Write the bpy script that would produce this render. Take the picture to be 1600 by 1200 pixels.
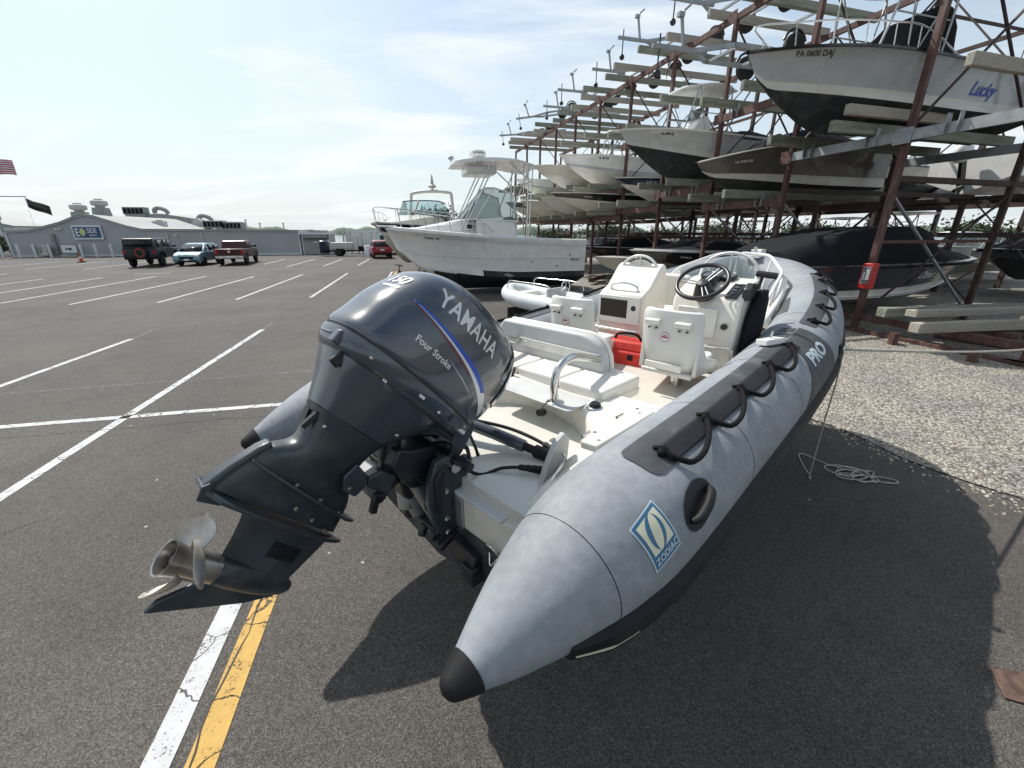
import bpy, bmesh, math, random
from mathutils import Vector, Matrix, Euler
random.seed(7)
R = math.radians
PI = math.pi
# ------------------------------------------------------------------ camera, sky, sun
scene = bpy.context.scene
for o in list(bpy.data.objects):
    bpy.data.objects.remove(o)
cam_data = bpy.data.cameras.new("camera")
cam = bpy.data.objects.new("camera", cam_data)
scene.collection.objects.link(cam)
cam_data.sensor_width = 36.0
cam_data.lens = 36.0 * 650.0 / 1600.0
cam_data.clip_start = 0.05
cam_data.clip_end = 6000
cam.location = (0, 0, 2.2)
cam.rotation_euler = (R(90 - 20), 0, 0)
scene.camera = cam
SUN_EL = R(51.0)
SUN_AZ = math.atan2(-0.58, 0.66)
world = bpy.data.worlds.new("World")
scene.world = world
world.use_nodes = True
def build_world():
    nt = world.node_tree; n = nt.nodes; l = nt.links
    n.clear()
    out = n.new('ShaderNodeOutputWorld'); bg = n.new('ShaderNodeBackground')
    sky = n.new('ShaderNodeTexSky'); sky.sky_type = 'NISHITA'; sky.sun_disc = False
    sky.sun_elevation = SUN_EL; sky.sun_rotation = SUN_AZ
    sky.air_density = 1.0; sky.dust_density = 1.5; sky.ozone_density = 1.2; sky.altitude = 0
    tc = n.new('ShaderNodeTexCoord')
    sep = n.new('ShaderNodeSeparateXYZ'); l.new(tc.outputs['Generated'], sep.inputs[0])
    # project the view direction on a flat cloud layer
    mz = n.new('ShaderNodeMath'); mz.operation = 'ADD'; mz.inputs[1].default_value = 0.12; l.new(sep.outputs['Z'], mz.inputs[0])
    dx = n.new('ShaderNodeMath'); dx.operation = 'DIVIDE'; l.new(sep.outputs['X'], dx.inputs[0]); l.new(mz.outputs[0], dx.inputs[1])
    dy = n.new('ShaderNodeMath'); dy.operation = 'DIVIDE'; l.new(sep.outputs['Y'], dy.inputs[0]); l.new(mz.outputs[0], dy.inputs[1])
    cmb = n.new('ShaderNodeCombineXYZ'); l.new(dx.outputs[0], cmb.inputs[0]); l.new(dy.outputs[0], cmb.inputs[1])
    mp = n.new('ShaderNodeMapping'); mp.inputs['Scale'].default_value = (0.55, 1.1, 1); mp.inputs['Rotation'].default_value = (0, 0, R(35)); mp.inputs['Location'].default_value = (7.4, 2.2, 0)
    l.new(cmb.outputs[0], mp.inputs[0])
    nz = n.new('ShaderNodeTexNoise'); nz.inputs['Scale'].default_value = 1.1; nz.inputs['Detail'].default_value = 9; nz.inputs['Roughness'].default_value = 0.55; nz.inputs['Distortion'].default_value = 0.6
    l.new(mp.outputs[0], nz.inputs['Vector'])
    rp = n.new('ShaderNodeValToRGB'); rp.color_ramp.elements[0].position = 0.48; rp.color_ramp.elements[0].color = (0, 0, 0, 1)
    rp.color_ramp.elements[1].position = 0.68; rp.color_ramp.elements[1].color = (1, 1, 1, 1)
    l.new(nz.outputs['Fac'], rp.inputs[0])
    # thin high haze: thicker towards the horizon (long path through it)
    hz = n.new('ShaderNodeMapRange'); hz.inputs['From Min'].default_value = 0.0; hz.inputs['From Max'].default_value = 0.60
    hz.inputs['To Min'].default_value = 0.90; hz.inputs['To Max'].default_value = 0.05
    l.new(sep.outputs['Z'], hz.inputs['Value'])
    mx = n.new('ShaderNodeMath'); mx.operation = 'MAXIMUM'; l.new(hz.outputs[0], mx.inputs[0]); mx.inputs[1].default_value = 0.0
    mix = n.new('ShaderNodeMixRGB'); l.new(mx.outputs[0], mix.inputs['Fac'])
    tint = n.new('ShaderNodeMixRGB'); tint.blend_type = 'MULTIPLY'; tint.inputs['Fac'].default_value = 1; l.new(sky.outputs[0], tint.inputs[1]); tint.inputs[2].default_value = (1.0, 1.08, 1.04, 1)
    l.new(tint.outputs[0], mix.inputs[1]); mix.inputs[2].default_value = (5.4, 5.85, 6.1, 1)
    bg.inputs['Strength'].default_value = 0.11
    cl = n.new('ShaderNodeMixRGB'); l.new(rp.outputs['Color'], cl.inputs['Fac']); l.new(mix.outputs[0], cl.inputs[1]); cl.inputs[2].default_value = (6.7, 6.95, 7.0, 1)
    l.new(cl.outputs[0], bg.inputs['Color']); l.new(bg.outputs[0], out.inputs['Surface'])
build_world()
sun_data = bpy.data.lights.new("sun", 'SUN')
sun_data.energy = 3.9; sun_data.angle = R(0.55); sun_data.color = (1.0, 0.955, 0.89)
sun = bpy.data.objects.new("sun", sun_data); scene.collection.objects.link(sun)
sd = Vector((math.sin(SUN_AZ) * math.cos(SUN_EL), math.cos(SUN_AZ) * math.cos(SUN_EL), math.sin(SUN_EL)))
sun.rotation_euler = sd.to_track_quat('Z', 'Y').to_euler()
scene.view_settings.view_transform = 'Standard'
scene.view_settings.look = 'None'
scene.view_settings.exposure = 0.44
scene.view_settings.gamma = 1.0
scene.render.engine = 'CYCLES'

# ------------------------------------------------------------------ materials
def mat(name, col, rough=0.6, metal=0.0, var=0.12, vscale=3.0, bump=0.0, bscale=60.0, dirt=None, dirt_amt=0.0, dirt_scale=1.5, coat=0.0, fine=0.0, stretch=None, spec=0.5):
    m = bpy.data.materials.new(name); m.use_nodes = True
    nt = m.node_tree; n = nt.nodes; l = nt.links
    b = n['Principled BSDF']
    b.inputs['Roughness'].default_value = rough; b.inputs['Metallic'].default_value = metal
    b.inputs['Specular IOR Level'].default_value = spec
    if coat: b.inputs['Coat Weight'].default_value = coat; b.inputs['Coat Roughness'].default_value = 0.06
    tc = n.new('ShaderNodeTexCoord'); vec = tc.outputs['Object']
    if stretch:
        mp = n.new('ShaderNodeMapping'); mp.inputs['Scale'].default_value = stretch; l.new(vec, mp.inputs[0]); vec = mp.outputs[0]
    nz = n.new('ShaderNodeTexNoise'); nz.inputs['Scale'].default_value = vscale; nz.inputs['Detail'].default_value = 6; l.new(vec, nz.inputs['Vector'])
    c1 = tuple(max(0, c * (1 - var)) for c in col) + (1,); c2 = tuple(min(1, c * (1 + var)) for c in col) + (1,)
    rp = n.new('ShaderNodeValToRGB'); rp.color_ramp.elements[0].position = 0.33; rp.color_ramp.elements[1].position = 0.67
    rp.color_ramp.elements[0].color = c1; rp.color_ramp.elements[1].color = c2
    l.new(nz.outputs['Fac'], rp.inputs[0]); colout = rp.outputs[0]
    if dirt:
        nd = n.new('ShaderNodeTexNoise'); nd.inputs['Scale'].default_value = dirt_scale; nd.inputs['Detail'].default_value = 8; nd.inputs['Roughness'].default_value = 0.65; l.new(vec, nd.inputs['Vector'])
        r2 = n.new('ShaderNodeValToRGB'); r2.color_ramp.elements[0].position = 0.5; r2.color_ramp.elements[1].position = 0.72
        r2.color_ramp.elements[0].color = (0, 0, 0, 1); r2.color_ramp.elements[1].color = (dirt_amt,) * 3 + (1,)
        l.new(nd.outputs['Fac'], r2.inputs[0])
        mx = n.new('ShaderNodeMixRGB'); l.new(r2.outputs[0], mx.inputs['Fac']); l.new(colout, mx.inputs[1]); mx.inputs[2].default_value = dirt + (1,); colout = mx.outputs[0]
    if fine:
        nf = n.new('ShaderNodeTexNoise'); nf.inputs['Scale'].default_value = bscale; nf.inputs['Detail'].default_value = 3; l.new(tc.outputs['Object'], nf.inputs['Vector'])
        mr = n.new('ShaderNodeMapRange'); mr.inputs['From Min'].default_value = 0.3; mr.inputs['From Max'].default_value = 0.7; mr.inputs['To Min'].default_value = 1 - fine; mr.inputs['To Max'].default_value = 1 + fine; l.new(nf.outputs['Fac'], mr.inputs['Value'])
        m2 = n.new('ShaderNodeMixRGB'); m2.blend_type = 'MULTIPLY'; m2.inputs['Fac'].default_value = 1; l.new(colout, m2.inputs[1]); l.new(mr.outputs[0], m2.inputs[2]); colout = m2.outputs[0]
    l.new(colout, b.inputs['Base Color'])
    rr = n.new('ShaderNodeMapRange'); rr.inputs['From Min'].default_value = 0.3; rr.inputs['From Max'].default_value = 0.7
    rr.inputs['To Min'].default_value = max(0.02, rough - 0.07); rr.inputs['To Max'].default_value = min(1, rough + 0.07); l.new(nz.outputs['Fac'], rr.inputs['Value']); l.new(rr.outputs[0], b.inputs['Roughness'])
    if bump:
        nb = n.new('ShaderNodeTexNoise'); nb.inputs['Scale'].default_value = bscale; nb.inputs['Detail'].default_value = 4; l.new(vec, nb.inputs['Vector'])
        bp = n.new('ShaderNodeBump'); bp.inputs['Strength'].default_value = bump; bp.inputs['Distance'].default_value = 0.01; l.new(nb.outputs['Fac'], bp.inputs['Height']); l.new(bp.outputs[0], b.inputs['Normal'])
    return m
M = {}
def defmats():
    M['hypalon'] = mat('hypalon', (0.220, 0.240, 0.264), 0.68, var=0.10, vscale=2.6, bump=0.14, bscale=30, dirt=(0.32, 0.335, 0.36), dirt_amt=0.5, dirt_scale=7.0, fine=0.09)
    M['hyp_dark'] = mat('hyp_dark', (0.048, 0.052, 0.058), 0.6, var=0.2, vscale=5, dirt=(0.16, 0.17, 0.18), dirt_amt=0.5, dirt_scale=7, fine=0.08)
    M['rubber'] = mat('rubber', (0.010, 0.010, 0.011), 0.6, var=0.3, vscale=8, bump=0.1, spec=0.3)
    M['rubber_strip'] = mat('rubber_strip', (0.008, 0.009, 0.011), 0.55, spec=0.35, var=0.25, vscale=8)
    M['rope_black'] = mat('rope_black', (0.009, 0.009, 0.010), 0.9, var=0.3, vscale=60, spec=0.2, bump=0.8, bscale=160)
    M['rope_beige'] = mat('rope_beige', (0.45, 0.43, 0.37), 0.85, var=0.2, vscale=40, bump=0.6, bscale=200)
    M['gel'] = mat('gelcoat', (0.72, 0.695, 0.625), 0.3, var=0.04, vscale=3, dirt=(0.50, 0.46, 0.38), dirt_amt=0.35, dirt_scale=3.5, fine=0.02, coat=0.2)
    M['gel_grey'] = mat('gelcoat_tread', (0.52, 0.53, 0.52), 0.6, var=0.06, vscale=4, bump=0.5, bscale=220, dirt=(0.35, 0.33, 0.28), dirt_amt=0.4, dirt_scale=5)
    M['vinyl'] = mat('vinyl', (0.73, 0.71, 0.655), 0.45, var=0.04, vscale=4, bump=0.05, bscale=120, dirt=(0.5, 0.47, 0.4), dirt_amt=0.3, dirt_scale=6)
    M['vinyl_grey'] = mat('vinyl_grey', (0.50, 0.51, 0.50), 0.5, var=0.06, vscale=4, bump=0.08, bscale=90)
    M['seatshell'] = mat('seatshell', (0.66, 0.655, 0.62), 0.4, var=0.04, vscale=4, dirt=(0.5, 0.47, 0.4), dirt_amt=0.3, dirt_scale=4)
    M['steel'] = mat('stainless', (0.62, 0.61, 0.59), 0.22, 1.0, var=0.08, vscale=12)
    M['steel_white'] = mat('white_tube', (0.75, 0.74, 0.71), 0.3, var=0.05)
    M['alu'] = mat('aluminium', (0.40, 0.41, 0.42), 0.45, 0.8, var=0.15, vscale=4)
    M['black'] = mat('black_plastic', (0.012, 0.012, 0.013), 0.35, var=0.2)
    M['blackmatt'] = mat('black_matt', (0.012, 0.012, 0.013), 0.85, spec=0.15, var=0.3, vscale=6)
    M['cavity'] = mat('dark_brown_inside', (0.03, 0.02, 0.012), 0.8)
    M['motor'] = mat('motor_paint', (0.048, 0.060, 0.080), 0.22, var=0.1, vscale=3, coat=0.7, dirt=(0.12, 0.13, 0.14), dirt_amt=0.25, dirt_scale=7, fine=0.03, bscale=400)
    M['motor_low'] = mat('motor_paint_lower', (0.026, 0.036, 0.047), 0.38, var=0.2, vscale=5, coat=0.15, dirt=(0.10, 0.10, 0.085), dirt_amt=0.55, dirt_scale=8)
    M['motor_black'] = mat('motor_black', (0.010, 0.012, 0.018), 0.4, var=0.3, vscale=10, dirt=(0.08, 0.07, 0.05), dirt_amt=0.4, dirt_scale=14)
    M['prop'] = mat('prop_steel', (0.36, 0.345, 0.325), 0.30, 0.9, var=0.2, vscale=10, dirt=(0.20, 0.16, 0.12), dirt_amt=0.7, dirt_scale=9)
    M['prop_blade'] = mat('prop_blade', (0.58, 0.56, 0.52), 0.42, 0.5, var=0.1, vscale=20, dirt=(0.36, 0.24, 0.13), dirt_amt=0.8, dirt_scale=11)
    M['decal_silver'] = mat('decal_silver', (0.62, 0.63, 0.65), 0.35, 0.2, var=0.05)
    M['decal_blue'] = mat('decal_blue', (0.015, 0.07, 0.42), 0.35, var=0.05)
    M['decal_red'] = mat('decal_red', (0.25, 0.012, 0.02), 0.4, var=0.05)
    M['badge_blue'] = mat('badge_blue', (0.035, 0.14, 0.26), 0.5, var=0.1)
    M['badge_cream'] = mat('badge_cream', (0.66, 0.64, 0.47), 0.5, var=0.06)
    M['badge_pale'] = mat('badge_pale', (0.50, 0.58, 0.62), 0.5, var=0.06)
    M['red_bag'] = mat('red_bag', (0.62, 0.035, 0.025), 0.6, var=0.15, vscale=9, bump=0.3, bscale=20, dirt=(0.6, 0.12, 0.09), dirt_amt=0.5, dirt_scale=10)
    M['red'] = mat('red_paint', (0.42, 0.02, 0.02), 0.4, var=0.1)
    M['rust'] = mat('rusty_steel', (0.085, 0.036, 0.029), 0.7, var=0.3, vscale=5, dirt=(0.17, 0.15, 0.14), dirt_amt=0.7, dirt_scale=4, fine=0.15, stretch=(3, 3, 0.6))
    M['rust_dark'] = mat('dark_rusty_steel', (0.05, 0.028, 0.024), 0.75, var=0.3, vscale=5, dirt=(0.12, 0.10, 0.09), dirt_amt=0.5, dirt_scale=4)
    M['galv'] = mat('galvanised', (0.30, 0.32, 0.335), 0.5, 0.35, var=0.2, vscale=6, dirt=(0.2, 0.13, 0.1), dirt_amt=0.4, dirt_scale=3)
    M['wood'] = mat('mossy_timber', (0.23, 0.235, 0.19), 0.85, var=0.25, vscale=3, bump=0.5, bscale=30, dirt=(0.11, 0.15, 0.08), dirt_amt=0.8, dirt_scale=2.5, stretch=(0.5, 4, 4), fine=0.2)
    M['wood_pale'] = mat('weathered_timber', (0.36, 0.33, 0.28), 0.85, var=0.2, vscale=3, bump=0.5, bscale=40, dirt=(0.18, 0.17, 0.14), dirt_amt=0.7, dirt_scale=3, stretch=(0.4, 5, 5), fine=0.2)
    M['white'] = mat('white_gloss', (0.74, 0.74, 0.72), 0.25, var=0.04, coat=0.3, dirt=(0.5, 0.48, 0.42), dirt_amt=0.35, dirt_scale=2)
    M['offwhite'] = mat('offwhite_hull', (0.60, 0.585, 0.53), 0.3, var=0.05, coat=0.3, dirt=(0.42, 0.38, 0.30), dirt_amt=0.4, dirt_scale=2)
    M['cream'] = mat('cream_deck', (0.62, 0.56, 0.43), 0.4, var=0.05)
    M['hullgrey'] = mat('grey_hull', (0.40, 0.42, 0.43), 0.25, var=0.05, coat=0.4, dirt=(0.3, 0.3, 0.29), dirt_amt=0.4, dirt_scale=2.5)
    M['hullwhitegrey'] = mat('pale_grey_hull', (0.55, 0.56, 0.56), 0.25, var=0.05, coat=0.4, dirt=(0.38, 0.37, 0.34), dirt_amt=0.4, dirt_scale=2)
    M['hullbrown'] = mat('taupe_hull', (0.115, 0.106, 0.096), 0.25, var=0.08, coat=0.5)
    M['hullnavy'] = mat('navy_hull', (0.012, 0.018, 0.04), 0.2, var=0.1, coat=0.5)
    M['hullblack'] = mat('black_hull', (0.008, 0.008, 0.010), 0.2, var=0.1, coat=0.5)
    M['hullchar'] = mat('charcoal_hull', (0.035, 0.037, 0.045), 0.25, var=0.08, coat=0.5)
    M['antifoul'] = mat('antifouling', (0.020, 0.025, 0.028), 0.8, var=0.3, vscale=4, dirt=(0.09, 0.10, 0.09), dirt_amt=0.7, dirt_scale=3.5, fine=0.2)
    M['canvas'] = mat('black_canvas', (0.010, 0.011, 0.015), 0.85, spec=0.2, var=0.2, vscale=3, bump=0.4, bscale=5)
    M['canvas_tan'] = mat('dark_taupe_canvas', (0.07, 0.066, 0.06), 0.8, var=0.2, vscale=3, bump=0.3, bscale=6)
    M['glass'] = glassmat('tinted_glass', (0.10, 0.14, 0.15), 0.35)
    M['glass_teal'] = glassmat('teal_glass', (0.10, 0.33, 0.36), 0.25)
    M['glass_clear'] = glassmat('clear_screen', (0.62, 0.66, 0.68), 0.75)
    M['cladding'] = cladding('grey_cladding', (0.355, 0.36, 0.38))
    M['trim'] = mat('white_trim', (0.62, 0.64, 0.65), 0.5, var=0.06)
    M['roofgrey'] = mat('roof_grey', (0.30, 0.31, 0.30), 0.8, var=0.15, vscale=1)
    M['roofpale'] = mat('roof_pale', (0.50, 0.49, 0.46), 0.8, var=0.12, vscale=1)
    M['unit'] = mat('roof_unit', (0.24, 0.265, 0.25), 0.6, var=0.12)
    M['unit_pale'] = mat('roof_unit_pale', (0.48, 0.47, 0.44), 0.6, var=0.12)
    M['signblue'] = mat('sign_blue', (0.03, 0.075, 0.16), 0.5, var=0.1)
    M['yellowgreen'] = mat('sign_yellowgreen', (0.52, 0.58, 0.24), 0.5, var=0.1)
    M['signwhite'] = mat('sign_white', (0.7, 0.72, 0.74), 0.5, var=0.05)
    M['orange'] = mat('cone_orange', (0.55, 0.08, 0.02), 0.6, var=0.15)
    M['green_pile'] = mat('green_piling', (0.035, 0.055, 0.04), 0.8, var=0.3)
    M['tyre'] = mat('tyre', (0.013, 0.013, 0.013), 0.8, var=0.2)
    M['chrome'] = mat('chrome', (0.6, 0.6, 0.6), 0.15, 1.0)
    M['suv'] = mat('navy_black_paint', (0.008, 0.012, 0.026), 0.35, coat=0.15, spec=0.3)
    M['lightblue'] = mat('ice_blue_paint', (0.13, 0.25, 0.29), 0.25, 0.2, coat=0.6)
    M['maroon'] = mat('maroon_paint', (0.060, 0.006, 0.009), 0.35, coat=0.25, spec=0.3)
    M['redcar'] = mat('red_car_paint', (0.26, 0.012, 0.02), 0.25, coat=0.7)
    M['carglass'] = mat('car_glass', (0.008, 0.010, 0.011), 0.10, var=0.05, spec=0.35)
    M['tail'] = mat('tail_lamp', (0.35, 0.01, 0.01), 0.2)
    M['head'] = mat('head_lamp', (0.6, 0.6, 0.58), 0.12)
    M['gauge'] = mat('gauge_face', (0.10, 0.11, 0.12), 0.3)
    M['brush'] = mat('green_brush', (0.06, 0.085, 0.03), 0.9, var=0.35, vscale=1.2)
    M['foliage'] = mat('foliage', (0.032, 0.052, 0.020), 0.7, var=0.4, vscale=0.7)
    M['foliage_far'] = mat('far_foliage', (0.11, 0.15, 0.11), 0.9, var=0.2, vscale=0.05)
    M['bark'] = mat('bark', (0.09, 0.07, 0.05), 0.9, var=0.3)
    M['plate_rust'] = mat('worn_plate', (0.12, 0.075, 0.055), 0.6, 0.3, var=0.4, vscale=20)
    M['flag_red'] = mat('flag_red', (0.42, 0.04, 0.06), 0.8); M['flag_blue'] = mat('flag_blue', (0.02, 0.035, 0.10), 0.8)
    M['flag_white'] = mat('flag_white', (0.7, 0.7, 0.7), 0.8); M['tarp'] = mat('blue_tarp', (0.03, 0.18, 0.42), 0.6, var=0.15)
    M['line_white'] = linemat('worn_white_paint', (0.50, 0.51, 0.51), 0.40)
    M['line_yellow'] = linemat('worn_yellow_paint', (0.50, 0.31, 0.075), 0.40)
    M['line_faint'] = linemat('faded_white_paint', (0.34, 0.36, 0.38), 0.57)
def glassmat(name, col, alpha):
    m = bpy.data.materials.new(name); m.use_nodes = True
    nt = m.node_tree; n = nt.nodes; l = nt.links; n.clear()
    out = n.new('ShaderNodeOutputMaterial'); tr = n.new('ShaderNodeBsdfTransparent'); gl = n.new('ShaderNodeBsdfGlossy'); df = n.new('ShaderNodeBsdfDiffuse')
    tr.inputs['Color'].default_value = (0.55 + col[0] * .5, 0.6 + col[1] * .5, 0.6 + col[2] * .5, 1)
    df.inputs['Color'].default_value = col + (1,); gl.inputs['Roughness'].default_value = 0.03
    fr = n.new('ShaderNodeFresnel'); fr.inputs['IOR'].default_value = 1.5
    a = n.new('ShaderNodeMixShader'); a.inputs['Fac'].default_value = 1 - alpha; l.new(df.outputs[0], a.inputs[1]); l.new(tr.outputs[0], a.inputs[2])
    if alpha > 0.6: a.inputs['Fac'].default_value = alpha
    b = n.new('ShaderNodeMixShader'); l.new(fr.outputs[0], b.inputs['Fac']); l.new(a.outputs[0], b.inputs[1]); l.new(gl.outputs[0], b.inputs[2])
    l.new(b.outputs[0], out.inputs['Surface'])
    return m
def cladding(name, col):
    m = mat(name, col, 0.55, var=0.06, vscale=0.5)
    nt = m.node_tree; n = nt.nodes; l = nt.links; b = n['Principled BSDF']
    tc = n.new('ShaderNodeTexCoord'); w = n.new('ShaderNodeTexWave'); w.wave_type = 'BANDS'; w.bands_direction = 'X'; w.wave_profile = 'SAW'; w.inputs['Scale'].default_value = 0.55
    l.new(tc.outputs['Object'], w.inputs['Vector'])
    bp = n.new('ShaderNodeBump'); bp.inputs['Strength'].default_value = 0.8; bp.inputs['Distance'].default_value = 0.05
    l.new(w.outputs['Fac'], bp.inputs['Height']); l.new(bp.outputs[0], b.inputs['Normal'])
    return m
def linemat(name, col, thr):
    m = bpy.data.materials.new(name); m.use_nodes = True
    nt = m.node_tree; n = nt.nodes; l = nt.links; b = n['Principled BSDF']; out = n['Material Output']
    b.inputs['Roughness'].default_value = 0.75
    tc = n.new('ShaderNodeTexCoord')
    a = n.new('ShaderNodeTexNoise'); a.inputs['Scale'].default_value = 90; a.inputs['Detail'].default_value = 4; l.new(tc.outputs['Object'], a.inputs['Vector'])
    c = n.new('ShaderNodeTexNoise'); c.inputs['Scale'].default_value = 6; c.inputs['Detail'].default_value = 6; c.inputs['Roughness'].default_value = 0.7; l.new(tc.outputs['Object'], c.inputs['Vector'])
    ad = n.new('ShaderNodeMath'); ad.operation = 'ADD'; l.new(a.outputs['Fac'], ad.inputs[0]); l.new(c.outputs['Fac'], ad.inputs[1])
    gt = n.new('ShaderNodeMapRange'); gt.inputs['From Min'].default_value = 2 * thr - 0.04; gt.inputs['From Max'].default_value = 2 * thr + 0.10; gt.inputs['To Min'].default_value = 0.1; gt.inputs['To Max'].default_value = 0.96
    l.new(ad.outputs[0], gt.inputs['Value'])
    rp = n.new('ShaderNodeMapRange'); rp.inputs['From Min'].default_value = 0.35; rp.inputs['From Max'].default_value = 0.65; rp.inputs['To Min'].default_value = 0.86; rp.inputs['To Max'].default_value = 1.1; l.new(c.outputs['Fac'], rp.inputs['Value'])
    mu = n.new('ShaderNodeMixRGB'); mu.blend_type = 'MULTIPLY'; mu.inputs['Fac'].default_value = 1; mu.inputs[1].default_value = col + (1,); l.new(rp.outputs[0], mu.inputs[2]); l.new(mu.outputs[0], b.inputs['Base Color'])
    nd = n.new('ShaderNodeTexNoise'); nd.inputs['Scale'].default_value = 3.0; nd.inputs['Detail'].default_value = 6; l.new(tc.outputs['Object'], nd.inputs['Vector'])
    mv = n.new('ShaderNodeMixRGB'); mv.inputs['Fac'].default_value = 0.25; l.new(tc.outputs['Object'], mv.inputs[1]); l.new(nd.outputs['Color'], mv.inputs[2])
    vc = n.new('ShaderNodeTexVoronoi'); vc.feature = 'DISTANCE_TO_EDGE'; vc.inputs['Scale'].default_value = 3.4; l.new(mv.outputs[0], vc.inputs['Vector'])
    ck = n.new('ShaderNodeMapRange'); ck.inputs['From Min'].default_value = 0.004; ck.inputs['From Max'].default_value = 0.016; l.new(vc.outputs['Distance'], ck.inputs['Value'])
    ml = n.new('ShaderNodeMath'); ml.operation = 'MULTIPLY'; l.new(gt.outputs[0], ml.inputs[0]); l.new(ck.outputs[0], ml.inputs[1])
    tr = n.new('ShaderNodeBsdfTransparent'); mx = n.new('ShaderNodeMixShader')
    l.new(ml.outputs[0], mx.inputs['Fac']); l.new(tr.outputs[0], mx.inputs[1]); l.new(b.outputs[0], mx.inputs[2]); l.new(mx.outputs[0], out.inputs['Surface'])
    return m
defmats()

# ------------------------------------------------------------------ mesh helpers
C = scene.collection
class MB:
    """collects shapes in one mesh; every shape takes a material slot index"""
    def __init__(s): s.v = []; s.f = []; s.m = []
    def add(s, vs, fs, mi=0, T=None):
        o = len(s.v)
        s.v += [tuple(T @ Vector(p)) if T else tuple(p) for p in vs]
        s.f += [tuple(i + o for i in f) for f in fs]; s.m += [mi] * len(fs)
        return s
    def box(s, c, d, rot=(0, 0, 0), mi=0, taper=(1, 1)):
        x, y, z = d[0] / 2, d[1] / 2, d[2] / 2; a, b = taper
        vs = [(-x, -y, -z), (x, -y, -z), (x, y, -z), (-x, y, -z), (-x * a, -y * b, z), (x * a, -y * b, z), (x * a, y * b, z), (-x * a, y * b, z)]
        T = Matrix.Translation(c) @ Euler(rot).to_matrix().to_4x4()
        return s.add(vs, [(0, 3, 2, 1), (4, 5, 6, 7), (0, 1, 5, 4), (1, 2, 6, 5), (2, 3, 7, 6), (3, 0, 4, 7)], mi, T)
    def beam(s, p0, p1, w, h, mi=0, up=(0, 0, 1)):
        p0, p1 = Vector(p0), Vector(p1); d = (p1 - p0); t = d.normalized(); u = Vector(up)
        if abs(t.dot(u)) > 0.97: u = Vector((1, 0, 0))
        sd = t.cross(u).normalized(); uu = sd.cross(t)
        vs = []
        for p in (p0, p1):
            for a, b in ((-1, -1), (1, -1), (1, 1), (-1, 1)): vs.append(p + sd * a * w / 2 + uu * b * h / 2)
        return s.add(vs, [(0, 3, 2, 1), (4, 5, 6, 7), (0, 1, 5, 4), (1, 2, 6, 5), (2, 3, 7, 6), (3, 0, 4, 7)], mi)
    def tube(s, pts, r, n=10, mi=0, closed=False, caps=True):
        pts = [Vector(p) for p in pts]; k = len(pts); rs = r if isinstance(r, (list, tuple)) else [r] * k
        vs = []; fs = []; prev = None
        for i, p in enumerate(pts):
            a = pts[(i - 1) % k] if (closed or i > 0) else p; b = pts[(i + 1) % k] if (closed or i < k - 1) else p
            t = (b - a); t = t.normalized() if t.length > 1e-9 else Vector((0, 0, 1))
            if prev is None:
                u = Vector((0, 0, 1)) if abs(t.z) < 0.9 else Vector((1, 0, 0)); sd = t.cross(u).normalized()
            else:
                sd = (prev - t * prev.dot(t)).normalized()
            prev = sd; up = sd.cross(t)
            for j in range(n):
                an = 2 * PI * j / n; vs.append(p + (sd * math.cos(an) + up * math.sin(an)) * rs[i])
        m = k if closed else k - 1
        for i in range(m):
            for j in range(n):
                a = i * n + j; b = i * n + (j + 1) % n; c = ((i + 1) % k) * n + (j + 1) % n; d = ((i + 1) % k) * n + j
                fs.append((a, d, c, b))
        if caps and not closed:
            fs.append(tuple(range(n))); fs.append(tuple((k - 1) * n + j for j in reversed(range(n))))
        return s.add(vs, fs, mi)
    def cyl(s, p0, p1, r0, r1=None, n=16, mi=0):
        return s.tube([p0, p1], [r0, r0 if r1 is None else r1], n, mi)
    def lathe(s, prof, n=20, mi=0, T=None):
        """prof: (r, z) pairs, about local Z"""
        vs = []; fs = []
        for r, z in prof:
            for j in range(n):
                a = 2 * PI * j / n; vs.append((r * math.cos(a), r * math.sin(a), z))
        for i in range(len(prof) - 1):
            for j in range(n):
                fs.append((i * n + j, i * n + (j + 1) % n, (i + 1) * n + (j + 1) % n, (i + 1) * n + j))
        if prof[0][0] > 1e-4: fs.append(tuple(reversed(range(n))))
        if prof[-1][0] > 1e-4: fs.append(tuple((len(prof) - 1) * n + j for j in range(n)))
        return s.add(vs, fs, mi, T)
    def prism(s, out, a, b, axis='y', mi=0, sa=1.0, sb=1.0):
        """outline [(x,z)] extruded along y (or other axis) from a to b"""
        n = len(out)
        cx = sum(p[0] for p in out) / n; cz = sum(p[1] for p in out) / n
        def P(p, t, k):
            x = cx + (p[0] - cx) * k; z = cz + (p[1] - cz) * k
            return (x, t, z) if axis == 'y' else ((t, x, z) if axis == 'x' else (x, z, t))
        vs = [P(p, a, sa) for p in out] + [P(p, b, sb) for p in out]
        fs = [tuple(range(n)), tuple(reversed(range(n, 2 * n)))] + [(i, n + i, n + (i + 1) % n, (i + 1) % n) for i in range(n)]
        return s.add(vs, fs, mi)
    def loft(s, rings, mi=0, closed=True, cap0=True, cap1=True, mis=None):
        n = len(rings[0]); vs = [p for r in rings for p in r]; fs = []; ms = []
        for i in range(len(rings) - 1):
            for j in range(n if closed else n - 1):
                fs.append((i * n + j, i * n + (j + 1) % n, (i + 1) * n + (j + 1) % n, (i + 1) * n + j)); ms.append(mis[j] if mis else mi)
        if cap0: fs.append(tuple(reversed(range(n)))); ms.append(mi)
        if cap1: fs.append(tuple((len(rings) - 1) * n + j for j in range(n))); ms.append(mi)
        o = len(s.v); s.v += [tuple(p) for p in vs]; s.f += [tuple(i + o for i in f) for f in fs]; s.m += ms
        return s
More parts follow.
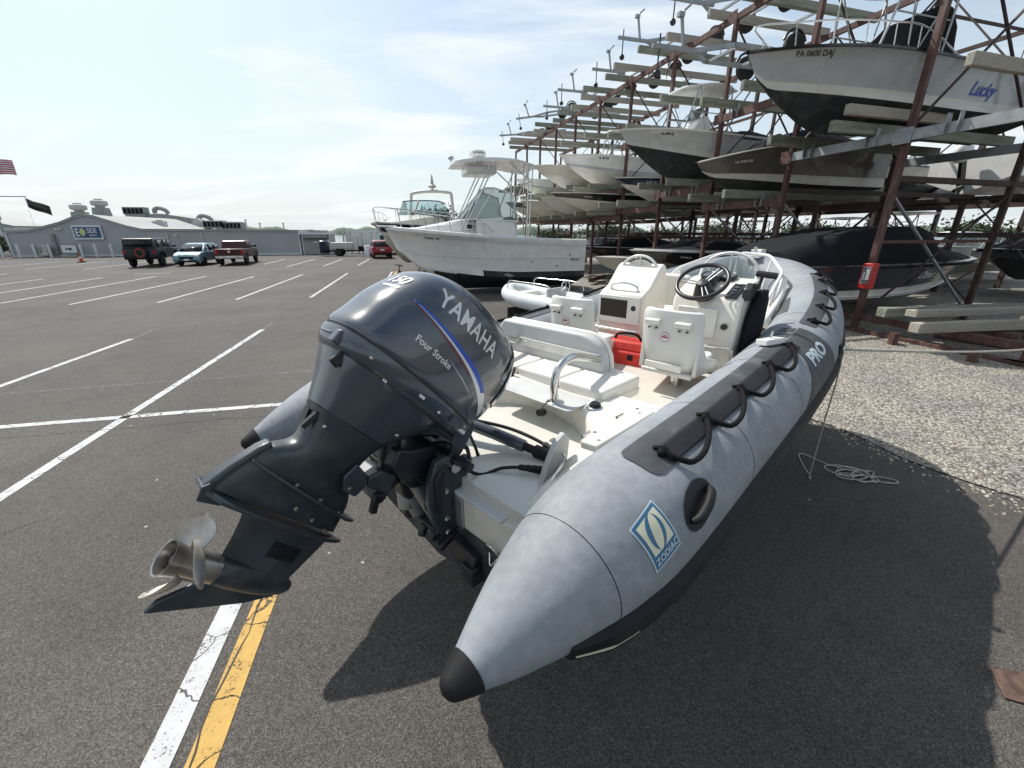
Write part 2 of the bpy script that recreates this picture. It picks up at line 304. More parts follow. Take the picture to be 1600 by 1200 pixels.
    def build(s, name, mats, parent=None, smooth=35, bevel=0, bseg=2, sub=0, recalc=True):
        me = bpy.data.meshes.new(name); me.from_pydata(s.v, [], s.f)
        for mm in (mats if isinstance(mats, (list, tuple)) else [mats]): me.materials.append(M[mm] if isinstance(mm, str) else mm)
        for i, p in enumerate(me.polygons): p.material_index = s.m[i]
        if recalc:
            bm = bmesh.new(); bm.from_mesh(me); bmesh.ops.recalc_face_normals(bm, faces=bm.faces); bm.to_mesh(me); bm.free()
        me.polygons.foreach_set('use_smooth', [True] * len(me.polygons))
        if smooth is not None: me.set_sharp_from_angle(angle=R(smooth))
        me.update()
        o = bpy.data.objects.new(name, me); C.objects.link(o)
        if parent: o.parent = parent
        if bevel:
            md = o.modifiers.new('bevel', 'BEVEL'); md.width = bevel; md.segments = bseg; md.limit_method = 'ANGLE'; md.angle_limit = R(40); md.harden_normals = False
        if sub:
            md = o.modifiers.new('sub', 'SUBSURF'); md.levels = sub; md.render_levels = sub
        return o
def tag(o, label=None, cat=None, group=None, kind=None):
    if label: o['label'] = label
    if cat: o['category'] = cat
    if group: o['group'] = group
    if kind: o['kind'] = kind
    return o
def empty(name, loc=(0, 0, 0), rot=(0, 0, 0), label=None, cat=None, group=None):
    o = bpy.data.objects.new(name, None); C.objects.link(o); o.location = loc; o.rotation_euler = rot; o.empty_display_size = 0.2
    return tag(o, label, cat, group)
def children(o): return [c for c in bpy.data.objects if c.parent == o]
def copy_tree(o, parent=None):
    c = o.copy(); C.objects.link(c); c.parent = parent
    for ch in children(o): copy_tree(ch, c)
    return c
def circle(c, r, n=24, axis='z', a0=0, a1=2 * PI, closed=True):
    out = []
    for i in range(n if closed else n + 1):
        a = a0 + (a1 - a0) * i / n
        x, y = r * math.cos(a), r * math.sin(a)
        p = {'z': (x, y, 0), 'x': (0, x, y), 'y': (x, 0, y)}[axis]
        out.append((c[0] + p[0], c[1] + p[1], c[2] + p[2]))
    return out
def smoothpath(P, n=6, closed=False):
    P = [Vector(p) for p in P]; k = len(P); out = []
    rng = range(k if closed else k - 1)
    for i in rng:
        if closed: a, b, c, d = P[(i - 1) % k], P[i], P[(i + 1) % k], P[(i + 2) % k]
        else:
            b, c = P[i], P[i + 1]; a = P[i - 1] if i > 0 else 2 * b - c; d = P[i + 2] if i < k - 2 else 2 * c - b
        for j in range(n):
            t = j / n
            out.append(.5 * ((2 * b) + (c - a) * t + (2 * a - 5 * b + 4 * c - d) * t * t + (3 * b - a - 3 * c + d) * t ** 3))
    if not closed: out.append(P[-1])
    return out
def text2d(body, size, bold=0.0, shear=0.0, space=1.0, align='CENTER', maxedge=None, sx=1.0):
    """filled text as (verts2d, faces), made once from a text curve"""
    cu = bpy.data.curves.new('text', 'FONT'); cu.body = body; cu.size = size; cu.offset = bold * size; cu.shear = shear
    cu.space_character = space; cu.align_x = align; cu.align_y = 'CENTER'; cu.resolution_u = 3
    ob = bpy.data.objects.new('text', cu); C.objects.link(ob)
    dg = bpy.context.evaluated_depsgraph_get(); dg.update()
    me = bpy.data.meshes.new_from_object(ob.evaluated_get(dg))
    bpy.data.objects.remove(ob); bpy.data.curves.remove(cu)
    bm = bmesh.new(); bm.from_mesh(me); bmesh.ops.remove_doubles(bm, verts=bm.verts, dist=size * 1e-4)
    refine(bm, maxedge)
    bm.verts.index_update()
    V = [(v.co.x * sx, v.co.y) for v in bm.verts]; F = [tuple(v.index for v in f.verts) for f in bm.faces]
    bm.free(); bpy.data.meshes.remove(me)
    return V, F
def refine(bm, maxedge):
    if not maxedge: return
    for _ in range(6):
        bmesh.ops.triangulate(bm, faces=bm.faces)
        es = [e for e in bm.edges if e.calc_length() > maxedge]
        if not es: break
        bmesh.ops.subdivide_edges(bm, edges=es, cuts=1)
    bmesh.ops.triangulate(bm, faces=bm.faces)
def poly2d(out, maxedge=None):
    bm = bmesh.new(); vs = [bm.verts.new((p[0], p[1], 0)) for p in out]; bm.faces.new(vs); refine(bm, maxedge)
    bm.verts.index_update()
    V = [(v.co.x, v.co.y) for v in bm.verts]; F = [tuple(v.index for v in f.verts) for f in bm.faces]; bm.free()
    return V, F
def flat(name, VF, fn, m, parent=None, kind=None):
    """a thin decal laid on a surface: fn maps 2-D points to the surface"""
    mb = MB(); mb.add([fn(*p) for p in VF[0]], VF[1]); o = mb.build(name, m, parent, recalc=False)
    return o
def catmull4(P, n):
    out = []; k = len(P)
    for i in range(k - 1):
        b, c = P[i], P[i + 1]
        a = P[i - 1] if i > 0 else tuple(2 * x - y for x, y in zip(b, c)); d = P[i + 2] if i < k - 2 else tuple(2 * y - x for x, y in zip(b, c))
        for j in range(n):
            t = j / n
            out.append(tuple(.5 * (2 * b[q] + (c[q] - a[q]) * t + (2 * a[q] - 5 * b[q] + 4 * c[q] - d[q]) * t * t + (3 * b[q] - a[q] - 3 * c[q] + d[q]) * t ** 3) for q in range(len(b))))
    out.append(P[-1]); return out
# yard frame: u runs along the rack and the parking stalls, v across them
U = Vector((-0.278, 0.961, 0)).normalized(); V_ = Vector((0.961, 0.278, 0)).normalized()
YAW = math.atan2(V_.y, V_.x)
def yard(s, p, z=0.0): return U * s + V_ * p + Vector((0, 0, z))
# ------------------------------------------------------------------ the ground
def ground_asphalt_mat():
    m = bpy.data.materials.new('asphalt'); m.use_nodes = True
    nt = m.node_tree; n = nt.nodes; l = nt.links; b = n['Principled BSDF']; b.inputs['Roughness'].default_value = 0.85
    b.inputs['Specular IOR Level'].default_value = 0.3
    tc = n.new('ShaderNodeTexCoord'); v = tc.outputs['Object']
    def noise(sc, det, ro=0.5):
        x = n.new('ShaderNodeTexNoise'); x.inputs['Scale'].default_value = sc; x.inputs['Detail'].default_value = det; x.inputs['Roughness'].default_value = ro; l.new(v, x.inputs['Vector']); return x.outputs['Fac']
    def ramp(inp, p0, c0, p1, c1):
        r = n.new('ShaderNodeValToRGB'); r.color_ramp.elements[0].position = p0; r.color_ramp.elements[1].position = p1
        r.color_ramp.elements[0].color = c0 + (1,); r.color_ramp.elements[1].color = c1 + (1,); l.new(inp, r.inputs[0]); return r.outputs[0]
    def mixc(f, a, bb, mode='MIX'):
        x = n.new('ShaderNodeMixRGB'); x.blend_type = mode
        for i, q in ((0, f), (1, a), (2, bb)):
            if hasattr(q, 'links') or hasattr(q, 'is_linked'): l.new(q, x.inputs[i])
            else: x.inputs[i].default_value = q if i == 0 else q + (1,)
        return x.outputs[0]
    base = ramp(noise(0.45, 6, 0.6), 0.35, (0.060, 0.056, 0.052), 0.68, (0.096, 0.090, 0.083))
    grain = ramp(noise(120, 4, 0.95), 0.40, (0.30, 0.30, 0.30), 0.62, (1.85, 1.81, 1.74))
    col = mixc(1.0, base, grain, 'MULTIPLY')
    for sc_, lo, hi in ((150, .60, 1.4), (55, .84, 1.16)):      # aggregate: every stone its own grey
        vg = n.new('ShaderNodeTexVoronoi'); vg.inputs['Scale'].default_value = sc_; l.new(v, vg.inputs['Vector'])
        sg_ = n.new('ShaderNodeSeparateColor'); l.new(vg.outputs['Color'], sg_.inputs[0])
        mg = n.new('ShaderNodeMapRange'); mg.inputs['To Min'].default_value = lo; mg.inputs['To Max'].default_value = hi; l.new(sg_.outputs[0], mg.inputs['Value'])
        col = mixc(1.0, col, mg.outputs[0], 'MULTIPLY')
    vo = n.new('ShaderNodeTexVoronoi'); vo.inputs['Scale'].default_value = 90; l.new(v, vo.inputs['Vector'])
    st = n.new('ShaderNodeMapRange'); st.inputs['From Min'].default_value = 0.08; st.inputs['From Max'].default_value = 0.20; st.inputs['To Min'].default_value = 1; st.inputs['To Max'].default_value = 0; l.new(vo.outputs['Distance'], st.inputs['Value'])
    sel = n.new('ShaderNodeSeparateColor'); l.new(vo.outputs['Color'], sel.inputs[0])
    gt = n.new('ShaderNodeMath'); gt.operation = 'GREATER_THAN'; gt.inputs[1].default_value = 0.74; l.new(sel.outputs[0], gt.inputs[0])
    mm = n.new('ShaderNodeMath'); mm.operation = 'MULTIPLY'; l.new(st.outputs[0], mm.inputs[0]); l.new(gt.outputs[0], mm.inputs[1])
    col = mixc(mm.outputs[0], col, (0.26, 0.25, 0.235))
    # droppings and litter specks, sparse
    v2 = n.new('ShaderNodeTexVoronoi'); v2.inputs['Scale'].default_value = 3.2; v2.inputs['Randomness'].default_value = 1; l.new(v, v2.inputs['Vector'])
    s2 = n.new('ShaderNodeMapRange'); s2.inputs['From Min'].default_value = 0.022; s2.inputs['From Max'].default_value = 0.046; s2.inputs['To Min'].default_value = 0.9; s2.inputs['To Max'].default_value = 0; l.new(v2.outputs['Distance'], s2.inputs['Value'])
    sel2 = n.new('ShaderNodeSeparateColor'); l.new(v2.outputs['Color'], sel2.inputs[0])
    g2 = n.new('ShaderNodeMath'); g2.operation = 'GREATER_THAN'; g2.inputs[1].default_value = 0.45; l.new(sel2.outputs[1], g2.inputs[0])
    m2 = n.new('ShaderNodeMath'); m2.operation = 'MULTIPLY'; l.new(s2.outputs[0], m2.inputs[0]); l.new(g2.outputs[0], m2.inputs[1])
    col = mixc(m2.outputs[0], col, (0.42, 0.41, 0.38))
    # oil stains
    ol = ramp(noise(0.9, 5, 0.65), 0.54, (1, 1, 1), 0.72, (0.66, 0.65, 0.64))
    col = mixc(1.0, col, ol, 'MULTIPLY')
    # cracks
    nd = n.new('ShaderNodeTexNoise'); nd.inputs['Scale'].default_value = 1.6; nd.inputs['Detail'].default_value = 7; l.new(v, nd.inputs['Vector'])
    mxv = n.new('ShaderNodeMixRGB'); mxv.inputs['Fac'].default_value = 0.30; l.new(v, mxv.inputs[1]); l.new(nd.outputs['Color'], mxv.inputs[2])
    vc = n.new('ShaderNodeTexVoronoi'); vc.feature = 'DISTANCE_TO_EDGE'; vc.inputs['Scale'].default_value = 0.42; l.new(mxv.outputs[0], vc.inputs['Vector'])
    cr = n.new('ShaderNodeMapRange'); cr.inputs['From Min'].default_value = 0.0; cr.inputs['From Max'].default_value = 0.0032; cr.inputs['To Min'].default_value = 1; cr.inputs['To Max'].default_value = 0; l.new(vc.outputs['Distance'], cr.inputs['Value'])
    mk = ramp(noise(0.35, 2), 0.535, (0, 0, 0), 0.54, (0.9, 0.9, 0.9))
    sx_ = n.new('ShaderNodeSeparateXYZ'); l.new(v, sx_.inputs[0]); lt = n.new('ShaderNodeMath'); lt.operation = 'LESS_THAN'; lt.inputs[1].default_value = 0.6; l.new(sx_.outputs[0], lt.inputs[0])
    m0 = n.new('ShaderNodeMath'); m0.operation = 'MULTIPLY'; l.new(mk, m0.inputs[0]); l.new(lt.outputs[0], m0.inputs[1])
    mc = n.new('ShaderNodeMath'); mc.operation = 'MULTIPLY'; l.new(cr.outputs[0], mc.inputs[0]); l.new(m0.outputs[0], mc.inputs[1])
    col = mixc(mc.outputs[0], col, (0.014, 0.013, 0.012))
    l.new(col, b.inputs['Base Color'])
    bp = n.new('ShaderNodeBump'); bp.inputs['Strength'].default_value = 0.35; bp.inputs['Distance'].default_value = 0.004; l.new(noise(90, 3, 0.8), bp.inputs['Height']); l.new(bp.outputs[0], b.inputs['Normal'])
    return m
def gravel_mat():
    m = bpy.data.materials.new('gravel'); m.use_nodes = True
    nt = m.node_tree; n = nt.nodes; l = nt.links; b = n['Principled BSDF']; b.inputs['Roughness'].default_value = 0.9
    tc = n.new('ShaderNodeTexCoord'); v = tc.outputs['Object']
    vo = n.new('ShaderNodeTexVoronoi'); vo.inputs['Scale'].default_value = 34; l.new(v, vo.inputs['Vector'])
    sel = n.new('ShaderNodeSeparateColor'); l.new(vo.outputs['Color'], sel.inputs[0])
    r = n.new('ShaderNodeValToRGB'); e = r.color_ramp.elements; e[0].position = 0; e[0].color = (0.16, 0.148, 0.136, 1); e[1].position = 1; e[1].color = (0.58, 0.55, 0.50, 1)
    e.new(0.3).color = (0.29, 0.265, 0.23, 1); e.new(0.65).color = (0.43, 0.40, 0.35, 1); l.new(sel.outputs[0], r.inputs[0])
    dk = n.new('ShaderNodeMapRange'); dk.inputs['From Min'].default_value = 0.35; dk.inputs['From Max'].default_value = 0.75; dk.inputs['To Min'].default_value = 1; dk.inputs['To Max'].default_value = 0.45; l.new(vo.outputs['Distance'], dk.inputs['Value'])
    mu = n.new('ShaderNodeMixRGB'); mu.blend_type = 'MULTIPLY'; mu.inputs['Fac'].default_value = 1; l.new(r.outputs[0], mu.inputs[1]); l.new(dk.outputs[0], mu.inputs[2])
    nz = n.new('ShaderNodeTexNoise'); nz.inputs['Scale'].default_value = 1.1; nz.inputs['Detail'].default_value = 6; l.new(v, nz.inputs['Vector'])
    rr = n.new('ShaderNodeValToRGB'); rr.color_ramp.elements[0].position = 0.35; rr.color_ramp.elements[0].color = (0.66, 0.67, 0.68, 1); rr.color_ramp.elements[1].position = 0.62; rr.color_ramp.elements[1].color = (0.92, 0.90, 0.86, 1); l.new(nz.outputs['Fac'], rr.inputs[0])
    m2 = n.new('ShaderNodeMixRGB'); m2.blend_type = 'MULTIPLY'; m2.inputs['Fac'].default_value = 1; l.new(mu.outputs[0], m2.inputs[1]); l.new(rr.outputs[0], m2.inputs[2]); l.new(m2.outputs[0], b.inputs['Base Color'])
    iv = n.new('ShaderNodeMath'); iv.operation = 'SUBTRACT'; iv.inputs[0].default_value = 1; l.new(vo.outputs['Distance'], iv.inputs[1])
    bp = n.new('ShaderNodeBump'); bp.inputs['Strength'].default_value = 0.9; bp.inputs['Distance'].default_value = 0.02; l.new(iv.outputs[0], bp.inputs['Height']); l.new(bp.outputs[0], b.inputs['Normal'])
    return m
def sheet(name, pts, z, m, kind='structure'):
    mb = MB(); mb.add([(p[0], p[1], z) for p in pts], [tuple(range(len(pts)))])
    o = mb.build(name, m, recalc=False); o['kind'] = kind
    if o.data.polygons[0].normal.z < 0: o.data.flip_normals()
    return o
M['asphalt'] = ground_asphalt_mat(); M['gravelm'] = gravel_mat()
sheet('ground', [(-90, -30), (90, -30), (90, 75), (-90, 75)], 0, 'asphalt')
M['water'] = mat('water', (0.10, 0.14, 0.16), 0.12, var=0.1, vscale=0.3, bump=0.25, bscale=1.5)
sheet('water', [(-3500, -3500), (3500, -3500), (3500, 3500), (-3500, 3500)], -0.6, 'water')
# gravel: wavy edge where the stones spill over the asphalt
edge = []
s = -20.0
while s < 70:
    edge.append(yard(s, 5.0 + 0.10 * math.sin(s * 1.3) + 0.06 * math.sin(s * 4.1 + 1) + random.uniform(-.03, .03)))
    s += 0.25
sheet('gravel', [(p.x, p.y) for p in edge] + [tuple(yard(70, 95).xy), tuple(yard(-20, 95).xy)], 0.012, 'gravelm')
# loose stones along the edge and on the near gravel, real geometry
def stones():
    mb = MB(); rnd = random.Random(3)
    for i in range(5200):
        s_ = rnd.uniform(-1.5, 9.5)
        if i < 1500: p = 5.0 - abs(rnd.gauss(0, 0.13)) if rnd.random() < .55 else 5.0 + rnd.random() * .5
        else: p = 5.0 + rnd.random() ** 1.3 * 5.5
        r = rnd.uniform(0.006, 0.017); c = yard(s_, p, 0.012 + r * .35)
        if p < 5: c.z = r * .4
        a = rnd.uniform(0, PI); vs = []
        for k in range(5):
            an = a + k * 2 * PI / 5; q = rnd.uniform(.7, 1.25) * r; vs.append((c.x + q * math.cos(an), c.y + q * math.sin(an), c.z - r * .3))
        vs.append((c.x + rnd.uniform(-.3, .3) * r, c.y + rnd.uniform(-.3, .3) * r, c.z + r * rnd.uniform(.4, .8)))
        mb.add(vs, [(k, (k + 1) % 5, 5) for k in range(5)], rnd.choice((0, 0, 1, 2)))
    o = mb.build('loose_gravel', [mat('stone_pale', (0.5, 0.46, 0.39), .9, var=.2), mat('stone_grey', (0.25, 0.24, 0.22), .9, var=.2), mat('stone_tan', (0.36, 0.30, 0.22), .9, var=.2)], smooth=20, recalc=False)
    tag(o, 'loose pale stones lying on the gravel yard and its ragged edge', 'gravel', kind='stuff')
stones()
def line(name, a, b, w, m, z=0.004, jag=0):
    a, b = Vector((a[0], a[1], 0)), Vector((b[0], b[1], 0)); t = (b - a).normalized(); n_ = Vector((-t.y, t.x, 0)); L = (b - a).length
    k = max(2, int(L / 0.4)); vs = []; rnd = random.Random(int(a.x * 100))
    for i in range(k + 1):
        c = a + t * L * i / k; e = rnd.uniform(-.004, .004)
        vs += [tuple(c + n_ * (w / 2 + e) + Vector((0, 0, z))), tuple(c - n_ * (w / 2 - e) + Vector((0, 0, z)))]
    mb = MB(); mb.add(vs, [(2 * i, 2 * i + 1, 2 * i + 3, 2 * i + 2) for i in range(k)])
    o = mb.build(name, m, recalc=False)
    if o.data.polygons[0].normal.z < 0: o.data.flip_normals()
    o['kind'] = 'structure'
    return o
W_ = 0.11
for a, b in [((-4.55 + .6, 3.13 - 2.6), (-6.02, 9.88)), ((-6.9, 4.35), (-3.14, 5.23)), ((-7.3, 3.3), (-8.36, 8.92)),
             ((-14.37, 13.58), (-16.32, 22.81)), ((-11.84, 13.98), (-13.75, 22.81)), ((-9.63, 14.68), (-11.67, 23.89)), ((-7.26, 15.14), (-9.46, 24.67)),
             ((-16.94, 13.84), (-19.01, 22.81)), ((-19.4, 14.5), (-21.23, 22.14)), ((-22.4, 16.5), (-23.61, 21.51)),
             ((-18.32, 31.86), (-19.93, 38.15)), ((-15.38, 29.42), (-17.34, 38.15)), ((-13.14, 30.0), (-14.92, 38.15)), ((-10.94, 30.6), (-12.56, 38.15)),
             ((-27.24, 27.32), (-29.6, 35.73)), ((-24.3, 28.0), (-26.2, 35.7)), ((-34.5, 27.9), (-36.2, 34.5)), ((-31.0, 27.4), (-32.9, 35.0)), ((-21.39, 24.28), (-19.59, 24.67)), ((-26.8, 17.2), (-28.6, 24.3))]:
    line('white_line', a, b, W_, 'line_white')
line('cross_line', (-28.5, 15.3), (-6.11, 20.35), 0.09, 'line_faint', 0.0055)
line('faded_line', (-8.36, 8.92), (-8.63, 9.95), W_, 'line_faint')
line('faded_line', (-6.02, 9.88), (-6.2, 10.7), W_, 'line_faint')
line('faded_line', (-7.6, 5.56), (-2.6, 6.9), 0.05, 'line_faint')
line('faded_line', (-8.0, 10.6), (-8.9, 10.4), 0.08, 'line_faint')
line('white_line', (-1.40, 0.45), (-4.97, 15.63), 0.125, 'line_white')
line('white_line', (-4.99, 15.63), (-7.15, 25.6), 0.12, 'line_white')
line('yellow_line', (-1.21, 0.45), (-4.76, 15.97), 0.13, 'line_yellow')
line('yellow_line', (-4.76, 15.97), (-6.98, 25.9), 0.13, 'line_yellow')

# tar seams and long cracks
M['tar'] = mat('tar_seam', (0.018, 0.017, 0.016), 0.7, var=0.2)
def crack(P, w=.012, seed=1):
    rn = random.Random(seed); pts = []
    for a, b in zip(P[:-1], P[1:]):
        k = max(3, int((Vector(b) - Vector(a)).length / .09))
        for i in range(k): t = i / k; pts.append((a[0] + (b[0] - a[0]) * t + rn.gauss(0, .012), a[1] + (b[1] - a[1]) * t + rn.gauss(0, .012)))
    vs = []
    for i, p in enumerate(pts):
        q = pts[min(i + 1, len(pts) - 1)]; o = pts[max(i - 1, 0)]; d = Vector((q[0] - o[0], q[1] - o[1])).normalized(); h = w * rn.uniform(.15, .6)
        vs += [(p[0] - d.y * h, p[1] + d.x * h, .0068), (p[0] + d.y * h, p[1] - d.x * h, .0068)]
    mb = MB(); mb.add(vs, [(2 * i, 2 * i + 1, 2 * i + 3, 2 * i + 2) for i in range(len(pts) - 1)]); o = mb.build('tar_seam', 'tar', recalc=False)
    if o.data.polygons[0].normal.z < 0: o.data.flip_normals()
    o['kind'] = 'structure'
crack([(-7.6, 4.05), (-5.78, 4.25), (-4.4, 4.55), (-3.75, 4.75), (-2.3, 5.0)], .012, 1)
crack([(-4.2, 3.55), (-4.0, 4.1), (-3.6, 4.6)], .006, 2)
crack([(-1.30, .5), (-1.42, 1.2), (-1.50, 1.5), (-1.56, 1.9), (-1.72, 2.6)], .008, 3)
crack([(-14, 9.5), (-9, 10.6), (-4.5, 11.8)], .014, 4)
# ------------------------------------------------------------------ the inflatable boat (local x forward, y port, z up)
RIB = empty('inflatable_boat', (-.81, 1.45, 0), (0, 0, R(45)), 'grey rigid inflatable boat with white interior and black grab ropes, nearest to the viewer', 'boat')
TP = [(-.04, -.95, 1.075, .032), (.03, -.95, 1.082, .064), (.16, -.95, 1.098, .122), (.34, -.95, 1.122, .188), (.55, -.95, 1.14, .243), (.85, -.95, 1.15, .27), (1.6, -.95, 1.175, .27), (2.6, -.95, 1.235, .27), (3.4, -.93, 1.325, .27), (4.1, -.84, 1.44, .265), (4.7, -.66, 1.555, .26), (5.08, -.42, 1.645, .255), (5.25, -.15, 1.69, .25), (5.27, 0, 1.69, .25)]
def tube_frames(n=14):
    P = catmull4(TP, n); pos = [Vector(p[:3]) for p in P]; rad = [p[3] for p in P]; S = [0]
    for i in range(1, len(P)): S.append(S[-1] + (pos[i] - pos[i - 1]).length)
    fr = []
    for i in range(len(P)):
        a = pos[max(0, i - 1)]; b = pos[min(len(P) - 1, i + 1)]; t = (b - a).normalized()
        sd = t.cross(Vector((0, 0, 1))).normalized(); w = sd.cross(t); fr.append((t, sd, w))
    return pos, rad, S, fr
TPOS, TRAD, TS, TFR = tube_frames()
def s_at_x(x):
    for i in range(1, len(TPOS)):
        if TPOS[i].x >= x: k = (x - TPOS[i - 1].x) / (TPOS[i].x - TPOS[i - 1].x); return TS[i - 1] + k * (TS[i] - TS[i - 1])
    return TS[-1]
def tpt(s, phi, off=0.0, side=-1, rs=1.0):
    """point on the tube: arc length s, angle phi (0 outboard, 90 top) in degrees; side -1 starboard, +1 port"""
    import bisect
    i = min(max(1, bisect.bisect_left(TS, s)), len(TS) - 1); k = (s - TS[i - 1]) / (TS[i] - TS[i - 1])
    p = TPOS[i - 1].lerp(TPOS[i], k); r = (TRAD[i - 1] * (1 - k) + TRAD[i] * k) * rs + off
    sd = TFR[i - 1][1].lerp(TFR[i][1], k).normalized(); w = TFR[i - 1][2].lerp(TFR[i][2], k).normalized(); a = R(phi)
    q = p + (sd * math.cos(a) + w * math.sin(a)) * r
    return Vector((q.x, q.y * (-side), q.z))
def build_tubes():
    n = 64; rings = []
    idx = range(len(TPOS))
    for side in (-1, 1):
        seq = idx if side == -1 else reversed(range(len(TPOS) - 1))
        for i in seq:
            ring = []
            for j in range(n):
                ring.append(tpt(TS[i], (360 * j / n) if side == -1 else (360 * j / n), 0, side))
            rings.append(ring)
    mb = MB(); mb.loft(rings)
    mb.build('air_tube', 'hypalon', RIB, smooth=60)
    # rubber cone caps
    for side in (-1, 1):
        mb = MB(); rr = []
        for k in range(9):
            t = k / 8; s = 0.068 - t * 0.066; ring = []
            for j in range(32): ring.append(tpt(s, 360 * j / 32, 0.005 * (1 - .2 * t), side))
            rr.append(ring)
        c = sum((Vector(p) for p in rr[-1]), Vector()) / 32
        for q, dxx in ((.85, .008), (.55, .016), (.15, .021)):
            rr.append([c + (Vector(p) - c) * q + Vector((-dxx, 0, 0)) for p in rr[8]])
        mb.loft(rr); mb.build('cone_cap', 'rubber', RIB, smooth=60)
        # glued seam at the cone base and along the sections
        for sx in (0.44, 1.47, 2.30, 3.52, 4.40):
            mb = MB(); ss = s_at_x(sx); r1 = []; r0 = []
            for d in (-.002, -.001, .001, .002):
                r1.append([tpt(ss + d, a * 6 - 8 * math.cos(R(a * 6)), 0.0012 if abs(d) < .0015 else -0.002, side) for a in range(60)])
            mb.loft(r1, cap0=False, cap1=False); mb.build('seam', 'rubber_strip', RIB, recalc=True)
        mb = MB(); tape = [[tpt(ss + .001 + d, a * 5, o_, side) for a in range(72)] for d, o_ in ((0, .0004), (.002, .0016), (.034, .0016), (.036, .0004))]
        mb.loft(tape, cap0=False, cap1=False); mb.build('seam_tape', 'hypalon', RIB)
        # rub strake: a thick black rubber profile round the outside
        prof = [(-30, .0), (-29, .026), (-24, .046), (-18, .038), (-14, .038), (-10, .046), (-4, .030), (-1, 0)]
        rings = []
        s0 = s_at_x(0.27)
        N = 90
        for k in range(N + 1):
            s = s0 + (TS[-1] - s0) * k / N; tp = min(1, .35 + k / 3.0)
            rings.append([tpt(s, ph - 6, o * tp - (.004 if o == 0 else 0), side) for ph, o in prof])
        mb = MB(); mb.loft(rings, closed=True); mb.build('rub_strake', 'rubber', RIB, smooth=40)
        mb = MB(); rings = [[tpt(s0 + .01 + .22 * k / 8, ph, .043 * min(1, .35 + (k + .6) / 8 * 1.2) , side) for ph in (-24.4, -22.6)] + [tpt(s0 + .01 + .22 * k / 8, ph, .0, side) for ph in (-22.6, -24.4)] for k in range(9)]
        mb.loft(rings); mb.build('strake_line', 'badge_cream', RIB)
build_tubes()
def tube_decal(name, VF, s0, phi0, m, off=.003, rot=0.0, side=-1, r=0.27, mirror=False):
    """2-D shape in metres: x along the tube towards the bow, y up around the tube"""
    c, sn = math.cos(rot), math.sin(rot)
    def fn(x, y):
        X = x * c - y * sn; Y = x * sn + y * c
        if mirror and side == 1: X = -X
        return tpt(s0 + X, phi0 + math.degrees(Y / r), off, side)
    return flat(name, VF, fn, m, RIB)
def rr(x0, x1, y0, y1, r, n=6):
    out = []
    for cx, cy, a in ((x1 - r, y1 - r, 0), (x0 + r, y1 - r, 90), (x0 + r, y0 + r, 180), (x1 - r, y0 + r, 270)):
        for k in range(n + 1):
            t = R(a + 90 * k / n); out.append((cx + r * math.cos(t), cy + r * math.sin(t)))
    return out
def arc(phi, r=.27): return R(phi) * r
def ropes(side):
    # dark reinforcing patch with the raised rope strip
    a, b = s_at_x(.80), s_at_x(2.80)
    VF = poly2d(rr(0, b - a, arc(63), arc(100), .055), .05); tube_decal('rope_patch', VF, a, 0, 'hyp_dark', .004, side=side)
    rings = []
    for k in range(41):
        s = a + .13 + (b - a - .16) * k / 40; e = 1 if 0 < k < 40 else .25
        rings.append([tpt(s, ph, o * e + .003, side) for ph, o in ((64, 0), (65, .007), (78, .009), (81, .004), (82, 0))])
    mb = MB(); mb.loft(rings); mb.build('rope_strip', 'rubber_strip', RIB)
    def rope(nodes, sag_phi, nm='grab_rope', ph0=75):
        pts = []
        for i in range(len(nodes) - 1):
            s0, s1 = s_at_x(nodes[i]), s_at_x(nodes[i + 1]); 
            P = [tpt(s0, ph0, .018, side), tpt(s0 + (s1 - s0) * .04, ph0 - (ph0 - sag_phi) * .55, .02, side), tpt(s0 + (s1 - s0) * .16, sag_phi + 1, .021, side), tpt(s0 + (s1 - s0) * .42, sag_phi + 1, .026, side),
                 tpt(s0 + (s1 - s0) * .74, ph0 - (ph0 - sag_phi) * .55, .024, side), tpt(s1, ph0, .018, side)]
            pts += smoothpath(P, 6)[:-1]
        pts.append(tpt(s_at_x(nodes[-1]), ph0, .018, side))
        mb = MB(); mb.tube(pts, .0115, 8); ro = mb.build(nm, 'rope_black', RIB, smooth=80)
        for x in nodes:   # lacing knots in the strip
            s = s_at_x(x); mb = MB(); c = tpt(s, ph0, .015, side); t = tpt(s + .02, ph0, .015, side)
            d = (t - c).normalized()
            mb.tube([c - d * .028, c - d * .016, c, c + d * .016, c + d * .028], [.010, .018, .02, .018, .010], 8)
            e = tpt(s + .004, ph0 + 8, .008, side); f = tpt(s - .004, ph0 - 8, .008, side); mb.tube([e, tpt(s, ph0, .036, side), f], .009, 6)
            mb.build('rope_knot', 'rope_black', ro, smooth=60)
    rope([.93, 1.33, 1.77, 2.24, 2.68], 55)
    # loose tail of rope and its frayed whipping
    a, b = s_at_x(3.22), s_at_x(4.75)
    VF = poly2d(rr(0, b - a, arc(66), arc(90), .04), .05); tube_decal('rope_patch', VF, a, 0, 'hyp_dark', .004, side=side)
    rope([3.32, 3.72, 4.12, 4.50, 4.70], 55, ph0=74)
for sd_ in (-1, 1): ropes(sd_)
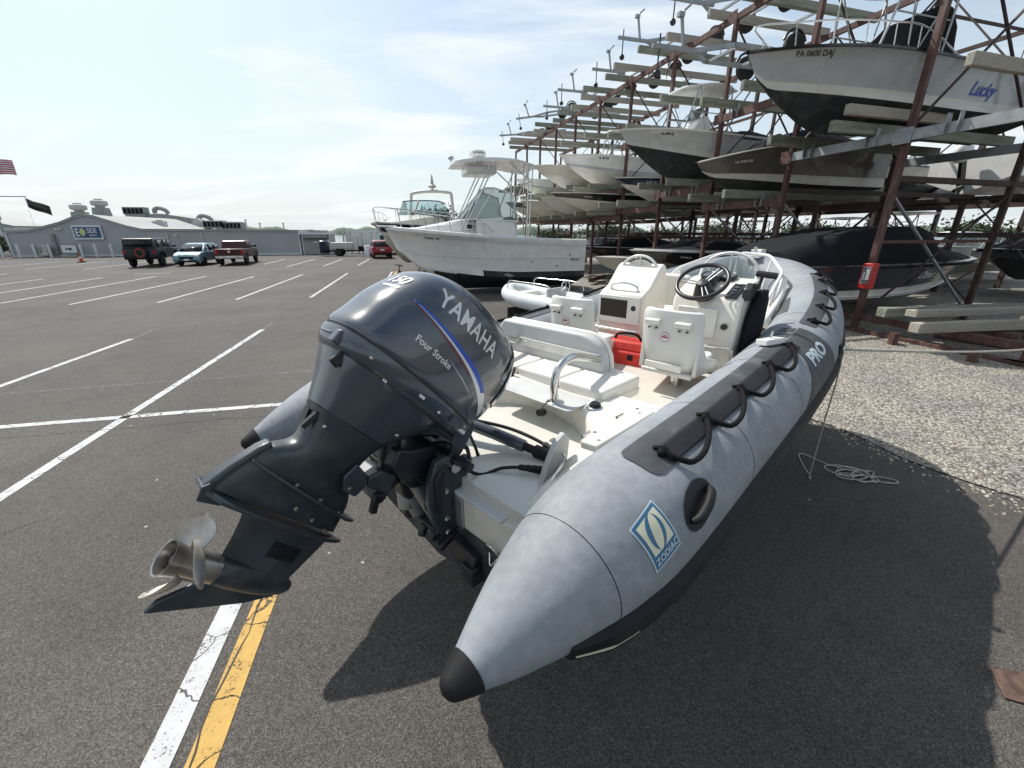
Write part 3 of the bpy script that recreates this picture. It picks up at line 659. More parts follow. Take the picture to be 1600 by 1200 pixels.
# lifting handle on an oval patch
def handles(side):
    s = s_at_x(.91); VF = poly2d([(0.115 * math.cos(a) , 0.072 * math.sin(a)) for a in [2 * PI * k / 28 for k in range(28)]], .04)
    tube_decal('handle_patch', VF, s, 30, 'rubber_strip', .005, rot=R(14), side=side)
    mb = MB(); P = [tpt(s - .085, 25, .008, side), tpt(s - .06, 26, .028, side), tpt(s, 29, .034, side), tpt(s + .06, 33, .029, side), tpt(s + .088, 35, .008, side)]
    pp = smoothpath(P, 6); mb.tube(pp, [.011 + .007 * math.sin(PI * k / (len(pp) - 1)) for k in range(len(pp))], 10); mb.build('carry_handle', 'rubber', RIB, smooth=60)
for sd_ in (-1, 1): handles(sd_)
# wide dark band with lettering
def band(side):
    a = s_at_x(2.62)
    def col(x0, x1, p0, p1, n=16):
        out = []
        for k in range(n + 1): ph = p0 + (p1 - p0) * k / n; out.append((x1 + .10 * max(0, (60 - ph) / 60), arc(ph)))
        for k in range(n + 1): ph = p1 - (p1 - p0) * k / n; out.append((x0 - .20 * max(0, (60 - ph) / 60) ** 1.3, arc(ph)))
        return out
    tube_decal('dark_band', poly2d(col(0.05, .50, -6, 84), .045), a, 0, 'hyp_dark', .0035, side=side)
    for k in range(3): tube_decal('dark_band', poly2d([(.10 + k * .135, arc(86)), (.20 + k * .135, arc(86)), (.20 + k * .135, arc(108 - k * 2)), (.10 + k * .135, arc(108))], .045), a, 0, 'hyp_dark', .0035, side=side)
    VF = text2d('PRO', .125, bold=.045, sx=1.45, maxedge=.04, space=1.0)
    tube_decal('band_lettering', VF, a + .26, 43, 'badge_pale', .0065, side=side, mirror=True)
for sd_ in (-1, 1): band(sd_)
# diamond shaped maker's badge
def badge(side):
    s = s_at_x(.648); ph = 34.5; k = R(10)
    h, w = .085, .067
    cmn = dict(side=side, mirror=True)
    def q(u0, v0, u1, v1): return [(u0, v0), (u1, v0), (u1, v1), (u0, v1)]
    tube_decal('badge', poly2d(q(-w - .006, -h - .006, w + .006, h + .006), .03), s, ph, 'badge_pale', .003, rot=k, **cmn)
    tube_decal('badge', poly2d(q(-w, -h, w, h), .03), s, ph, 'badge_blue', .0042, rot=k, **cmn)
    tube_decal('badge', poly2d(q(-w + .011, -h + .046, w - .011, h - .011), .03), s, ph, 'badge_cream', .0052, rot=k, **cmn)
    # stylised numeral like mark: a leaning oval cut by a slash
    e = [(.040 * math.cos(t) + .008 * math.sin(t), .0175 + .057 * math.sin(t)) for t in [2 * PI * i / 30 for i in range(30)]]
    tube_decal('badge', poly2d(e, .03), s, ph, 'badge_blue', .0062, rot=k, **cmn)
    e = [(.022 * math.cos(t) + .016 * math.sin(t), .0175 + .055 * math.sin(t)) for t in [2 * PI * i / 30 for i in range(30)]]
    tube_decal('badge', poly2d(e, .03), s, ph, 'badge_cream', .0072, rot=k, **cmn)
    VF = text2d('ZODIAC', .0335, bold=.02, sx=.95, maxedge=.03); VF = ([(x, y - .0625) for x, y in VF[0]], VF[1])
    tube_decal('badge', VF, s, ph, 'badge_pale', .0062, rot=k, **cmn)
for sd_ in (-1, 1): badge(sd_)
# pale scuff patch inside the bow tube and towing ring
tube_decal('wear_patch', poly2d([(0, arc(120)), (.5, arc(128)), (.56, arc(150)), (.1, arc(160))], .06), s_at_x(3.62), 0, 'hyp_dark', .003)
mb = MB(); c = tpt(s_at_x(3.45), 8, .02); mb.tube([c + Vector((0, -.01, 0)) + Vector((.03 * math.cos(a), 0, .03 * math.sin(a))) for a in [2 * PI * k / 16 for k in range(16)]], .006, 6, closed=True); mb.build('tow_ring', 'steel', RIB)
mb = MB(); mb.box(tpt(s_at_x(3.45), 8, .006), (.09, .02, .07)); mb.build('ring_patch', 'rubber_strip', RIB, bevel=.006)
# white box fitting on the starboard tube
mb = MB(); c = tpt(s_at_x(2.66), 97, .022); mb.box(c, (.15, .09, .04), rot=(R(-8), R(-3), R(-28))); o = mb.build('tube_fitting', 'white', RIB, bevel=.006)
mb = MB(); mb.tube([c + Vector((0, 0, .018)), c + Vector((0, 0, .045))], .006, 8); mb.tube(circle(c + Vector((0, 0, .055)), .014, 12, 'y'), .004, 6, closed=True); mb.build('ring', 'steel', o)

# ---- rigid hull
def hull_rib():
    mb = MB(); rings = []
    xs = [.62, 1.2, 2, 3, 3.8, 4.4, 4.8, 5.05]
    for x in xs:
        t = (x - .62) / 4.4
        hw = .80 * (1 - max(0, t - .55) ** 2 * 2.6); zk = .50 + .03 * t + .85 * max(0, t - .5) ** 1.7 * 1.9; zc = .80 + .10 * t + .6 * max(0, t - .55) ** 1.4
        zt = 1.12 + .5 * t ** 2; zk = min(zk, zt - .15); zc = min(max(zc, zk + .08), zt - .06)
        rings.append([(x, 0, zk), (x, -hw * .45, zk + (zc - zk) * .42), (x, -hw, zc), (x, -hw * 1.0, zc + .06), (x, -hw * .9, zt - .05), (x, hw * .9, zt - .05), (x, hw, zc + .06), (x, hw, zc), (x, hw * .45, zk + (zc - zk) * .42)])
    mb.loft(rings); mb.build('hull', 'offwhite', RIB, smooth=30)
hull_rib()
# transom board and splash well
mb = MB()
mb.prism([(-.74, .84), (-.60, .62), (0, .50), (.60, .62), (.74, .84), (.80, 1.05), (.62, 1.03), (.50, 1.00), (-.50, 1.00), (-.62, 1.03), (-.80, 1.05)], .585, .655, 'x')
mb.build('transom', 'gel', RIB, bevel=.008)
mb = MB(); mb.box((.618, 0, 1.004), (.085, 1.0, .014)); mb.build('transom_cap', 'trim', RIB, bevel=.003)
mb = MB(); mb.box((.578, -.02, .82), (.012, .42, .32)); mb.build('transom_plate', 'alu', RIB, bevel=.004)
mb = MB(); mb.prism([(-.74, .84), (-.60, .63), (0, .52), (.60, .63), (.74, .84), (.5, .82), (-.5, .82)], .572, .583, 'x'); mb.build('transom_bottom_paint', 'antifoul', RIB)
mb = MB(); mb.tube(smoothpath([(.578, -.40, .80), (.55, -.43, .86), (.552, -.47, .86), (.578, -.50, .80)], 5), .006, 8); mb.tube(smoothpath([(.578, -.42, .80), (.555, -.45, .75), (.578, -.48, .80)], 5), .005, 8); mb.build('tow_eye', 'steel', RIB)
mb = MB(); mb.box((.55, -.25, .70), (.05, .22, .14), rot=(R(12), 0, 0)); mb.box((.54, -.33, .64), (.07, .09, .10)); mb.build('trim_tab', 'motor_black', RIB, bevel=.006)
mb = MB(); mb.box((1.02, 0, .935), (.76, 1.06, .03)); mb.build('well_floor', 'gel_grey', RIB, bevel=.004)
def well():
    # moulded surround: side decks curving down into the well, and the aft deck with a curved front lip
    for sd_ in (-1, 1):
        mb = MB(); rings = []
        for k in range(25):
            x = .655 + (1.72 - .655) * k / 24; t = k / 24
            top = 1.05 + .19 * min(1, t * 2.0) ** .7; yi = .50 if x < 1.12 else .50 - .50 * min(1, (x - 1.12) / .42) ** 2.2
            if x > 1.56: yi = 0.0
            zi = .945 if yi > .05 else 1.0
            yo = .80
            pts = [(yo, 1.0), (yo, top + .03), (yo - .10, top + .02), (yi + .10, top), (yi + .05, top - .012), (yi + .022, top - .04), (yi, zi), (yi, .90), (yo, .90)]
            if yi < .12: pts = [(yo, 1.0), (yo, top + .03), (yo - .10, top + .02), (.12, top), (.07, top), (.03, top), (0, top), (0, .90), (yo, .90)]
            rings.append([(x, sd_ * a, b) for a, b in pts])
        mb.loft(rings); mb.build('aft_deck', 'gel', RIB, smooth=50)
well()
mb = MB(); mb.box((1.62, 0, 1.14), (.24, 1.5, .19)); mb.build('deck_riser', 'gel', RIB, bevel=.02, bseg=3)
# side plate and steel handle in the well
mb = MB(); out = [(.80, .99), (.86, 1.16), (.93, 1.27), (.99, 1.30), (1.03, 1.26), (1.02, 1.14), (.96, 1.02)]
mb.prism(out, -.515, -.485, 'y'); mb.build('well_side_plate', 'gel_grey', RIB, bevel=.006)
mb = MB(); mb.tube(smoothpath([(.82, -.53, 1.10), (.835, -.56, 1.12), (.89, -.565, 1.17), (.94, -.56, 1.20), (.955, -.53, 1.21)], 5), .008, 8); mb.build('well_handle', 'steel', RIB)
# cover hatch on the well bulkhead
mb = MB(); mb.lathe([(.0, 0), (.11, 0), (.115, .006), (.10, .012), (0, .014)], 32, T=Matrix.Translation((1.20, -.02, .952))); mb.build('round_hatch', 'gel_grey', RIB)
mb = MB(); mb.tube(circle((1.28, .06, .972), .028, 20), .003, 6, closed=True); mb.box((1.30, .02, .965), (.012, .018, .012)); mb.build('hatch_ring', 'steel', RIB)
mb = MB(); mb.cyl((.74, -.40, .952), (.74, -.40, .958), .012); mb.build('drain', 'black', RIB)
# long white locker lid on the starboard side deck
mb = MB(); mb.box((1.22, -.672, 1.298), (.50, .10, .045), rot=(R(-4), R(-2), R(-2))); mb.build('side_locker_lid', 'gel', RIB, bevel=.012, bseg=3)
# coaming along both sides of the cockpit, sole
for sd_ in (-1, 1):
    mb = MB(); rings = []
    for k in range(30):
        x = 1.6 + 3.25 * k / 29; t = k / 29; yo = .76 - .62 * max(0, t - .62) ** 1.6 * 2.2; z = 1.24 + .30 * t ** 1.6
        rings.append([(x, sd_ * yo, 1.0), (x, sd_ * yo, z + .04), (x, sd_ * (yo - .06), z + .045), (x, sd_ * (yo - .10), z + .02), (x, sd_ * (yo - .12), z - .03), (x, sd_ * (yo - .125), 1.05)])
    mb.loft(rings, closed=False, cap0=False, cap1=False); mb.build('side_liner', 'gel', RIB, smooth=50)
mb = MB(); mb.prism([(1.6, -.72), (3.6, -.72), (4.3, -.60), (4.85, -.25), (4.85, .25), (4.3, .60), (3.6, .72), (1.6, .72)], 1.03, 1.08, 'z'); mb.build('cockpit_floor', 'gel', RIB)
for y in (-.33, .33):
    mb = MB(); mb.prism(rr(1.95, 2.95, y - .20, y + .20, .05), 1.081, 1.087, 'z'); mb.build('floor_hatch', 'gel_grey', RIB, bevel=.002)
# aft bench cushion, its backrest and the bent steel support
mb = MB(); mb.box((1.80, .22, 1.20), (.42, 1.14, .06)); mb.build('bench_base', 'gel', RIB, bevel=.01)
for y0, y1 in ((-.35, .0), (.005, .37), (.375, .80)):
    mb = MB(); mb.box((1.79, (y0 + y1) / 2, 1.265), (.44, y1 - y0, .085)); mb.build('bench_cushion', 'vinyl', RIB, bevel=.022, bseg=4)
def backrest():
    mb = MB(); out = []
    y0, y1, z0, z1 = -.17, .86, 1.17, 1.545
    pts = [(y0, z0), (y1, z0)] + [(y1, z1 - .06), (y1 - .05, z1)] + [(y0 + .22 - .20 * math.sin(R(a)), z1 - .20 + .20 * math.cos(R(a))) for a in (0, 18, 36, 54, 72, 88)]
    mb.prism(pts, 1.86, 1.95, 'x')
    o = mb.build('backrest', 'vinyl_grey', RIB, bevel=.02, bseg=4)
    mb = MB(); mb.prism([(y0 - .004, z0 + .02), (y1, z0 + .02), (y1, z1 - .055), (y1 - .05, z1 + .005)] + [(y0 + .216 - .205 * math.sin(R(a)), z1 - .20 + .205 * math.cos(R(a))) for a in (0, 18, 36, 54, 72, 88)], 1.955, 1.99, 'x')
    mb.build('front_cushion', 'vinyl', o, bevel=.014, bseg=3)
    mb = MB(); mb.box((1.852, .25, 1.40), (.006, .74, .065)); pl = mb.build('mounting_plate', 'vinyl', o, bevel=.004)
    for y in (.55, .38, .20, .02, -.06):
        mb = MB(); mb.lathe([(0, .009), (.009, .008), (.013, 0), (0, 0)], 14, T=Matrix.Translation((1.849, y, 1.40)) @ Matrix.Rotation(R(-90), 4, 'Y')); mb.build('bolt', 'steel', pl)
backrest()
for y in (-.12, .62):
    mb = MB(); P = smoothpath([(1.36, y - .03, 1.245), (1.345, y - .03, 1.35), (1.39, y - .025, 1.455), (1.52, y - .02, 1.49), (1.70, y - .01, 1.445), (1.85, y, 1.40)], 7)
    mb.tube(P, .024, 14); a = mb.build('backrest_arch', 'steel', RIB, smooth=60)
    mb = MB(); mb.lathe([(0, .012), (.035, .012), (.055, .004), (.058, 0), (0, 0)], 24, T=Matrix.Translation((1.36, y - .03, 1.245))); mb.build('base_flange', 'steel', a)
# cap on a strap, filler cap, small cleats on the deck
mb = MB(); mb.tube(smoothpath([(1.33, -.13, 1.26), (1.27, -.14, 1.25), (1.22, -.15, 1.235)], 5), .004, 6); mb.lathe([(0, 0), (.02, .0), (.026, .03), (.018, .055), (0, .06)], 14, T=Matrix.Translation((1.205, -.155, 1.225)) @ Matrix.Rotation(R(100), 4, 'Y')); mb.build('rubber_cap', 'rubber', RIB)
mb = MB(); mb.lathe([(0, .014), (.03, .014), (.045, .006), (.048, 0), (0, 0)], 24, T=Matrix.Translation((1.46, -.37, 1.243))); f = mb.build('filler_flange', 'steel', RIB)
mb = MB(); mb.lathe([(0, .035), (.026, .033), (.034, .022), (.034, .012), (0, .012)], 20, T=Matrix.Translation((1.46, -.365, 1.243)) @ Matrix.Rotation(R(8), 4, 'X')); mb.build('filler_cap', 'rubber', f)
mb = MB(); mb.box((1.50, .40, 1.245), (.07, .09, .008)); mb.lathe([(0, .03), (.02, .02), (.022, 0), (0, 0)], 16, T=Matrix.Translation((1.50, .40, 1.25))); mb.tube([(1.52, .37, 1.25), (1.53, .36, 1.31)], [.008, .013], 8); mb.build('deck_filler', 'black', RIB)

# ---- helm seats
def seat(y, x=2.22, nm='helm_seat'):
    s = empty(nm, (x, y, 0)); s.parent = RIB
    # moulded shell: back with hip wings running forward into the seat pan
    mb = MB(); rings = []
    hb = [(.02, 1.30, .155), (-.01, 1.36, .18), (-.02, 1.45, .20), (-.03, 1.56, .21), (-.035, 1.66, .212), (-.035, 1.71, .205), (-.032, 1.725, .185)]
    out_ = []; inn = []
    for (dx, z, hw) in hb:
        row = []
        for k in range(13):
            a = -1 + 2 * k / 12; yy = a * hw; xx = dx + .045 * abs(a) ** 4; row.append((xx, yy, z))
        out_.append(row); inn.append([(p[0] + .028, p[1] * .94, p[2]) for p in row])
    rings = [o_ + list(reversed(i_)) for o_, i_ in zip(out_, inn)]
    mb.loft(rings)
    # wings (sides of the pan sloping down forward)
    for sg in (-1, 1):
        out = [(.0, 1.30), (.02, 1.62), (.07, 1.50), (.16, 1.40), (.34, 1.355), (.44, 1.33), (.46, 1.30), (.40, 1.275)]
        mb.prism(out, sg * .175, sg * .205, 'y')
    mb.box((.22, 0, 1.292), (.46, .36, .03))
    mb.build('shell', 'seatshell', s, bevel=.008, bseg=2, smooth=45)
    mb = MB(); mb.box((.24, 0, 1.345), (.40, .335, .075)); mb.build('seat_cushion', 'vinyl', s, bevel=.022, bseg=4)
    mb = MB(); mb.box((.02, 0, 1.55), (.04, .33, .28), rot=(0, R(-4), 0)); mb.build('back_cushion', 'vinyl', s, bevel=.015, bseg=3)
    for yy in (.11, -.10):
        mb = MB(); mb.prism([(-.052, 1.660), (-.070, 1.655), (-.070, 1.625), (-.04, 1.62), (-.034, 1.66)], yy - .05, yy + .05, 'y'); mb.build('hinge_cover', 'vinyl', s, bevel=.004)
        mb = MB(); 
        for q in (-.025, .025): mb.cyl((-.050, yy + q, 1.60), (-.030, yy + q, 1.60), .006, n=8)
        mb.build('screw', 'black', s)
    mb = MB(); mb.box((-.036, .01, 1.345), (.012, .26, .045), rot=(0, R(8), 0)); mb.build('lower_recess_lip', 'vinyl', s, bevel=.004)
    mb = MB(); mb.lathe([(0, .002), (.034, .002), (.034, 0), (0, 0)], 28, T=Matrix.Translation((-.0335, .02, 1.545)) @ Matrix.Rotation(R(-90), 4, 'Y')); bd = mb.build('maker_badge', 'signwhite', s)
    mb = MB(); mb.tube(circle((-.0362, .02, 1.545), .030, 28, 'x'), .0015, 6, closed=True); mb.box((-.0372, .02, 1.545), (.002, .040, .010)); mb.box((-.0372, .02, 1.557), (.002, .022, .004)); mb.build('badge_print', 'red', bd)
    mb = MB(); mb.cyl((.20, 0, 1.086), (.20, 0, 1.28), .038, n=20); mb.lathe([(0, .012), (.07, .012), (.09, .004), (.092, 0), (0, 0)], 24, T=Matrix.Translation((.20, 0, 1.082))); mb.build('pedestal', 'steel', s)
    mb = MB(); mb.box((.2, 0, 1.27), (.2, .2, .02)); mb.build('swivel_plate', 'alu', s)
seat(-.42, 2.22); seat(.40, 2.20)

# ---- consoles
def console(y, driver):
    c = empty('console', (2.78, y, 0)); c.parent = RIB
    hw = .25 if driver else .215
    # side profile (x, z), front slopes forward
    prof = [(.0, 1.085), (.0, 1.50), (.02, 1.72), (.06, 1.76), (.30, 1.86), (.38, 1.87), (.44, 1.82), (.55, 1.40), (.60, 1.085)] if driver else \
           [(-.02, 1.085), (-.02, 1.70), (.02, 1.725), (.10, 1.76), (.25, 1.92), (.30, 1.95), (.34, 1.93), (.38, 1.80), (.40, 1.70), (.42, 1.085)]
    mb = MB(); mb.prism(prof, -hw, hw, 'y'); b = mb.build('console_body', 'gel', c, bevel=.02, bseg=3, smooth=50)
    if driver:
        mb = MB(); mb.box((-.006, .04, 1.56), (.016, .30, .22)); d = mb.build('glovebox_door', 'vinyl', c, bevel=.006)
        mb = MB(); mb.tube(circle((-.017, .06, 1.62), .012, 14, 'x'), .003, 6, closed=True); mb.build('latch', 'alu', d)
        mb = MB(); mb.box((.035, .05, 1.735), (.012, .07, .018), rot=(0, R(-25), 0)); mb.build('name_plate', 'gauge', c)
        mb = MB(); mb.cyl((-.02, -.17, 1.55), (.0, -.17, 1.55), .022, n=18); mb.build('power_socket', 'black', c)
        mb = MB(); mb.box((.13, -.165, 1.795), (.20, .085, .02), rot=(0, R(-22), 0)); sp = mb.build('switch_panel', 'black', c, bevel=.003)
        for k in range(4):
            mb = MB(); mb.box((.07 + k * .042, -.165, 1.782 + k * .017), (.022, .03, .014), rot=(0, R(-12), 0)); mb.build('switch', 'gauge', sp, bevel=.002)
        # steering wheel tipped towards the driver
        T = Matrix.Translation((-.05, .02, 1.865)) @ Matrix.Rotation(R(-38), 4, 'Y')
        w = empty('steering_wheel', (0, 0, 0)); w.parent = c
        mb = MB(); mb.tube([T @ Vector(p) for p in circle((0, 0, 0), .175, 48)], .0155, 12, closed=True); mb.build('rim', 'black', w, smooth=80)
        mb = MB()
        for a in (90, 210, 330):
            for q in (-6, 6):
                mb.tube([T @ Vector((.035 * math.cos(R(a + q * 3)), .035 * math.sin(R(a + q * 3)), -.02)), T @ Vector((.17 * math.cos(R(a + q)), .17 * math.sin(R(a + q)), 0))], .0045, 8)
        mb.build('spokes', 'alu', w)
        mb = MB(); mb.lathe([(0, .0), (.035, -.004), (.045, -.02), (.06, -.06), (.075, -.10), (.08, -.13), (0, -.13)], 28, T=T); mb.build('hub', 'black', w)
        for (gx, gy, gr) in ((.30, .11, .05), (.31, -.04, .055), (.24, .03, .03)):
            Tg = Matrix.Translation((gx, gy, 1.868)) @ Matrix.Rotation(R(-20), 4, 'Y')
            mb = MB(); mb.lathe([(0, .02), (gr * .8, .02), (gr, .026), (gr * 1.12, .015), (gr * 1.15, -.02), (0, -.02)], 28, T=Tg); g = mb.build('gauge', 'black', c)
            mb = MB(); mb.lathe([(0, .0215), (gr * .78, .0215), (gr * .78, .02), (0, .02)], 24, T=Tg); mb.box(tuple(Tg @ Vector((gr * .2, 0, .023))), (gr * .9, .004, .002), rot=(0, R(-20), R(30))); mb.build('gauge_dial', 'gauge', g)
        # compass in the middle, behind the wheel
        mb = MB(); mb.lathe([(.05, 0), (.052, .03), (.04, .055), (0, .065)], 24, T=Matrix.Translation((.16, .04, 1.82))); mb.build('compass', 'black', c)
        # throttle with binnacle on the right
        t = empty('throttle', (0, 0, 0)); t.parent = c
        mb = MB(); mb.prism([(.06, 1.74), (.08, 1.82), (.14, 1.86), (.22, 1.85), (.24, 1.76)], -.285, -.225, 'y'); mb.build('binnacle', 'black', t, bevel=.012, bseg=3)
        mb = MB(); mb.tube(smoothpath([(.15, -.30, 1.82), (.16, -.31, 1.89), (.17, -.31, 1.93)], 4), [.012] * 9, 8); mb.cyl((.17, -.27, 1.925), (.17, -.40, 1.915), .022, n=14); mb.build('lever', 'black', t)
        # black boot hanging by the console side
        mb = MB(); rg = []
        for k, (z, x0, x1, w_) in enumerate([(1.10, .10, .22, .03), (1.25, .06, .26, .045), (1.42, .06, .32, .05), (1.60, .10, .38, .055), (1.72, .16, .40, .05), (1.80, .22, .36, .03)]):
            rg.append([(x0 + (x1 - x0) * (.5 + .5 * math.cos(R(a))), -.30 - w_ * math.sin(R(a)) * (1 + .15 * math.sin(k * 2.1 + a)), z) for a in range(0, 360, 30)])
        mb.loft(rg); mb.build('side_cover', 'canvas', c, smooth=60)
        AX, AZ, AR = .42, 1.80, .215
    else:
        mb = MB(); mb.box((-.034, .0, 1.575), (.012, .40, .235)); fr = mb.build('cubby_frame', 'vinyl', c, bevel=.006)
        mb = MB(); mb.box((-.0415, .045, 1.585), (.006, .26, .15)); mb.build('cubby_opening', 'cavity', fr)
        mb = MB(); mb.cyl((-.045, -.145, 1.60), (-.03, -.145, 1.60), .022, n=16); mb.build('power_socket', 'black', c)
        mb = MB(); mb.tube(smoothpath([(.04, .13, 1.735), (.03, .11, 1.775), (.03, .0, 1.795), (.03, -.11, 1.775), (.04, -.13, 1.735)], 5), .009, 8); mb.build('grab_handle', 'steel', c)
        AX, AZ, AR = .26, 1.76, .185
    # white grab arch over the console top
    mb = MB(); k = 1.0
    pts = [(AX - .20, AR, AZ - .05), (AX - .08, AR, AZ + .02), (AX - .02, AR * .98, AZ + .09)] + [(AX, AR * math.cos(R(a)), AZ + .09 + .16 * math.sin(R(a))) for a in (15, 40, 65, 90, 115, 140, 165)] + [(AX - .02, -AR * .98, AZ + .09), (AX - .08, -AR, AZ + .02), (AX - .20, -AR, AZ - .05)]
    mb.tube(smoothpath(pts, 4), .0115, 10); mb.tube([(AX, .0, AZ + .10), (AX, 0, AZ + .25)], .008, 8); mb.build('grab_arch', 'steel_white', c, smooth=60)
    mb = MB(); rg = []
    for kx in (0, 1):
        rg.append([(AX + .01 + kx * .004, AR * .9 * math.cos(R(a)), AZ + .05 + .17 * math.sin(R(a))) for a in range(0, 181, 15)])
    mb.loft(rg); mb.build('windscreen', 'glass_clear' if driver else 'gel', c)
    # foot rail in front of the seats
    mb = MB(); mb.tube(smoothpath([(.0, hw + .02, 1.42), (-.10, hw + .02, 1.42), (-.12, hw - .03, 1.42), (-.12, -hw + .03, 1.42), (-.10, -hw - .02, 1.42), (-.07, -hw - .03, 1.36), (-.04, -hw - .03, 1.09)], 5), .0125, 10); mb.tube([(-.12, hw - .05, 1.42), (-.12, hw - .05, 1.09)], .0125, 10); mb.tube([(-.12, hw - .05, 1.22), (-.12, -hw + .05, 1.22)], .010, 10)
    mb.build('foot_rail', 'steel', c, smooth=60)
console(-.40, True); console(.30, False)
# forward seat between consoles and bow cushions
mb = MB(); mb.box((3.56, .16, 1.25), (.50, .75, .34)); mb.build('forward_seat_box', 'gel', RIB, bevel=.02)
mb = MB(); mb.box((3.55, .16, 1.455), (.54, .80, .08)); mb.build('forward_seat_cushion', 'vinyl', RIB, bevel=.025, bseg=4)
mb = MB(); mb.prism([(-.06, 1.56), (.40, 1.56), (.44, 1.66), (.38, 1.80), (.28, 1.85), (-.02, 1.84), (-.08, 1.74)], 3.34, 3.41, 'x'); mb.build('forward_backrest', 'vinyl', RIB, bevel=.02, bseg=3)
for sg in (-1, 1):
    mb = MB(); mb.prism([(3.8, .30), (4.75, .10), (4.75, .30), (4.30, .55), (3.8, .62)], 1.38, 1.47, 'z'); mb.v = [(x, y * sg, z) for x, y, z in mb.v]; mb.build('bow_cushion', 'vinyl', RIB, bevel=.02, bseg=3)
    mb = MB(); mb.box((4.05, sg * .42, 1.58), (.34, .06, .22), rot=(R(-sg * 14), 0, R(-sg * 22))); mb.build('bow_side_cushion', 'vinyl', RIB, bevel=.02, bseg=3)
mb = MB(); mb.box((4.25, 0, 1.22), (1.1, 1.0, .30)); mb.build('bow_locker', 'gel', RIB, bevel=.03)
# bow rail of white tube
mb = MB(); half = [(3.35, -.60, 1.47), (3.9, -.55, 1.66), (4.33, -.51, 1.82), (4.40, -.49, 1.845), (4.70, -.31, 1.95), (4.78, -.25, 1.97), (4.84, 0, 1.985)]
mb.tube(half + [(x, -y, z) for x, y, z in reversed(half[:-1])], .015, 10); br = mb.build('bow_rail', 'steel_white', RIB, smooth=60)
for x, y, z, x2, y2, z2 in ((4.70, -.31, 1.95, 4.56, -.28, 1.50), (4.83, .06, 1.985, 4.66, .05, 1.5), (4.70, .31, 1.95, 4.56, .28, 1.50), (4.36, -.50, 1.83, 4.25, -.48, 1.52), (4.36, .50, 1.83, 4.25, .48, 1.52)):
    mb = MB(); mb.tube([(x, y, z), (x2, y2, z2)], .010, 8); mb.build('rail_post', 'steel_white', br)
for sg in (-1, 1):
    mb = MB(); mb.tube(smoothpath([(3.0, sg * .66, 1.40), (3.5, sg * .64, 1.50), (4.0, sg * .60, 1.62), (4.38, sg * .53, 1.77)], 5), .030, 12); mb.build('padded_side_rail', 'vinyl', RIB, smooth=60)
# bow roller, lamp and a short light staff
mb = MB(); mb.box((5.20, 0, 1.95), (.26, .16, .03), rot=(0, R(-6), 0)); mb.box((5.30, .05, 1.985), (.16, .015, .06)); mb.box((5.30, -.05, 1.985), (.16, .015, .06)); mb.cyl((5.35, -.05, 1.99), (5.35, .05, 1.99), .025, n=14); mb.build('bow_roller', 'white', RIB, bevel=.004)
mb = MB(); mb.lathe([(.03, 0), (.03, .03), (.018, .05), (.024, .075), (0, .085)], 16, T=Matrix.Translation((5.17, 0, 1.965))); mb.build('bow_lamp', 'steel', RIB)
mb = MB(); mb.tube([(4.0, -.20, 1.42), (4.0, -.20, 2.02)], .007, 8); sf = mb.build('light_staff', 'steel', RIB)
mb = MB(); mb.lathe([(0, 0), (.02, 0), (.022, .03), (0, .036)], 14, T=Matrix.Translation((4.0, -.20, 2.015))); mb.build('staff_light', 'black', sf)

# piping on the cushions, hoses and lines along the starboard side, small fittings
for y0, y1 in ((-.35, .0), (.005, .37), (.375, .80)):
    mb = MB(); z = 1.3005; mb.tube([(1.592, y0 + .022, z), (1.988, y0 + .022, z), (1.988, y1 - .022, z), (1.592, y1 - .022, z)], .0035, 6, closed=True); mb.build('piping', 'vinyl_grey', RIB, smooth=60)
for k, (y_, m_) in enumerate(((-.640, 'rope_beige'), (-.615, 'vinyl'), (-.59, 'rope_beige'), (-.57, 'rubber'))):
    mb = MB(); mb.tube(smoothpath([(2.55, y_ + .03, 1.10), (2.9, y_ - .02, 1.13 + .03 * k), (3.3, y_ + .02, 1.16), (3.8, y_, 1.24), (4.2, y_ + .06, 1.36)], 6), .010, 8); mb.build('side_line', m_, RIB, smooth=60)
for x_, y_ in ((1.40, -.66), (1.02, -.66), (1.62, .05), (1.62, -.45), (1.66, .62)):
    mb = MB(); mb.lathe([(0, .004), (.008, .004), (.010, 0), (0, 0)], 10, T=Matrix.Translation((x_, y_, 1.243 if y_ > -.6 else 1.345))); mb.build('screw', 'steel', RIB)
for x_ in (1.05, 1.35):
    mb = MB(); mb.cyl((x_ - .03, -.592, 1.30), (x_ + .03, -.592, 1.30), .008, n=10); mb.build('lid_hinge', 'steel', RIB)
mb = MB(); mb.prism(rr(1.30, 1.54, -.30, .30, .04), 1.2425, 1.246, 'z'); mb.build('tread_patch', 'gel_grey', RIB)
# red bag behind the near seat
bag = empty('red_bag', tuple(Matrix.Rotation(R(45), 4, 'Z') @ Vector((2.66, .07, 1.088)) + Vector((-.81, 1.45, 0))), (0, 0, R(45 + 8)), 'red soft cool bag with black straps on the white floor of the inflatable boat', 'bag')
mb = MB(); mb.box((0, 0, .10), (.24, .72, .20)); mb.build('bag_body', 'red_bag', bag, bevel=.03, bseg=3)
mb = MB(); mb.box((0, .05, .235), (.22, .44, .08), taper=(.8, .9)); mb.build('bag_lid', 'red_bag', bag, bevel=.02, bseg=3)
for y in (-.20, .16):
    mb = MB(); mb.box((-.122, y, .12), (.006, .035, .22)); mb.build('strap', 'blackmatt', bag)
mb = MB(); mb.tube(smoothpath([(-.03, .16, .27), (-.05, .12, .32), (-.05, -.02, .33), (-.03, -.08, .27)], 5), .010, 8); mb.build('handle', 'blackmatt', bag)
mb = MB(); mb.box((-.123, -.02, .15), (.004, .045, .05)); mb.build('buckle', 'black', bag)
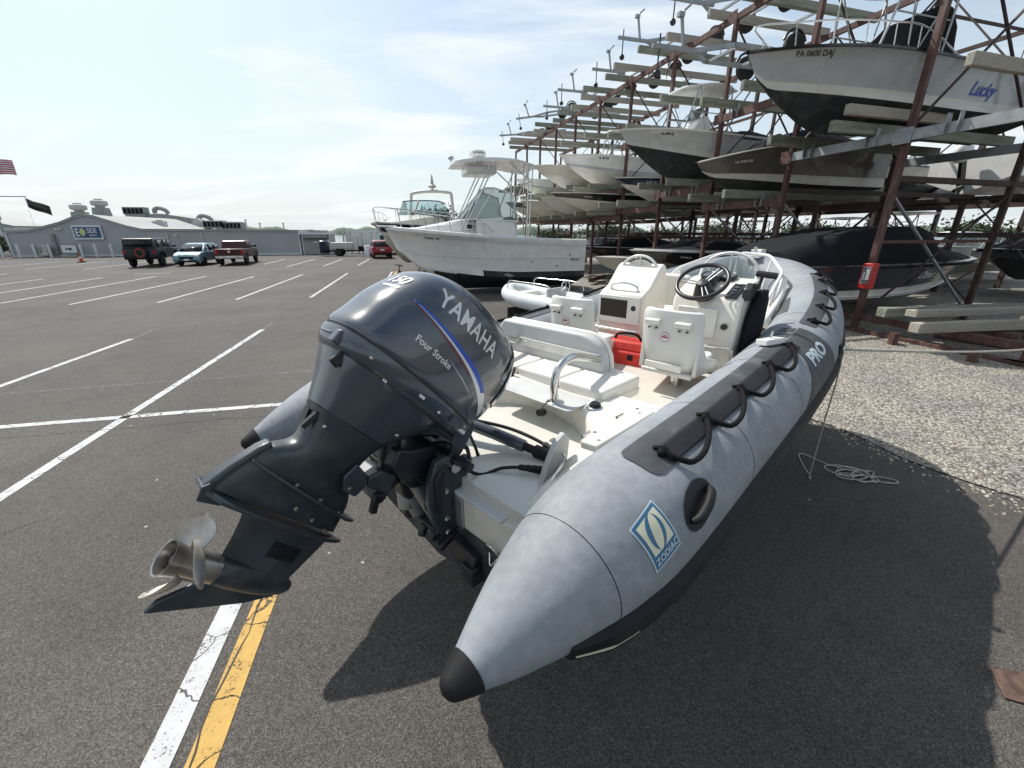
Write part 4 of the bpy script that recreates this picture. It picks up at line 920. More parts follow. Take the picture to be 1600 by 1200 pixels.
# trailer that carries the boat
tr = empty('boat_trailer', (-.81, 1.45, 0), (0, 0, R(45)), 'low galvanised trailer hidden under the grey inflatable boat', 'trailer')
mb = MB(); mb.beam((1.0, -.42, .42), (4.2, -.42, .46), .06, .10); mb.beam((1.0, .42, .42), (4.2, .42, .46), .06, .10); mb.beam((4.2, -.42, .46), (5.4, 0, .5), .06, .1); mb.beam((4.2, .42, .46), (5.4, 0, .5), .06, .1)
for x in (1.05, 2.4, 4.1): mb.beam((x, -.75, .38), (x, .75, .38), .06, .08)
mb.beam((1.2, -.35, .47), (3.6, -.35, .50), .09, .05); mb.beam((1.2, .35, .47), (3.6, .35, .50), .09, .05); mb.build('frame', 'galv', tr)
for y in (-.72, .72):
    mb = MB(); mb.lathe([(.12, -.08), (.26, -.085), (.29, -.06), (.295, 0), (.29, .06), (.26, .085), (.12, .08)], 28, T=Matrix.Translation((2.4, y, .295)) @ Matrix.Rotation(R(90), 4, 'X')); w = mb.build('wheel', 'tyre', tr)
    mb = MB(); mb.lathe([(0, .04), (.06, .05), (.12, .07), (.13, .08), (.13, -.08), (0, -.05)], 24, T=Matrix.Translation((2.4, y, .295)) @ Matrix.Rotation(R(90), 4, 'X')); mb.build('rim', 'galv', w)
# ------------------------------------------------------------------ the outboard motor, tilted up (local x forward, z up along the leg)
bw = Matrix.Translation((-.81, 1.45, 0)) @ Matrix.Rotation(R(45), 4, 'Z')
MOT = empty('outboard_motor', tuple(bw @ Vector((.43, 0, 1.60))), (0, R(48), R(45)), 'dark blue grey outboard motor tilted up on the transom of the grey inflatable boat', 'motor')
CW = [  # w, rear x, front x, half width, exponent
    (.008, -.370, .425, .252, 3.2), (.03, -.375, .435, .258, 3.2), (.10, -.356, .46, .260, 3.2), (.20, -.335, .485, .256, 3.2), (.29, -.300, .490, .248, 3.1), (.355, -.270, .48, .236, 3.0),
    (.40, -.235, .465, .220, 3.0), (.435, -.190, .445, .198, 2.9), (.468, -.12, .41, .165, 2.7), (.493, -.03, .36, .120, 2.6), (.505, .04, .30, .07, 2.4)]
def cowl_row(w):
    for i in range(1, len(CW)):
        if w <= CW[i][0]:
            a, b = CW[i - 1], CW[i]; k = (w - a[0]) / (b[0] - a[0]); return tuple(a[j] + (b[j] - a[j]) * k for j in range(5))
    return CW[-1]
def sup(row, a, grow=0.0):
    w, x0, x1, hw, e = row; cx = (x0 + x1) / 2; ax = (x1 - x0) / 2 + grow; hy = hw + grow
    c, s = math.cos(a), math.sin(a)
    if c < 0: e = min(e, 2.75)
    x = cx + ax * math.copysign(abs(c) ** (2 / e), c); y = hy * math.copysign(abs(s) ** (2 / e), s)
    q = abs(x - cx) / ax
    y *= (1 - .10 * q ** 2) if x > cx else 1.0     # rounder at the rear, slightly narrower in front
    return (x, y, w)
def cowl_side(x, w, off=.0015):
    r = cowl_row(w); cx = (r[1] + r[2]) / 2; ax = (r[2] - r[1]) / 2; q = min(.9999, abs(x - cx) / ax)
    e = r[4] if x > cx else min(r[4], 2.75)
    y = r[3] * (1 - q ** e) ** (1 / e)
    y *= (1 - .10 * q ** 2) if x > cx else 1.0
    return (x, -(y + off), w)
N = 72
fine_rows = []
for i in range(len(CW) - 1):
    for k in range(3): 
        t = k / 3; fine_rows.append(tuple(CW[i][j] + (CW[i + 1][j] - CW[i][j]) * t for j in range(5)))
fine_rows.append(CW[-1])
rc = catmull4(CW, 4)
mb = MB(); rings = [[sup(r, 2 * PI * j / N) for j in range(N)] for r in rc]
rings.append([(.17 + (p[0] - .17) * .5, p[1] * .5, .508) for p in rings[-1]])
mb.loft(rings); cowl = mb.build('cowl', 'motor', MOT, smooth=50)
# front air intake panel, darker glossy section with a slot
mb = MB(); rg = []
for r in rc[10:-6]:
    rg.append([sup((r[0], r[1], r[2], r[3], r[4]), a, .006) for a in [R(-52 + 104 * k / 24) for k in range(25)]])
mb.loft(rg, closed=False, cap0=False, cap1=False); mb.build('front_panel', 'motor', cowl, smooth=60)
mb = MB(); rg = []
for k in range(14):
    w = .29 + .175 * k / 13; r = cowl_row(w); t = k / 13; a0 = R(-64 + 12 * t); rg.append([sup(r, a0 + R(q), .008 + .001) for q in (-4 * math.sin(PI * t) - .3, 4 * math.sin(PI * t) + .3)])
mb.loft(rg, closed=False, cap0=False, cap1=False); mb.build('air_slot', 'black', cowl, smooth=60)
# cowl seam and lower pan
mb = MB(); mb.loft([[sup((w, -.364, .422, .248, 3.2), 2 * PI * j / N) for j in range(N)] for w in (-.008, .012)]); mb.build('cowl_gasket', 'black', MOT)
PAN = [(-.004, -.374, .43, .256, 3.2), (-.03, -.376, .435, .256, 3.2), (-.065, -.364, .44, .242, 3.1), (-.085, -.345, .42, .220, 3.0)]
mb = MB(); mb.loft([[sup(r, 2 * PI * j / N) for j in range(N)] for r in PAN]); pan = mb.build('lower_pan', 'motor', MOT, smooth=45)
# pan nose: a drooping loop in front
mb = MB(); P = smoothpath([(.34, -.19, -.06), (.40, -.17, -.11), (.455, -.10, -.155), (.47, 0, -.165), (.455, .10, -.155), (.40, .17, -.11), (.34, .19, -.06)], 6)
rg = []
for p in P: rg.append([(p[0] + dx, p[1], p[2] + dz) for dx, dz in ((-.03, .085), (.02, .095), (.03, .0), (.015, -.04), (-.02, -.045), (-.035, -.01))])
mb.loft(rg); mb.build('pan_nose', 'motor_low', pan, smooth=50)
mb = MB(); mb.box((-.362, -.075, -.045), (.03, .05, .055)); mb.box((-.372, -.0, -.04), (.015, .10, .012)); mb.build('cowl_latch', 'motor', pan, bevel=.006)
mb = MB(); mb.box((-.318, -.105, -.112), (.04, .02, .055), rot=(0, R(15), 0)); mb.build('lifting_recess', 'black', pan, bevel=.005)
mb = MB(); mb.box((.175, -.2535, -.036), (.012, .004, .034), rot=(0, R(10), 0)); mb.build('lock_slot', 'black', pan)
mb = MB(); mb.lathe([(0, .006), (.009, .005), (.011, 0), (0, 0)], 14, T=Matrix.Translation((-.17, -.208, -.078)) @ Matrix.Rotation(R(90), 4, 'X')); mb.build('bolt', 'steel', pan)
# upper shroud (apron)
def slab(name, rows, m, parent, n=48, e=2.8, smooth=50):
    """rows: w, rear x, front x, half width"""
    mb = MB(); mb.loft([[sup((r[0], r[1], r[2], r[3], r[4] if len(r) > 4 else e), 2 * PI * j / n) for j in range(n)] for r in catmull4([(r + (e,) if len(r) == 4 else r) for r in rows], 3)])
    return mb.build(name, m, parent, smooth=smooth)
slab('upper_shroud', [(-.07, -.350, .30, .215), (-.12, -.325, .265, .195), (-.20, -.285, .20, .155), (-.285, -.25, .135, .120)], 'motor', MOT)
slab('lower_shroud', [(-.290, -.248, .130, .119), (-.34, -.225, .105, .105), (-.42, -.205, .095, .088), (-.46, -.225, .10, .078), (-.50, -.275, .12, .070), (-.56, -.305, .165, .062), (-.62, -.335, .185, .056), (-.70, -.365, .20, .050)], 'motor_low', MOT)
mb = MB(); mb.loft([[sup((w, -.243, .128, .1155, 2.8), 2 * PI * j / 48) for j in range(48)] for w in (-.293, -.282)]); mb.build('shroud_gasket', 'black', MOT)
mb = MB(); mb.prism([(-.245, -.315), (-.215, -.315), (-.195, -.385), (-.225, -.385)], -.02, .02, 'y'); mb.box((-.232, -.055, -.35), (.02, .02, .07), rot=(0, R(12), 0)); mb.build('exhaust_slot', 'black', MOT)
# side cover plate with bolts
mb = MB(); mb.prism([(.03, -.40), (.105, -.42), (.135, -.47), (.12, -.52), (.05, -.52), (.015, -.47)], -.100, -.080, 'y'); mb.build('side_cover', 'motor_low', MOT, bevel=.008, bseg=3)
def bolt(x, y, w, r=.009):
    mb = MB(); mb.lathe([(0, .006), (r, .005), (r * 1.15, 0), (0, 0)], 12, T=Matrix.Translation((x, y, w)) @ Matrix.Rotation(R(90), 4, 'X')); mb.build('bolt', 'steel', MOT)
for q in ((-.115, -.068, -.575), (.013, -.064, -.593), (.125, -.058, -.612), (-.055, -.063, -.655), (.04, -.058, -.675), (.12, -.055, -.697), (.07, -.10, -.50)): bolt(*q)
# horizontal plates
def plate(name, out, w, th, m, tilt=0.0):
    mb = MB(); full = out + [(x, -y) for x, y in reversed(out) if abs(y) > 1e-6]
    mb.prism(full, w - th / 2, w + th / 2, 'z'); mb.v = [(x, y, z + tilt * (x)) for x, y, z in mb.v]
    return mb.build(name, m, MOT, bevel=.003)
plate('splash_plate', [(-.30, .0), (-.30, .045), (-.20, .085), (.0, .092), (.16, .085), (.235, .03), (.265, 0)], -.600, .012, 'motor_low', -.12)
plate('cavitation_plate', [(-.372, .0), (-.372, .060), (-.32, .105), (-.18, .112), (.0, .095), (.15, .07), (.23, .03), (.27, 0)], -.722, .014, 'motor_low', -.03)
for sg in (-1,):
    mb = MB(); mb.prism([(-.372, -.745), (-.388, -.70), (-.372, -.678), (-.345, -.705), (-.29, -.720), (-.30, -.735)], sg * .056, sg * .066, 'y'); mb.build('plate_fin', 'motor_low', MOT, bevel=.003)
mb = MB(); mb.prism([(-.28, -.48), (-.305, -.52), (-.345, -.62), (-.370, -.70), (-.372, -.715), (-.28, -.715), (-.26, -.5)], -.030, .030, 'y'); mb.build('rear_spine', 'motor_low', MOT, bevel=.012, bseg=3)
# gearcase: strut, torpedo and skeg
def foil(rows, name, m):
    mb = MB(); rg = []
    for w, x0, x1, hw in rows:
        ring = []
        for k in range(24):
            t = k / 12 if k <= 12 else (24 - k) / 12; x = x1 + (x0 - x1) * t; th = hw * (math.sin(PI * t ** .62)) ** .8 if 0 < t < 1 else 0.0008
            ring.append((x, -th if k <= 12 else th, w))
        rg.append(ring)
    mb.loft(rg); return mb.build(name, m, MOT, smooth=50)
foil([(-.715, -.20, .21, .045), (-.78, -.175, .195, .040), (-.84, -.16, .18, .038), (-.90, -.15, .165, .040), (-.95, -.14, .15, .045)], 'gearcase_strut', 'motor_low')
mb = MB(); prof = [(0, .185), (.022, .175), (.038, .145), (.049, .09), (.056, .02), (.058, -.06), (.055, -.125), (.051, -.135), (0, -.135)]
mb.lathe([(r, z) for r, z in prof], 36, T=Matrix.Translation((0, 0, -.962)) @ Matrix.Rotation(R(90), 4, 'Y')); mb.build('gearcase', 'motor_low', MOT, smooth=50)
mb = MB(); out = [(.15, -.965), (.135, -1.01), (.045, -1.055), (-.05, -1.085), (-.245, -1.145), (-.235, -1.10), (-.16, -1.02), (-.12, -.99)]
rg = []
mb.prism(out, -.011, .011, 'y'); mb.build('skeg', 'motor_low', MOT, bevel=.005, bseg=2)
for k in range(4): 
    pass
# propeller
PR = empty('propeller', (0, 0, -.962)); PR.parent = MOT
mb = MB(); prof = [(.054, -.137), (.053, -.20), (.052, -.26), (.058, -.300), (.062, -.308), (.055, -.306), (.046, -.26), (.044, -.17), (0, -.165)]
mb.lathe([(r, z) for r, z in prof], 40, T=Matrix.Rotation(R(90), 4, 'Y')); mb.build('hub', 'prop', PR, smooth=40)
mb = MB(); mb.cyl((-.17, 0, 0), (-.27, 0, 0), .022, n=18); mb.cyl((-.27, 0, 0), (-.285, 0, 0), .014, n=6)
for a in (30, 150, 270): mb.box((-.22, .037 * math.cos(R(a)), .037 * math.sin(R(a))), (.09, .028, .007), rot=(R(a), 0, 0))
mb.build('hub_core', 'motor_black', PR)
def blade(a0):
    mb = MB(); rg = []
    for i in range(13):
        t = i / 12; r = .048 + .122 * t; ch = (.140 * math.sqrt(max(0, 1 - (2 * max(0, t - .50)) ** 2.4))) * (0.74 + .26 * math.sin(PI * min(1, t * 1.1))) + .004
        pitch = R(62) - R(22) * t; skew = -.02 + .075 * t ** 1.5
        ring = []
        for k in range(11):
            u = -0.5 + k / 10; ax = -.225 + (u * ch) * math.cos(pitch) - .025 * t; tang = (u * ch) * math.sin(pitch) + skew * .9 - .03; cam = .012 * (1 - 4 * u * u)
            an = a0 + tang / max(r, .07); rr_ = r
            ring.append((ax + cam, rr_ * math.cos(an), rr_ * math.sin(an)))
        rg.append(ring)
    thick = []
    for i, ring in enumerate(rg):
        th = .0045 * (1 - .6 * i / 12); back = [(p[0] - th, p[1], p[2]) for p in reversed(ring)]
        thick.append(ring + back)
    mb.loft(thick); mb.build('blade', 'prop_blade', PR, smooth=50)
for a in (48, 168, 288): blade(R(a))
# decals on the starboard and port sides
def cdecal(name, VF, x, w, m, off=.0018, rot=0.0, mirror=False):
    c, s = math.cos(rot), math.sin(rot)
    def fn(a, b):
        X = a * c - b * s; Y = a * s + b * c
        if mirror: X = -a * c + b * s
        p = cowl_side(x + X, w + Y, off)
        return (p[0], -p[1], p[2]) if mirror else p
    return flat(name, VF, fn, m, cowl)
for mir in (False, True):
    cdecal('brand_lettering', text2d('YAMAHA', .108, bold=.018, sx=.80, maxedge=.03, space=1.08), -.005, .325, 'decal_silver', rot=R(0), mirror=mir)
    cdecal('small_lettering', text2d('Four Stroke', .040, bold=.018, sx=1.02, maxedge=.03, space=1.0), -.092, .122, 'decal_silver', rot=R(0), mirror=mir)
    def band2(c0, c1, n=26):
        a = [c0[0] + (c0[1] - c0[0]) * k / n for k in range(n + 1)]
        return c0, c1
    top = [(-.285, .245), (-.18, .238), (-.06, .228), (.04, .216), (.12, .203), (.20, .180), (.28, .140), (.345, .080)]
    midl = [(-.285, .244), (-.18, .227), (-.06, .211), (.04, .196), (.12, .180), (.20, .156), (.28, .117), (.345, .075)]
    low = [(-.285, .243), (-.18, .223), (-.06, .202), (.04, .184), (.12, .163), (.20, .132), (.28, .090), (.338, .050)]
    sm = lambda P: [(p[0], p[1]) for p in catmull4(P, 4)]
    T_, M_, L_ = sm(top), sm(midl), sm(low)
    cdecal('stripe', poly2d(L_ + list(reversed(T_)), .04), 0, 0, 'decal_silver', .0016, mirror=mir)
    k1 = int(len(T_) * .80)
    cdecal('blue_stripe', poly2d(M_[:k1] + [(T_[k1][0], T_[k1][1])] + list(reversed(T_[:k1])), .04), 0, 0, 'decal_blue', .0024, mirror=mir)
    red_t = [(x, y - .006) for x, y in L_[:int(len(L_) * .62)]]; red_b = [(x, y - .009 - .002 * k / 14) for k, (x, y) in enumerate(L_[:int(len(L_) * .62)])]
    cdecal('red_line', poly2d(red_b + list(reversed(red_t)), .04), 0, 0, 'decal_red', .0016, mirror=mir)
    cdecal('thin_line', poly2d([(-.04, .150), (.10, .122), (.22, .085), (.10, .118)], .04), 0, 0, 'decal_silver', .0016, mirror=mir)
def cowl_rear(y, w, off=.002):
    r = cowl_row(w); lo, hi = R(90), R(270)
    for k in range(40):      # bisect round the rear half of the section until y is met
        mid = (lo + hi) / 2
        if sup(r, mid, off)[1] > y: lo = mid
        else: hi = mid
    return (sup(r, lo, off)[0], y, w)
VF = text2d('150', .072, bold=.012, sx=1.15, maxedge=.012, shear=.15)
flat('power_number', VF, lambda a, b: cowl_rear(-a - .035, .300 + b, .0035), 'decal_silver', cowl)
VF = poly2d([(-.05, -.006), (.05, -.006), (.05, .006), (-.05, .006)], .012)
flat('number_bar', VF, lambda a, b: cowl_rear(-a - .05, .252 + b, .0035), 'decal_silver', cowl)
# ---- brackets, all in boat space, parented to the motor
Minv = (Matrix.Translation(MOT.location) @ Euler(MOT.rotation_euler).to_matrix().to_4x4()).inverted()
def bmesh_boat(mb, name, m, bevel=0, smooth=40, parent=None, bseg=2):
    T = Minv @ bw; mb.v = [tuple(T @ Vector(p)) for p in mb.v]
    return mb.build(name, m, parent or MOT, bevel=bevel, smooth=smooth, bseg=bseg)
for y in (-.155, .155):
    mb = MB(); out = [(.66, 1.10), (.60, 1.17), (.54, 1.22), (.48, 1.21), (.44, 1.12), (.425, 1.0), (.44, .90), (.48, .80), (.545, .74), (.575, .80), (.575, 1.015), (.66, 1.02)]
    mb.prism(out, y - .022, y + .022, 'y'); bmesh_boat(mb, 'clamp_bracket', 'motor_low', bevel=.010, bseg=3)
    mb = MB(); mb.prism([(.52, 1.14), (.50, 1.17), (.46, 1.12), (.46, .95), (.48, .93), (.50, 1.08)], y - .034, y + .034, 'y'); bmesh_boat(mb, 'bracket_rib', 'motor_black', bevel=.006)
    for z in (1.04, .88, .80):
        mb = MB(); mb.lathe([(0, .012), (.012, .011), (.016, 0), (0, 0)], 8, T=Matrix.Translation((.52, y + (.022 if y > 0 else -.022), z)) @ Matrix.Rotation(R(90 if y < 0 else -90), 4, 'X')); bmesh_boat(mb, 'bolt', 'steel')
mb = MB(); mb.cyl((.56, -.22, 1.17), (.56, .22, 1.17), .028, n=20); bmesh_boat(mb, 'tilt_tube', 'steel')
mb = MB(); mb.prism([(.38, 1.08), (.44, 1.06), (.56, 1.13), (.60, 1.20), (.54, 1.25), (.42, 1.27), (.34, 1.30), (.30, 1.22)], -.10, .10, 'y'); mb.cyl((.37, 0, 1.33), (.30, 0, 1.08), .045, n=18); mb.cyl((.33, 0, 1.17), (.31, 0, 1.10), .058, n=18); mb.prism([(.36, 1.10), (.42, 1.10), (.45, 1.0), (.41, .97), (.38, 1.0)], -.04, .06, 'y'); bmesh_boat(mb, 'swivel_bracket', 'motor_black', bevel=.012)
mb = MB(); mb.cyl((.52, -.06, .84), (.42, -.06, 1.08), .03, n=16); mb.cyl((.42, -.06, 1.08), (.38, -.06, 1.16), .014, n=12); mb.cyl((.50, .05, .82), (.44, .05, .98), .045, n=18); mb.lathe([(0, .03), (.03, .028), (.045, 0), (.045, -.10), (0, -.11)], 18, T=Matrix.Translation((.44, .06, .98))); bmesh_boat(mb, 'trim_ram', 'alu', smooth=50)
mb = MB(); mb.box((.50, 0, .80), (.07, .32, .045), rot=(0, R(-10), 0)); mb.box((.47, -.12, .785), (.05, .06, .05), rot=(0, R(15), 0)); mb.box((.48, -.195, .775), (.09, .045, .04), rot=(0, R(-12), R(10))); mb.cyl((.46, .10, .92), (.47, .10, .78), .03, n=12); mb.cyl((.47, -.05, .81), (.44, -.05, .75), .022, n=10); bmesh_boat(mb, 'bracket_foot', 'motor_black', bevel=.010)
mb = MB(); mb.prism([(.34, 1.16), (.26, 1.22), (.20, 1.205), (.19, 1.16), (.24, 1.12), (.22, 1.06), (.25, 1.05), (.30, 1.10)], -.07, .07, 'y'); bmesh_boat(mb, 'lower_mount', 'motor_low', bevel=.010)
mb = MB(); mb.box((.21, -.08, 1.08), (.03, .03, .09), rot=(0, R(20), 0)); mb.box((.235, -.075, 1.10), (.05, .04, .03)); bmesh_boat(mb, 'anode_arm', 'motor_black', bevel=.004)
mb = MB(); mb.cyl((.60, .16, 1.185), (.60, -.26, 1.185), .016, n=12); mb.cyl((.60, -.20, 1.185), (.60, -.27, 1.17), .026, n=12); mb.tube(smoothpath([(.56, -.16, 1.20), (.62, -.17, 1.24), (.68, -.15, 1.20), (.66, -.20, 1.12)], 5), .010, 8); mb.box((.63, -.155, 1.145), (.11, .035, .045), rot=(0, R(10), R(15))); bmesh_boat(mb, 'tilt_lock', 'motor_black')
mb = MB(); mb.box((.62, .03, 1.17), (.10, .12, .07), rot=(0, R(30), 0)); mb.cyl((.66, -.05, 1.19), (.66, .16, 1.19), .02, n=12); bmesh_boat(mb, 'steering_arm', 'alu', bevel=.006)
# power-steering cylinder sleeve and hoses to the rigging tube
mb = MB(); mb.tube([(.86, .22, 1.19), (.95, -.06, 1.15), (1.0, -.24, 1.12)], .034, 16); bmesh_boat(mb, 'rigging_hose', 'motor')
mb = MB(); mb.tube([(1.0, -.24, 1.12), (1.03, -.34, 1.105)], [.024, .02], 12); mb.tube([(1.02, -.30, 1.11), (1.045, -.44, 1.10)], [.034, .034], 12); bmesh_boat(mb, 'hose_joint', 'rubber')
hoses = [([(.60, -.17, 1.15), (.70, -.22, 1.07), (.80, -.28, 1.09), (.88, -.38, 1.10), (.95, -.48, 1.10)], .0085), ([(.84, .06, 1.20), (.82, -.05, 1.10), (.80, -.12, 1.03), (.84, -.26, 1.05), (.90, -.38, 1.07), (.94, -.50, 1.08)], .0085), ([(.90, .12, 1.20), (1.02, -.08, 1.17), (1.06, -.24, 1.15), (1.07, -.36, 1.13), (1.06, -.46, 1.13)], .010)]
for P, r_ in hoses:
    pp = smoothpath(P, 8); mb = MB(); mb.tube(pp, r_, 10); h = bmesh_boat(mb, 'hose', 'rubber', smooth=80)
    mb = MB(); q = pp[-12:]; mb.tube(q, [r_ * (1.9 if k % 2 else 1.5) for k in range(len(q))], 10); o_ = bmesh_boat(mb, 'hose_boot', 'rubber', smooth=80, parent=h)
mb = MB()
for k, P in enumerate([[(.50, .05, 1.25), (.60, .06, 1.22), (.70, .02, 1.18), (.78, -.04, 1.10)], [(.52, -.04, 1.24), (.62, -.06, 1.22), (.64, -.12, 1.18)], [(.40, -.09, 1.14), (.46, -.12, 1.06), (.44, -.12, .96), (.50, -.11, .86)], [(.38, .06, 1.12), (.40, .10, 1.0), (.44, .10, .90)]]): mb.tube(smoothpath(P, 5), .0065, 8)
bmesh_boat(mb, 'cables', 'rubber', smooth=80)

# small things on the motor: warning labels, screws, panel line, flush hose
for x, w_, a, b in ((.30, -.045, .05, .016), (-.02, -.045, .03, .012)):
    mb = MB(); q = cowl_side(x, .02, .0); mb.box((x, q[1] - .0005, w_), (a, .004, b)); mb.build('small_label', 'decal_silver', pan)
for x, w_ in ((.30, -.02), (.10, -.05), (-.27, -.045)):
    q = cowl_side(x, .02, -.002); mb = MB(); mb.lathe([(0, .004), (.006, .004), (.008, 0), (0, 0)], 10, T=Matrix.Translation((x, q[1], w_)) @ Matrix.Rotation(R(90), 4, 'X')); mb.build('screw', 'steel', pan)
for k, (x, y, w_) in enumerate([(-.19, -.100, -.34), (.07, -.150, -.22)]):
    mb = MB(); mb.lathe([(0, .005), (.007, .004), (.009, 0), (0, 0)], 10, T=Matrix.Translation((x, y, w_)) @ Matrix.Rotation(R(90), 4, 'X')); mb.build('screw', 'steel', MOT)
mb = MB(); mb.prism([(-.02, -.86), (.10, -.86), (.10, -.80), (-.02, -.80)], -.0395, -.036, 'y'); [mb.box((.04, -.041, -.85 + .012 * k), (.10, .006, .004)) for k in range(5)]; mb.build('water_intake', 'motor_black', MOT)
scene.cycles.caustics_reflective = False; scene.cycles.caustics_refractive = False
# ------------------------------------------------------------------ boats: shared hull builder (local x bow, y port, z up from the keel)
class Hull:
    def __init__(s, L, B, D, sheer=.16, flare=.10, entry=.62, rake=.15, chine=.40, foot=.70):
        s.foot = foot
        s.L, s.B, s.D, s.sheer, s.flare, s.entry, s.rake, s.chine = L, B, D, sheer, flare, entry, rake, chine
    def row(s, t):
        """points keel..sheer (half section) at station t: x, half breadth, z"""
        B, D, L = s.B / 2, s.D, s.L
        zs = D * (1 - s.sheer) + D * s.sheer * t ** (1.6 if s.sheer > 0 else 3.2)
        bs = B * (.93 + .07 * min(1, t / .3)) * (1 - max(0, (t - .46) / .54) ** 3.0)
        zk = D * .66 * max(0, (t - s.foot) / (1 - s.foot)) ** 2.0
        zc = D * (s.chine * .82 + s.chine * .9 * max(0, (t - .35) / .65) ** 1.7)
        bc = B * .88 * max(0, 1 - max(0, (t - .32) / .66) ** 2.3)
        zc = max(zc, zk + .02 * D)
        zc = min(zc, zs - .1 * D)
        out = []
        def P(b, z):
            h = max(0, min(1, z / (D)))
            return (L * t * (1 - s.rake * (1 - h) * t ** 1.5), b, z)
        out.append(P(0, zk)); out.append(P(bc * .5, zk + (zc - zk) * .48)); out.append(P(bc, zc)); out.append(P(bc * 1.02 + .01, zc + .02 * D))
        for h in (.14, .22, .45, .7, .90):
            b = bc + (bs - bc) * (h ** (1 + s.flare * 8 * t)); out.append(P(b, zc + .02 * D + (zs - zc - .02 * D) * h))
        out.append(P(bs, zs - .035 * D)); out.append(P(bs + .03, zs - .03 * D)); out.append(P(bs + .03, zs)); out.append(P(bs - .06, zs + .01))
        return out
    def build(s, parent, mats, n=28, wl=None):
        """mats: bottom, boot band, topside, rail, deck"""
        mb = MB(); rings = []
        for i in range(n + 1):
            t = i / n; t = 1 - (1 - t) ** 1.35
            h = s.row(t); rings.append([(x, y, z) for x, y, z in h] + [(x, -y, z) for x, y, z in reversed(h[1:])])
        k = len(s.row(0)); seg = [0, 0, 0, 1, 1, 2, 2, 2, 2, 3, 3, 3]
        mis = seg + [4] + list(reversed(seg))
        m = len(rings[0]); mis = (seg + [4 if False else 3] + list(reversed(seg)))[:m]
        mis = [0] * m
        for j in range(k - 1): mis[j] = seg[j]
        for j in range(k - 1): mis[k - 1 + 1 + j - 0 if False else k + j] = seg[k - 2 - j] if k + j < m else 0
        mis[k - 1] = 4
        # closing edge back to the keel
        mis[m - 1] = seg[0]
        vs = [p for r in rings for p in r]; fs = []; ms = []
        for i in range(len(rings) - 1):
            for j in range(m):
                fs.append((i * m + j, i * m + (j + 1) % m, (i + 1) * m + (j + 1) % m, (i + 1) * m + j)); ms.append(mis[j])
        if wl is not None:
            for q, f in enumerate(fs):
                zc_ = sum(vs[i][2] for i in f) / 4
                if ms[q] in (0, 1): ms[q] = 0 if zc_ < wl else 1
        mb.v = vs; mb.f = fs; mb.m = ms
        # transom
        mb.f.append(tuple(reversed(range(m)))); mb.m.append(2)
        return mb.build('hull', mats, parent, smooth=38)
    def side(s, t, h, off=.012, sg=1):
        r = s.row(t); z0, z1 = r[3][2], r[9][2]; z = z0 + (z1 - z0) * h
        for i in range(3, 9):
            if r[i + 1][2] >= z: break
        k = (z - r[i][2]) / max(1e-6, r[i + 1][2] - r[i][2]); x = r[i][0] + (r[i + 1][0] - r[i][0]) * k; y = r[i][1] + (r[i + 1][1] - r[i][1]) * k
        return (x, (y + off) * sg, z)
    def lettering(s, name, body, t, h, size, m, parent, bold=.02, sg=1, sx=1.0, shear=0.0):
        VF = text2d(body, size, bold=bold, sx=sx, maxedge=max(.06, size * .8), shear=shear)
        r = s.row(t); dz = r[9][2] - r[3][2]
        def fn(a, b): return s.side(t - sg * a / s.L, h + b / dz, .014, sg)
        return flat(name, VF, fn, m, parent)
    def deckz(s, t): return s.row(t)[-1][2]
def rack_root(name, s, p_bow, L, z, label, cat='boat', group=None, away=False):
    if not away: return empty(name, tuple(yard(s, p_bow + L, z)), (0, 0, YAW + PI), label, cat, group)
    return empty(name, tuple(yard(s, p_bow - L, z)), (0, 0, YAW), label, cat, group)
def rails(H, root, t0=.55, t1=.97, h=.32, n=6, name='bow_rail'):
    mb = MB(); pts = []
    ts = [t0 + (t1 - t0) * k / n for k in range(n + 1)]
    for sg in (1, -1):
        P = []
        for i, t in enumerate(ts):
            r = H.row(t)[-1]; P.append((r[0] - .05, (max(0.0, r[1] - .05)) * sg, r[2] + h * min(1, .15 + i * .5)))
        if sg == 1: pts = P
        else: pts = pts + list(reversed(P[:-1]))
    mb.tube(smoothpath(pts, 3), .016, 6)
    for sg in (1, -1):
        for i in range(1, n):
            r = H.row(ts[i])[-1]; mb.tube([(r[0] - .05, (r[1] - .05) * sg, r[2] + h * min(1, .15 + i * .5)), (r[0] - .15, (r[1] - .08) * sg, r[2])], .012, 6)
    mb.build(name, 'steel', root, smooth=60)
def cover(H, root, pts, m='canvas', name='cover', over=.05):
    """fabric stretched over the boat: pts = (t, ridge height above the sheer, ridge half-width share)"""
    mb = MB(); rings = []
    P = catmull4(pts, 4)
    for k, (t, hh, w) in enumerate(P):
        r = H.row(min(.999, max(0, t)))[-1]; b = r[1] + over; z = r[2]; rg = []
        for j in range(17):
            a = -1 + 2 * j / 16; q = abs(a)
            y = a * b; zz = z - .06 + hh * (1 - max(0, (q - w) / (1 - w)) ** 1.5) + .02 * math.sin(k * 1.7 + j * 2.3) * (1 - q)
            rg.append((r[0], y, zz))
        rg += [(r[0], b * .99, z - .12), (r[0], -b * .99, z - .12)]
        rings.append(rg)
    mb.loft(rings); return mb.build(name, m, root, smooth=50)
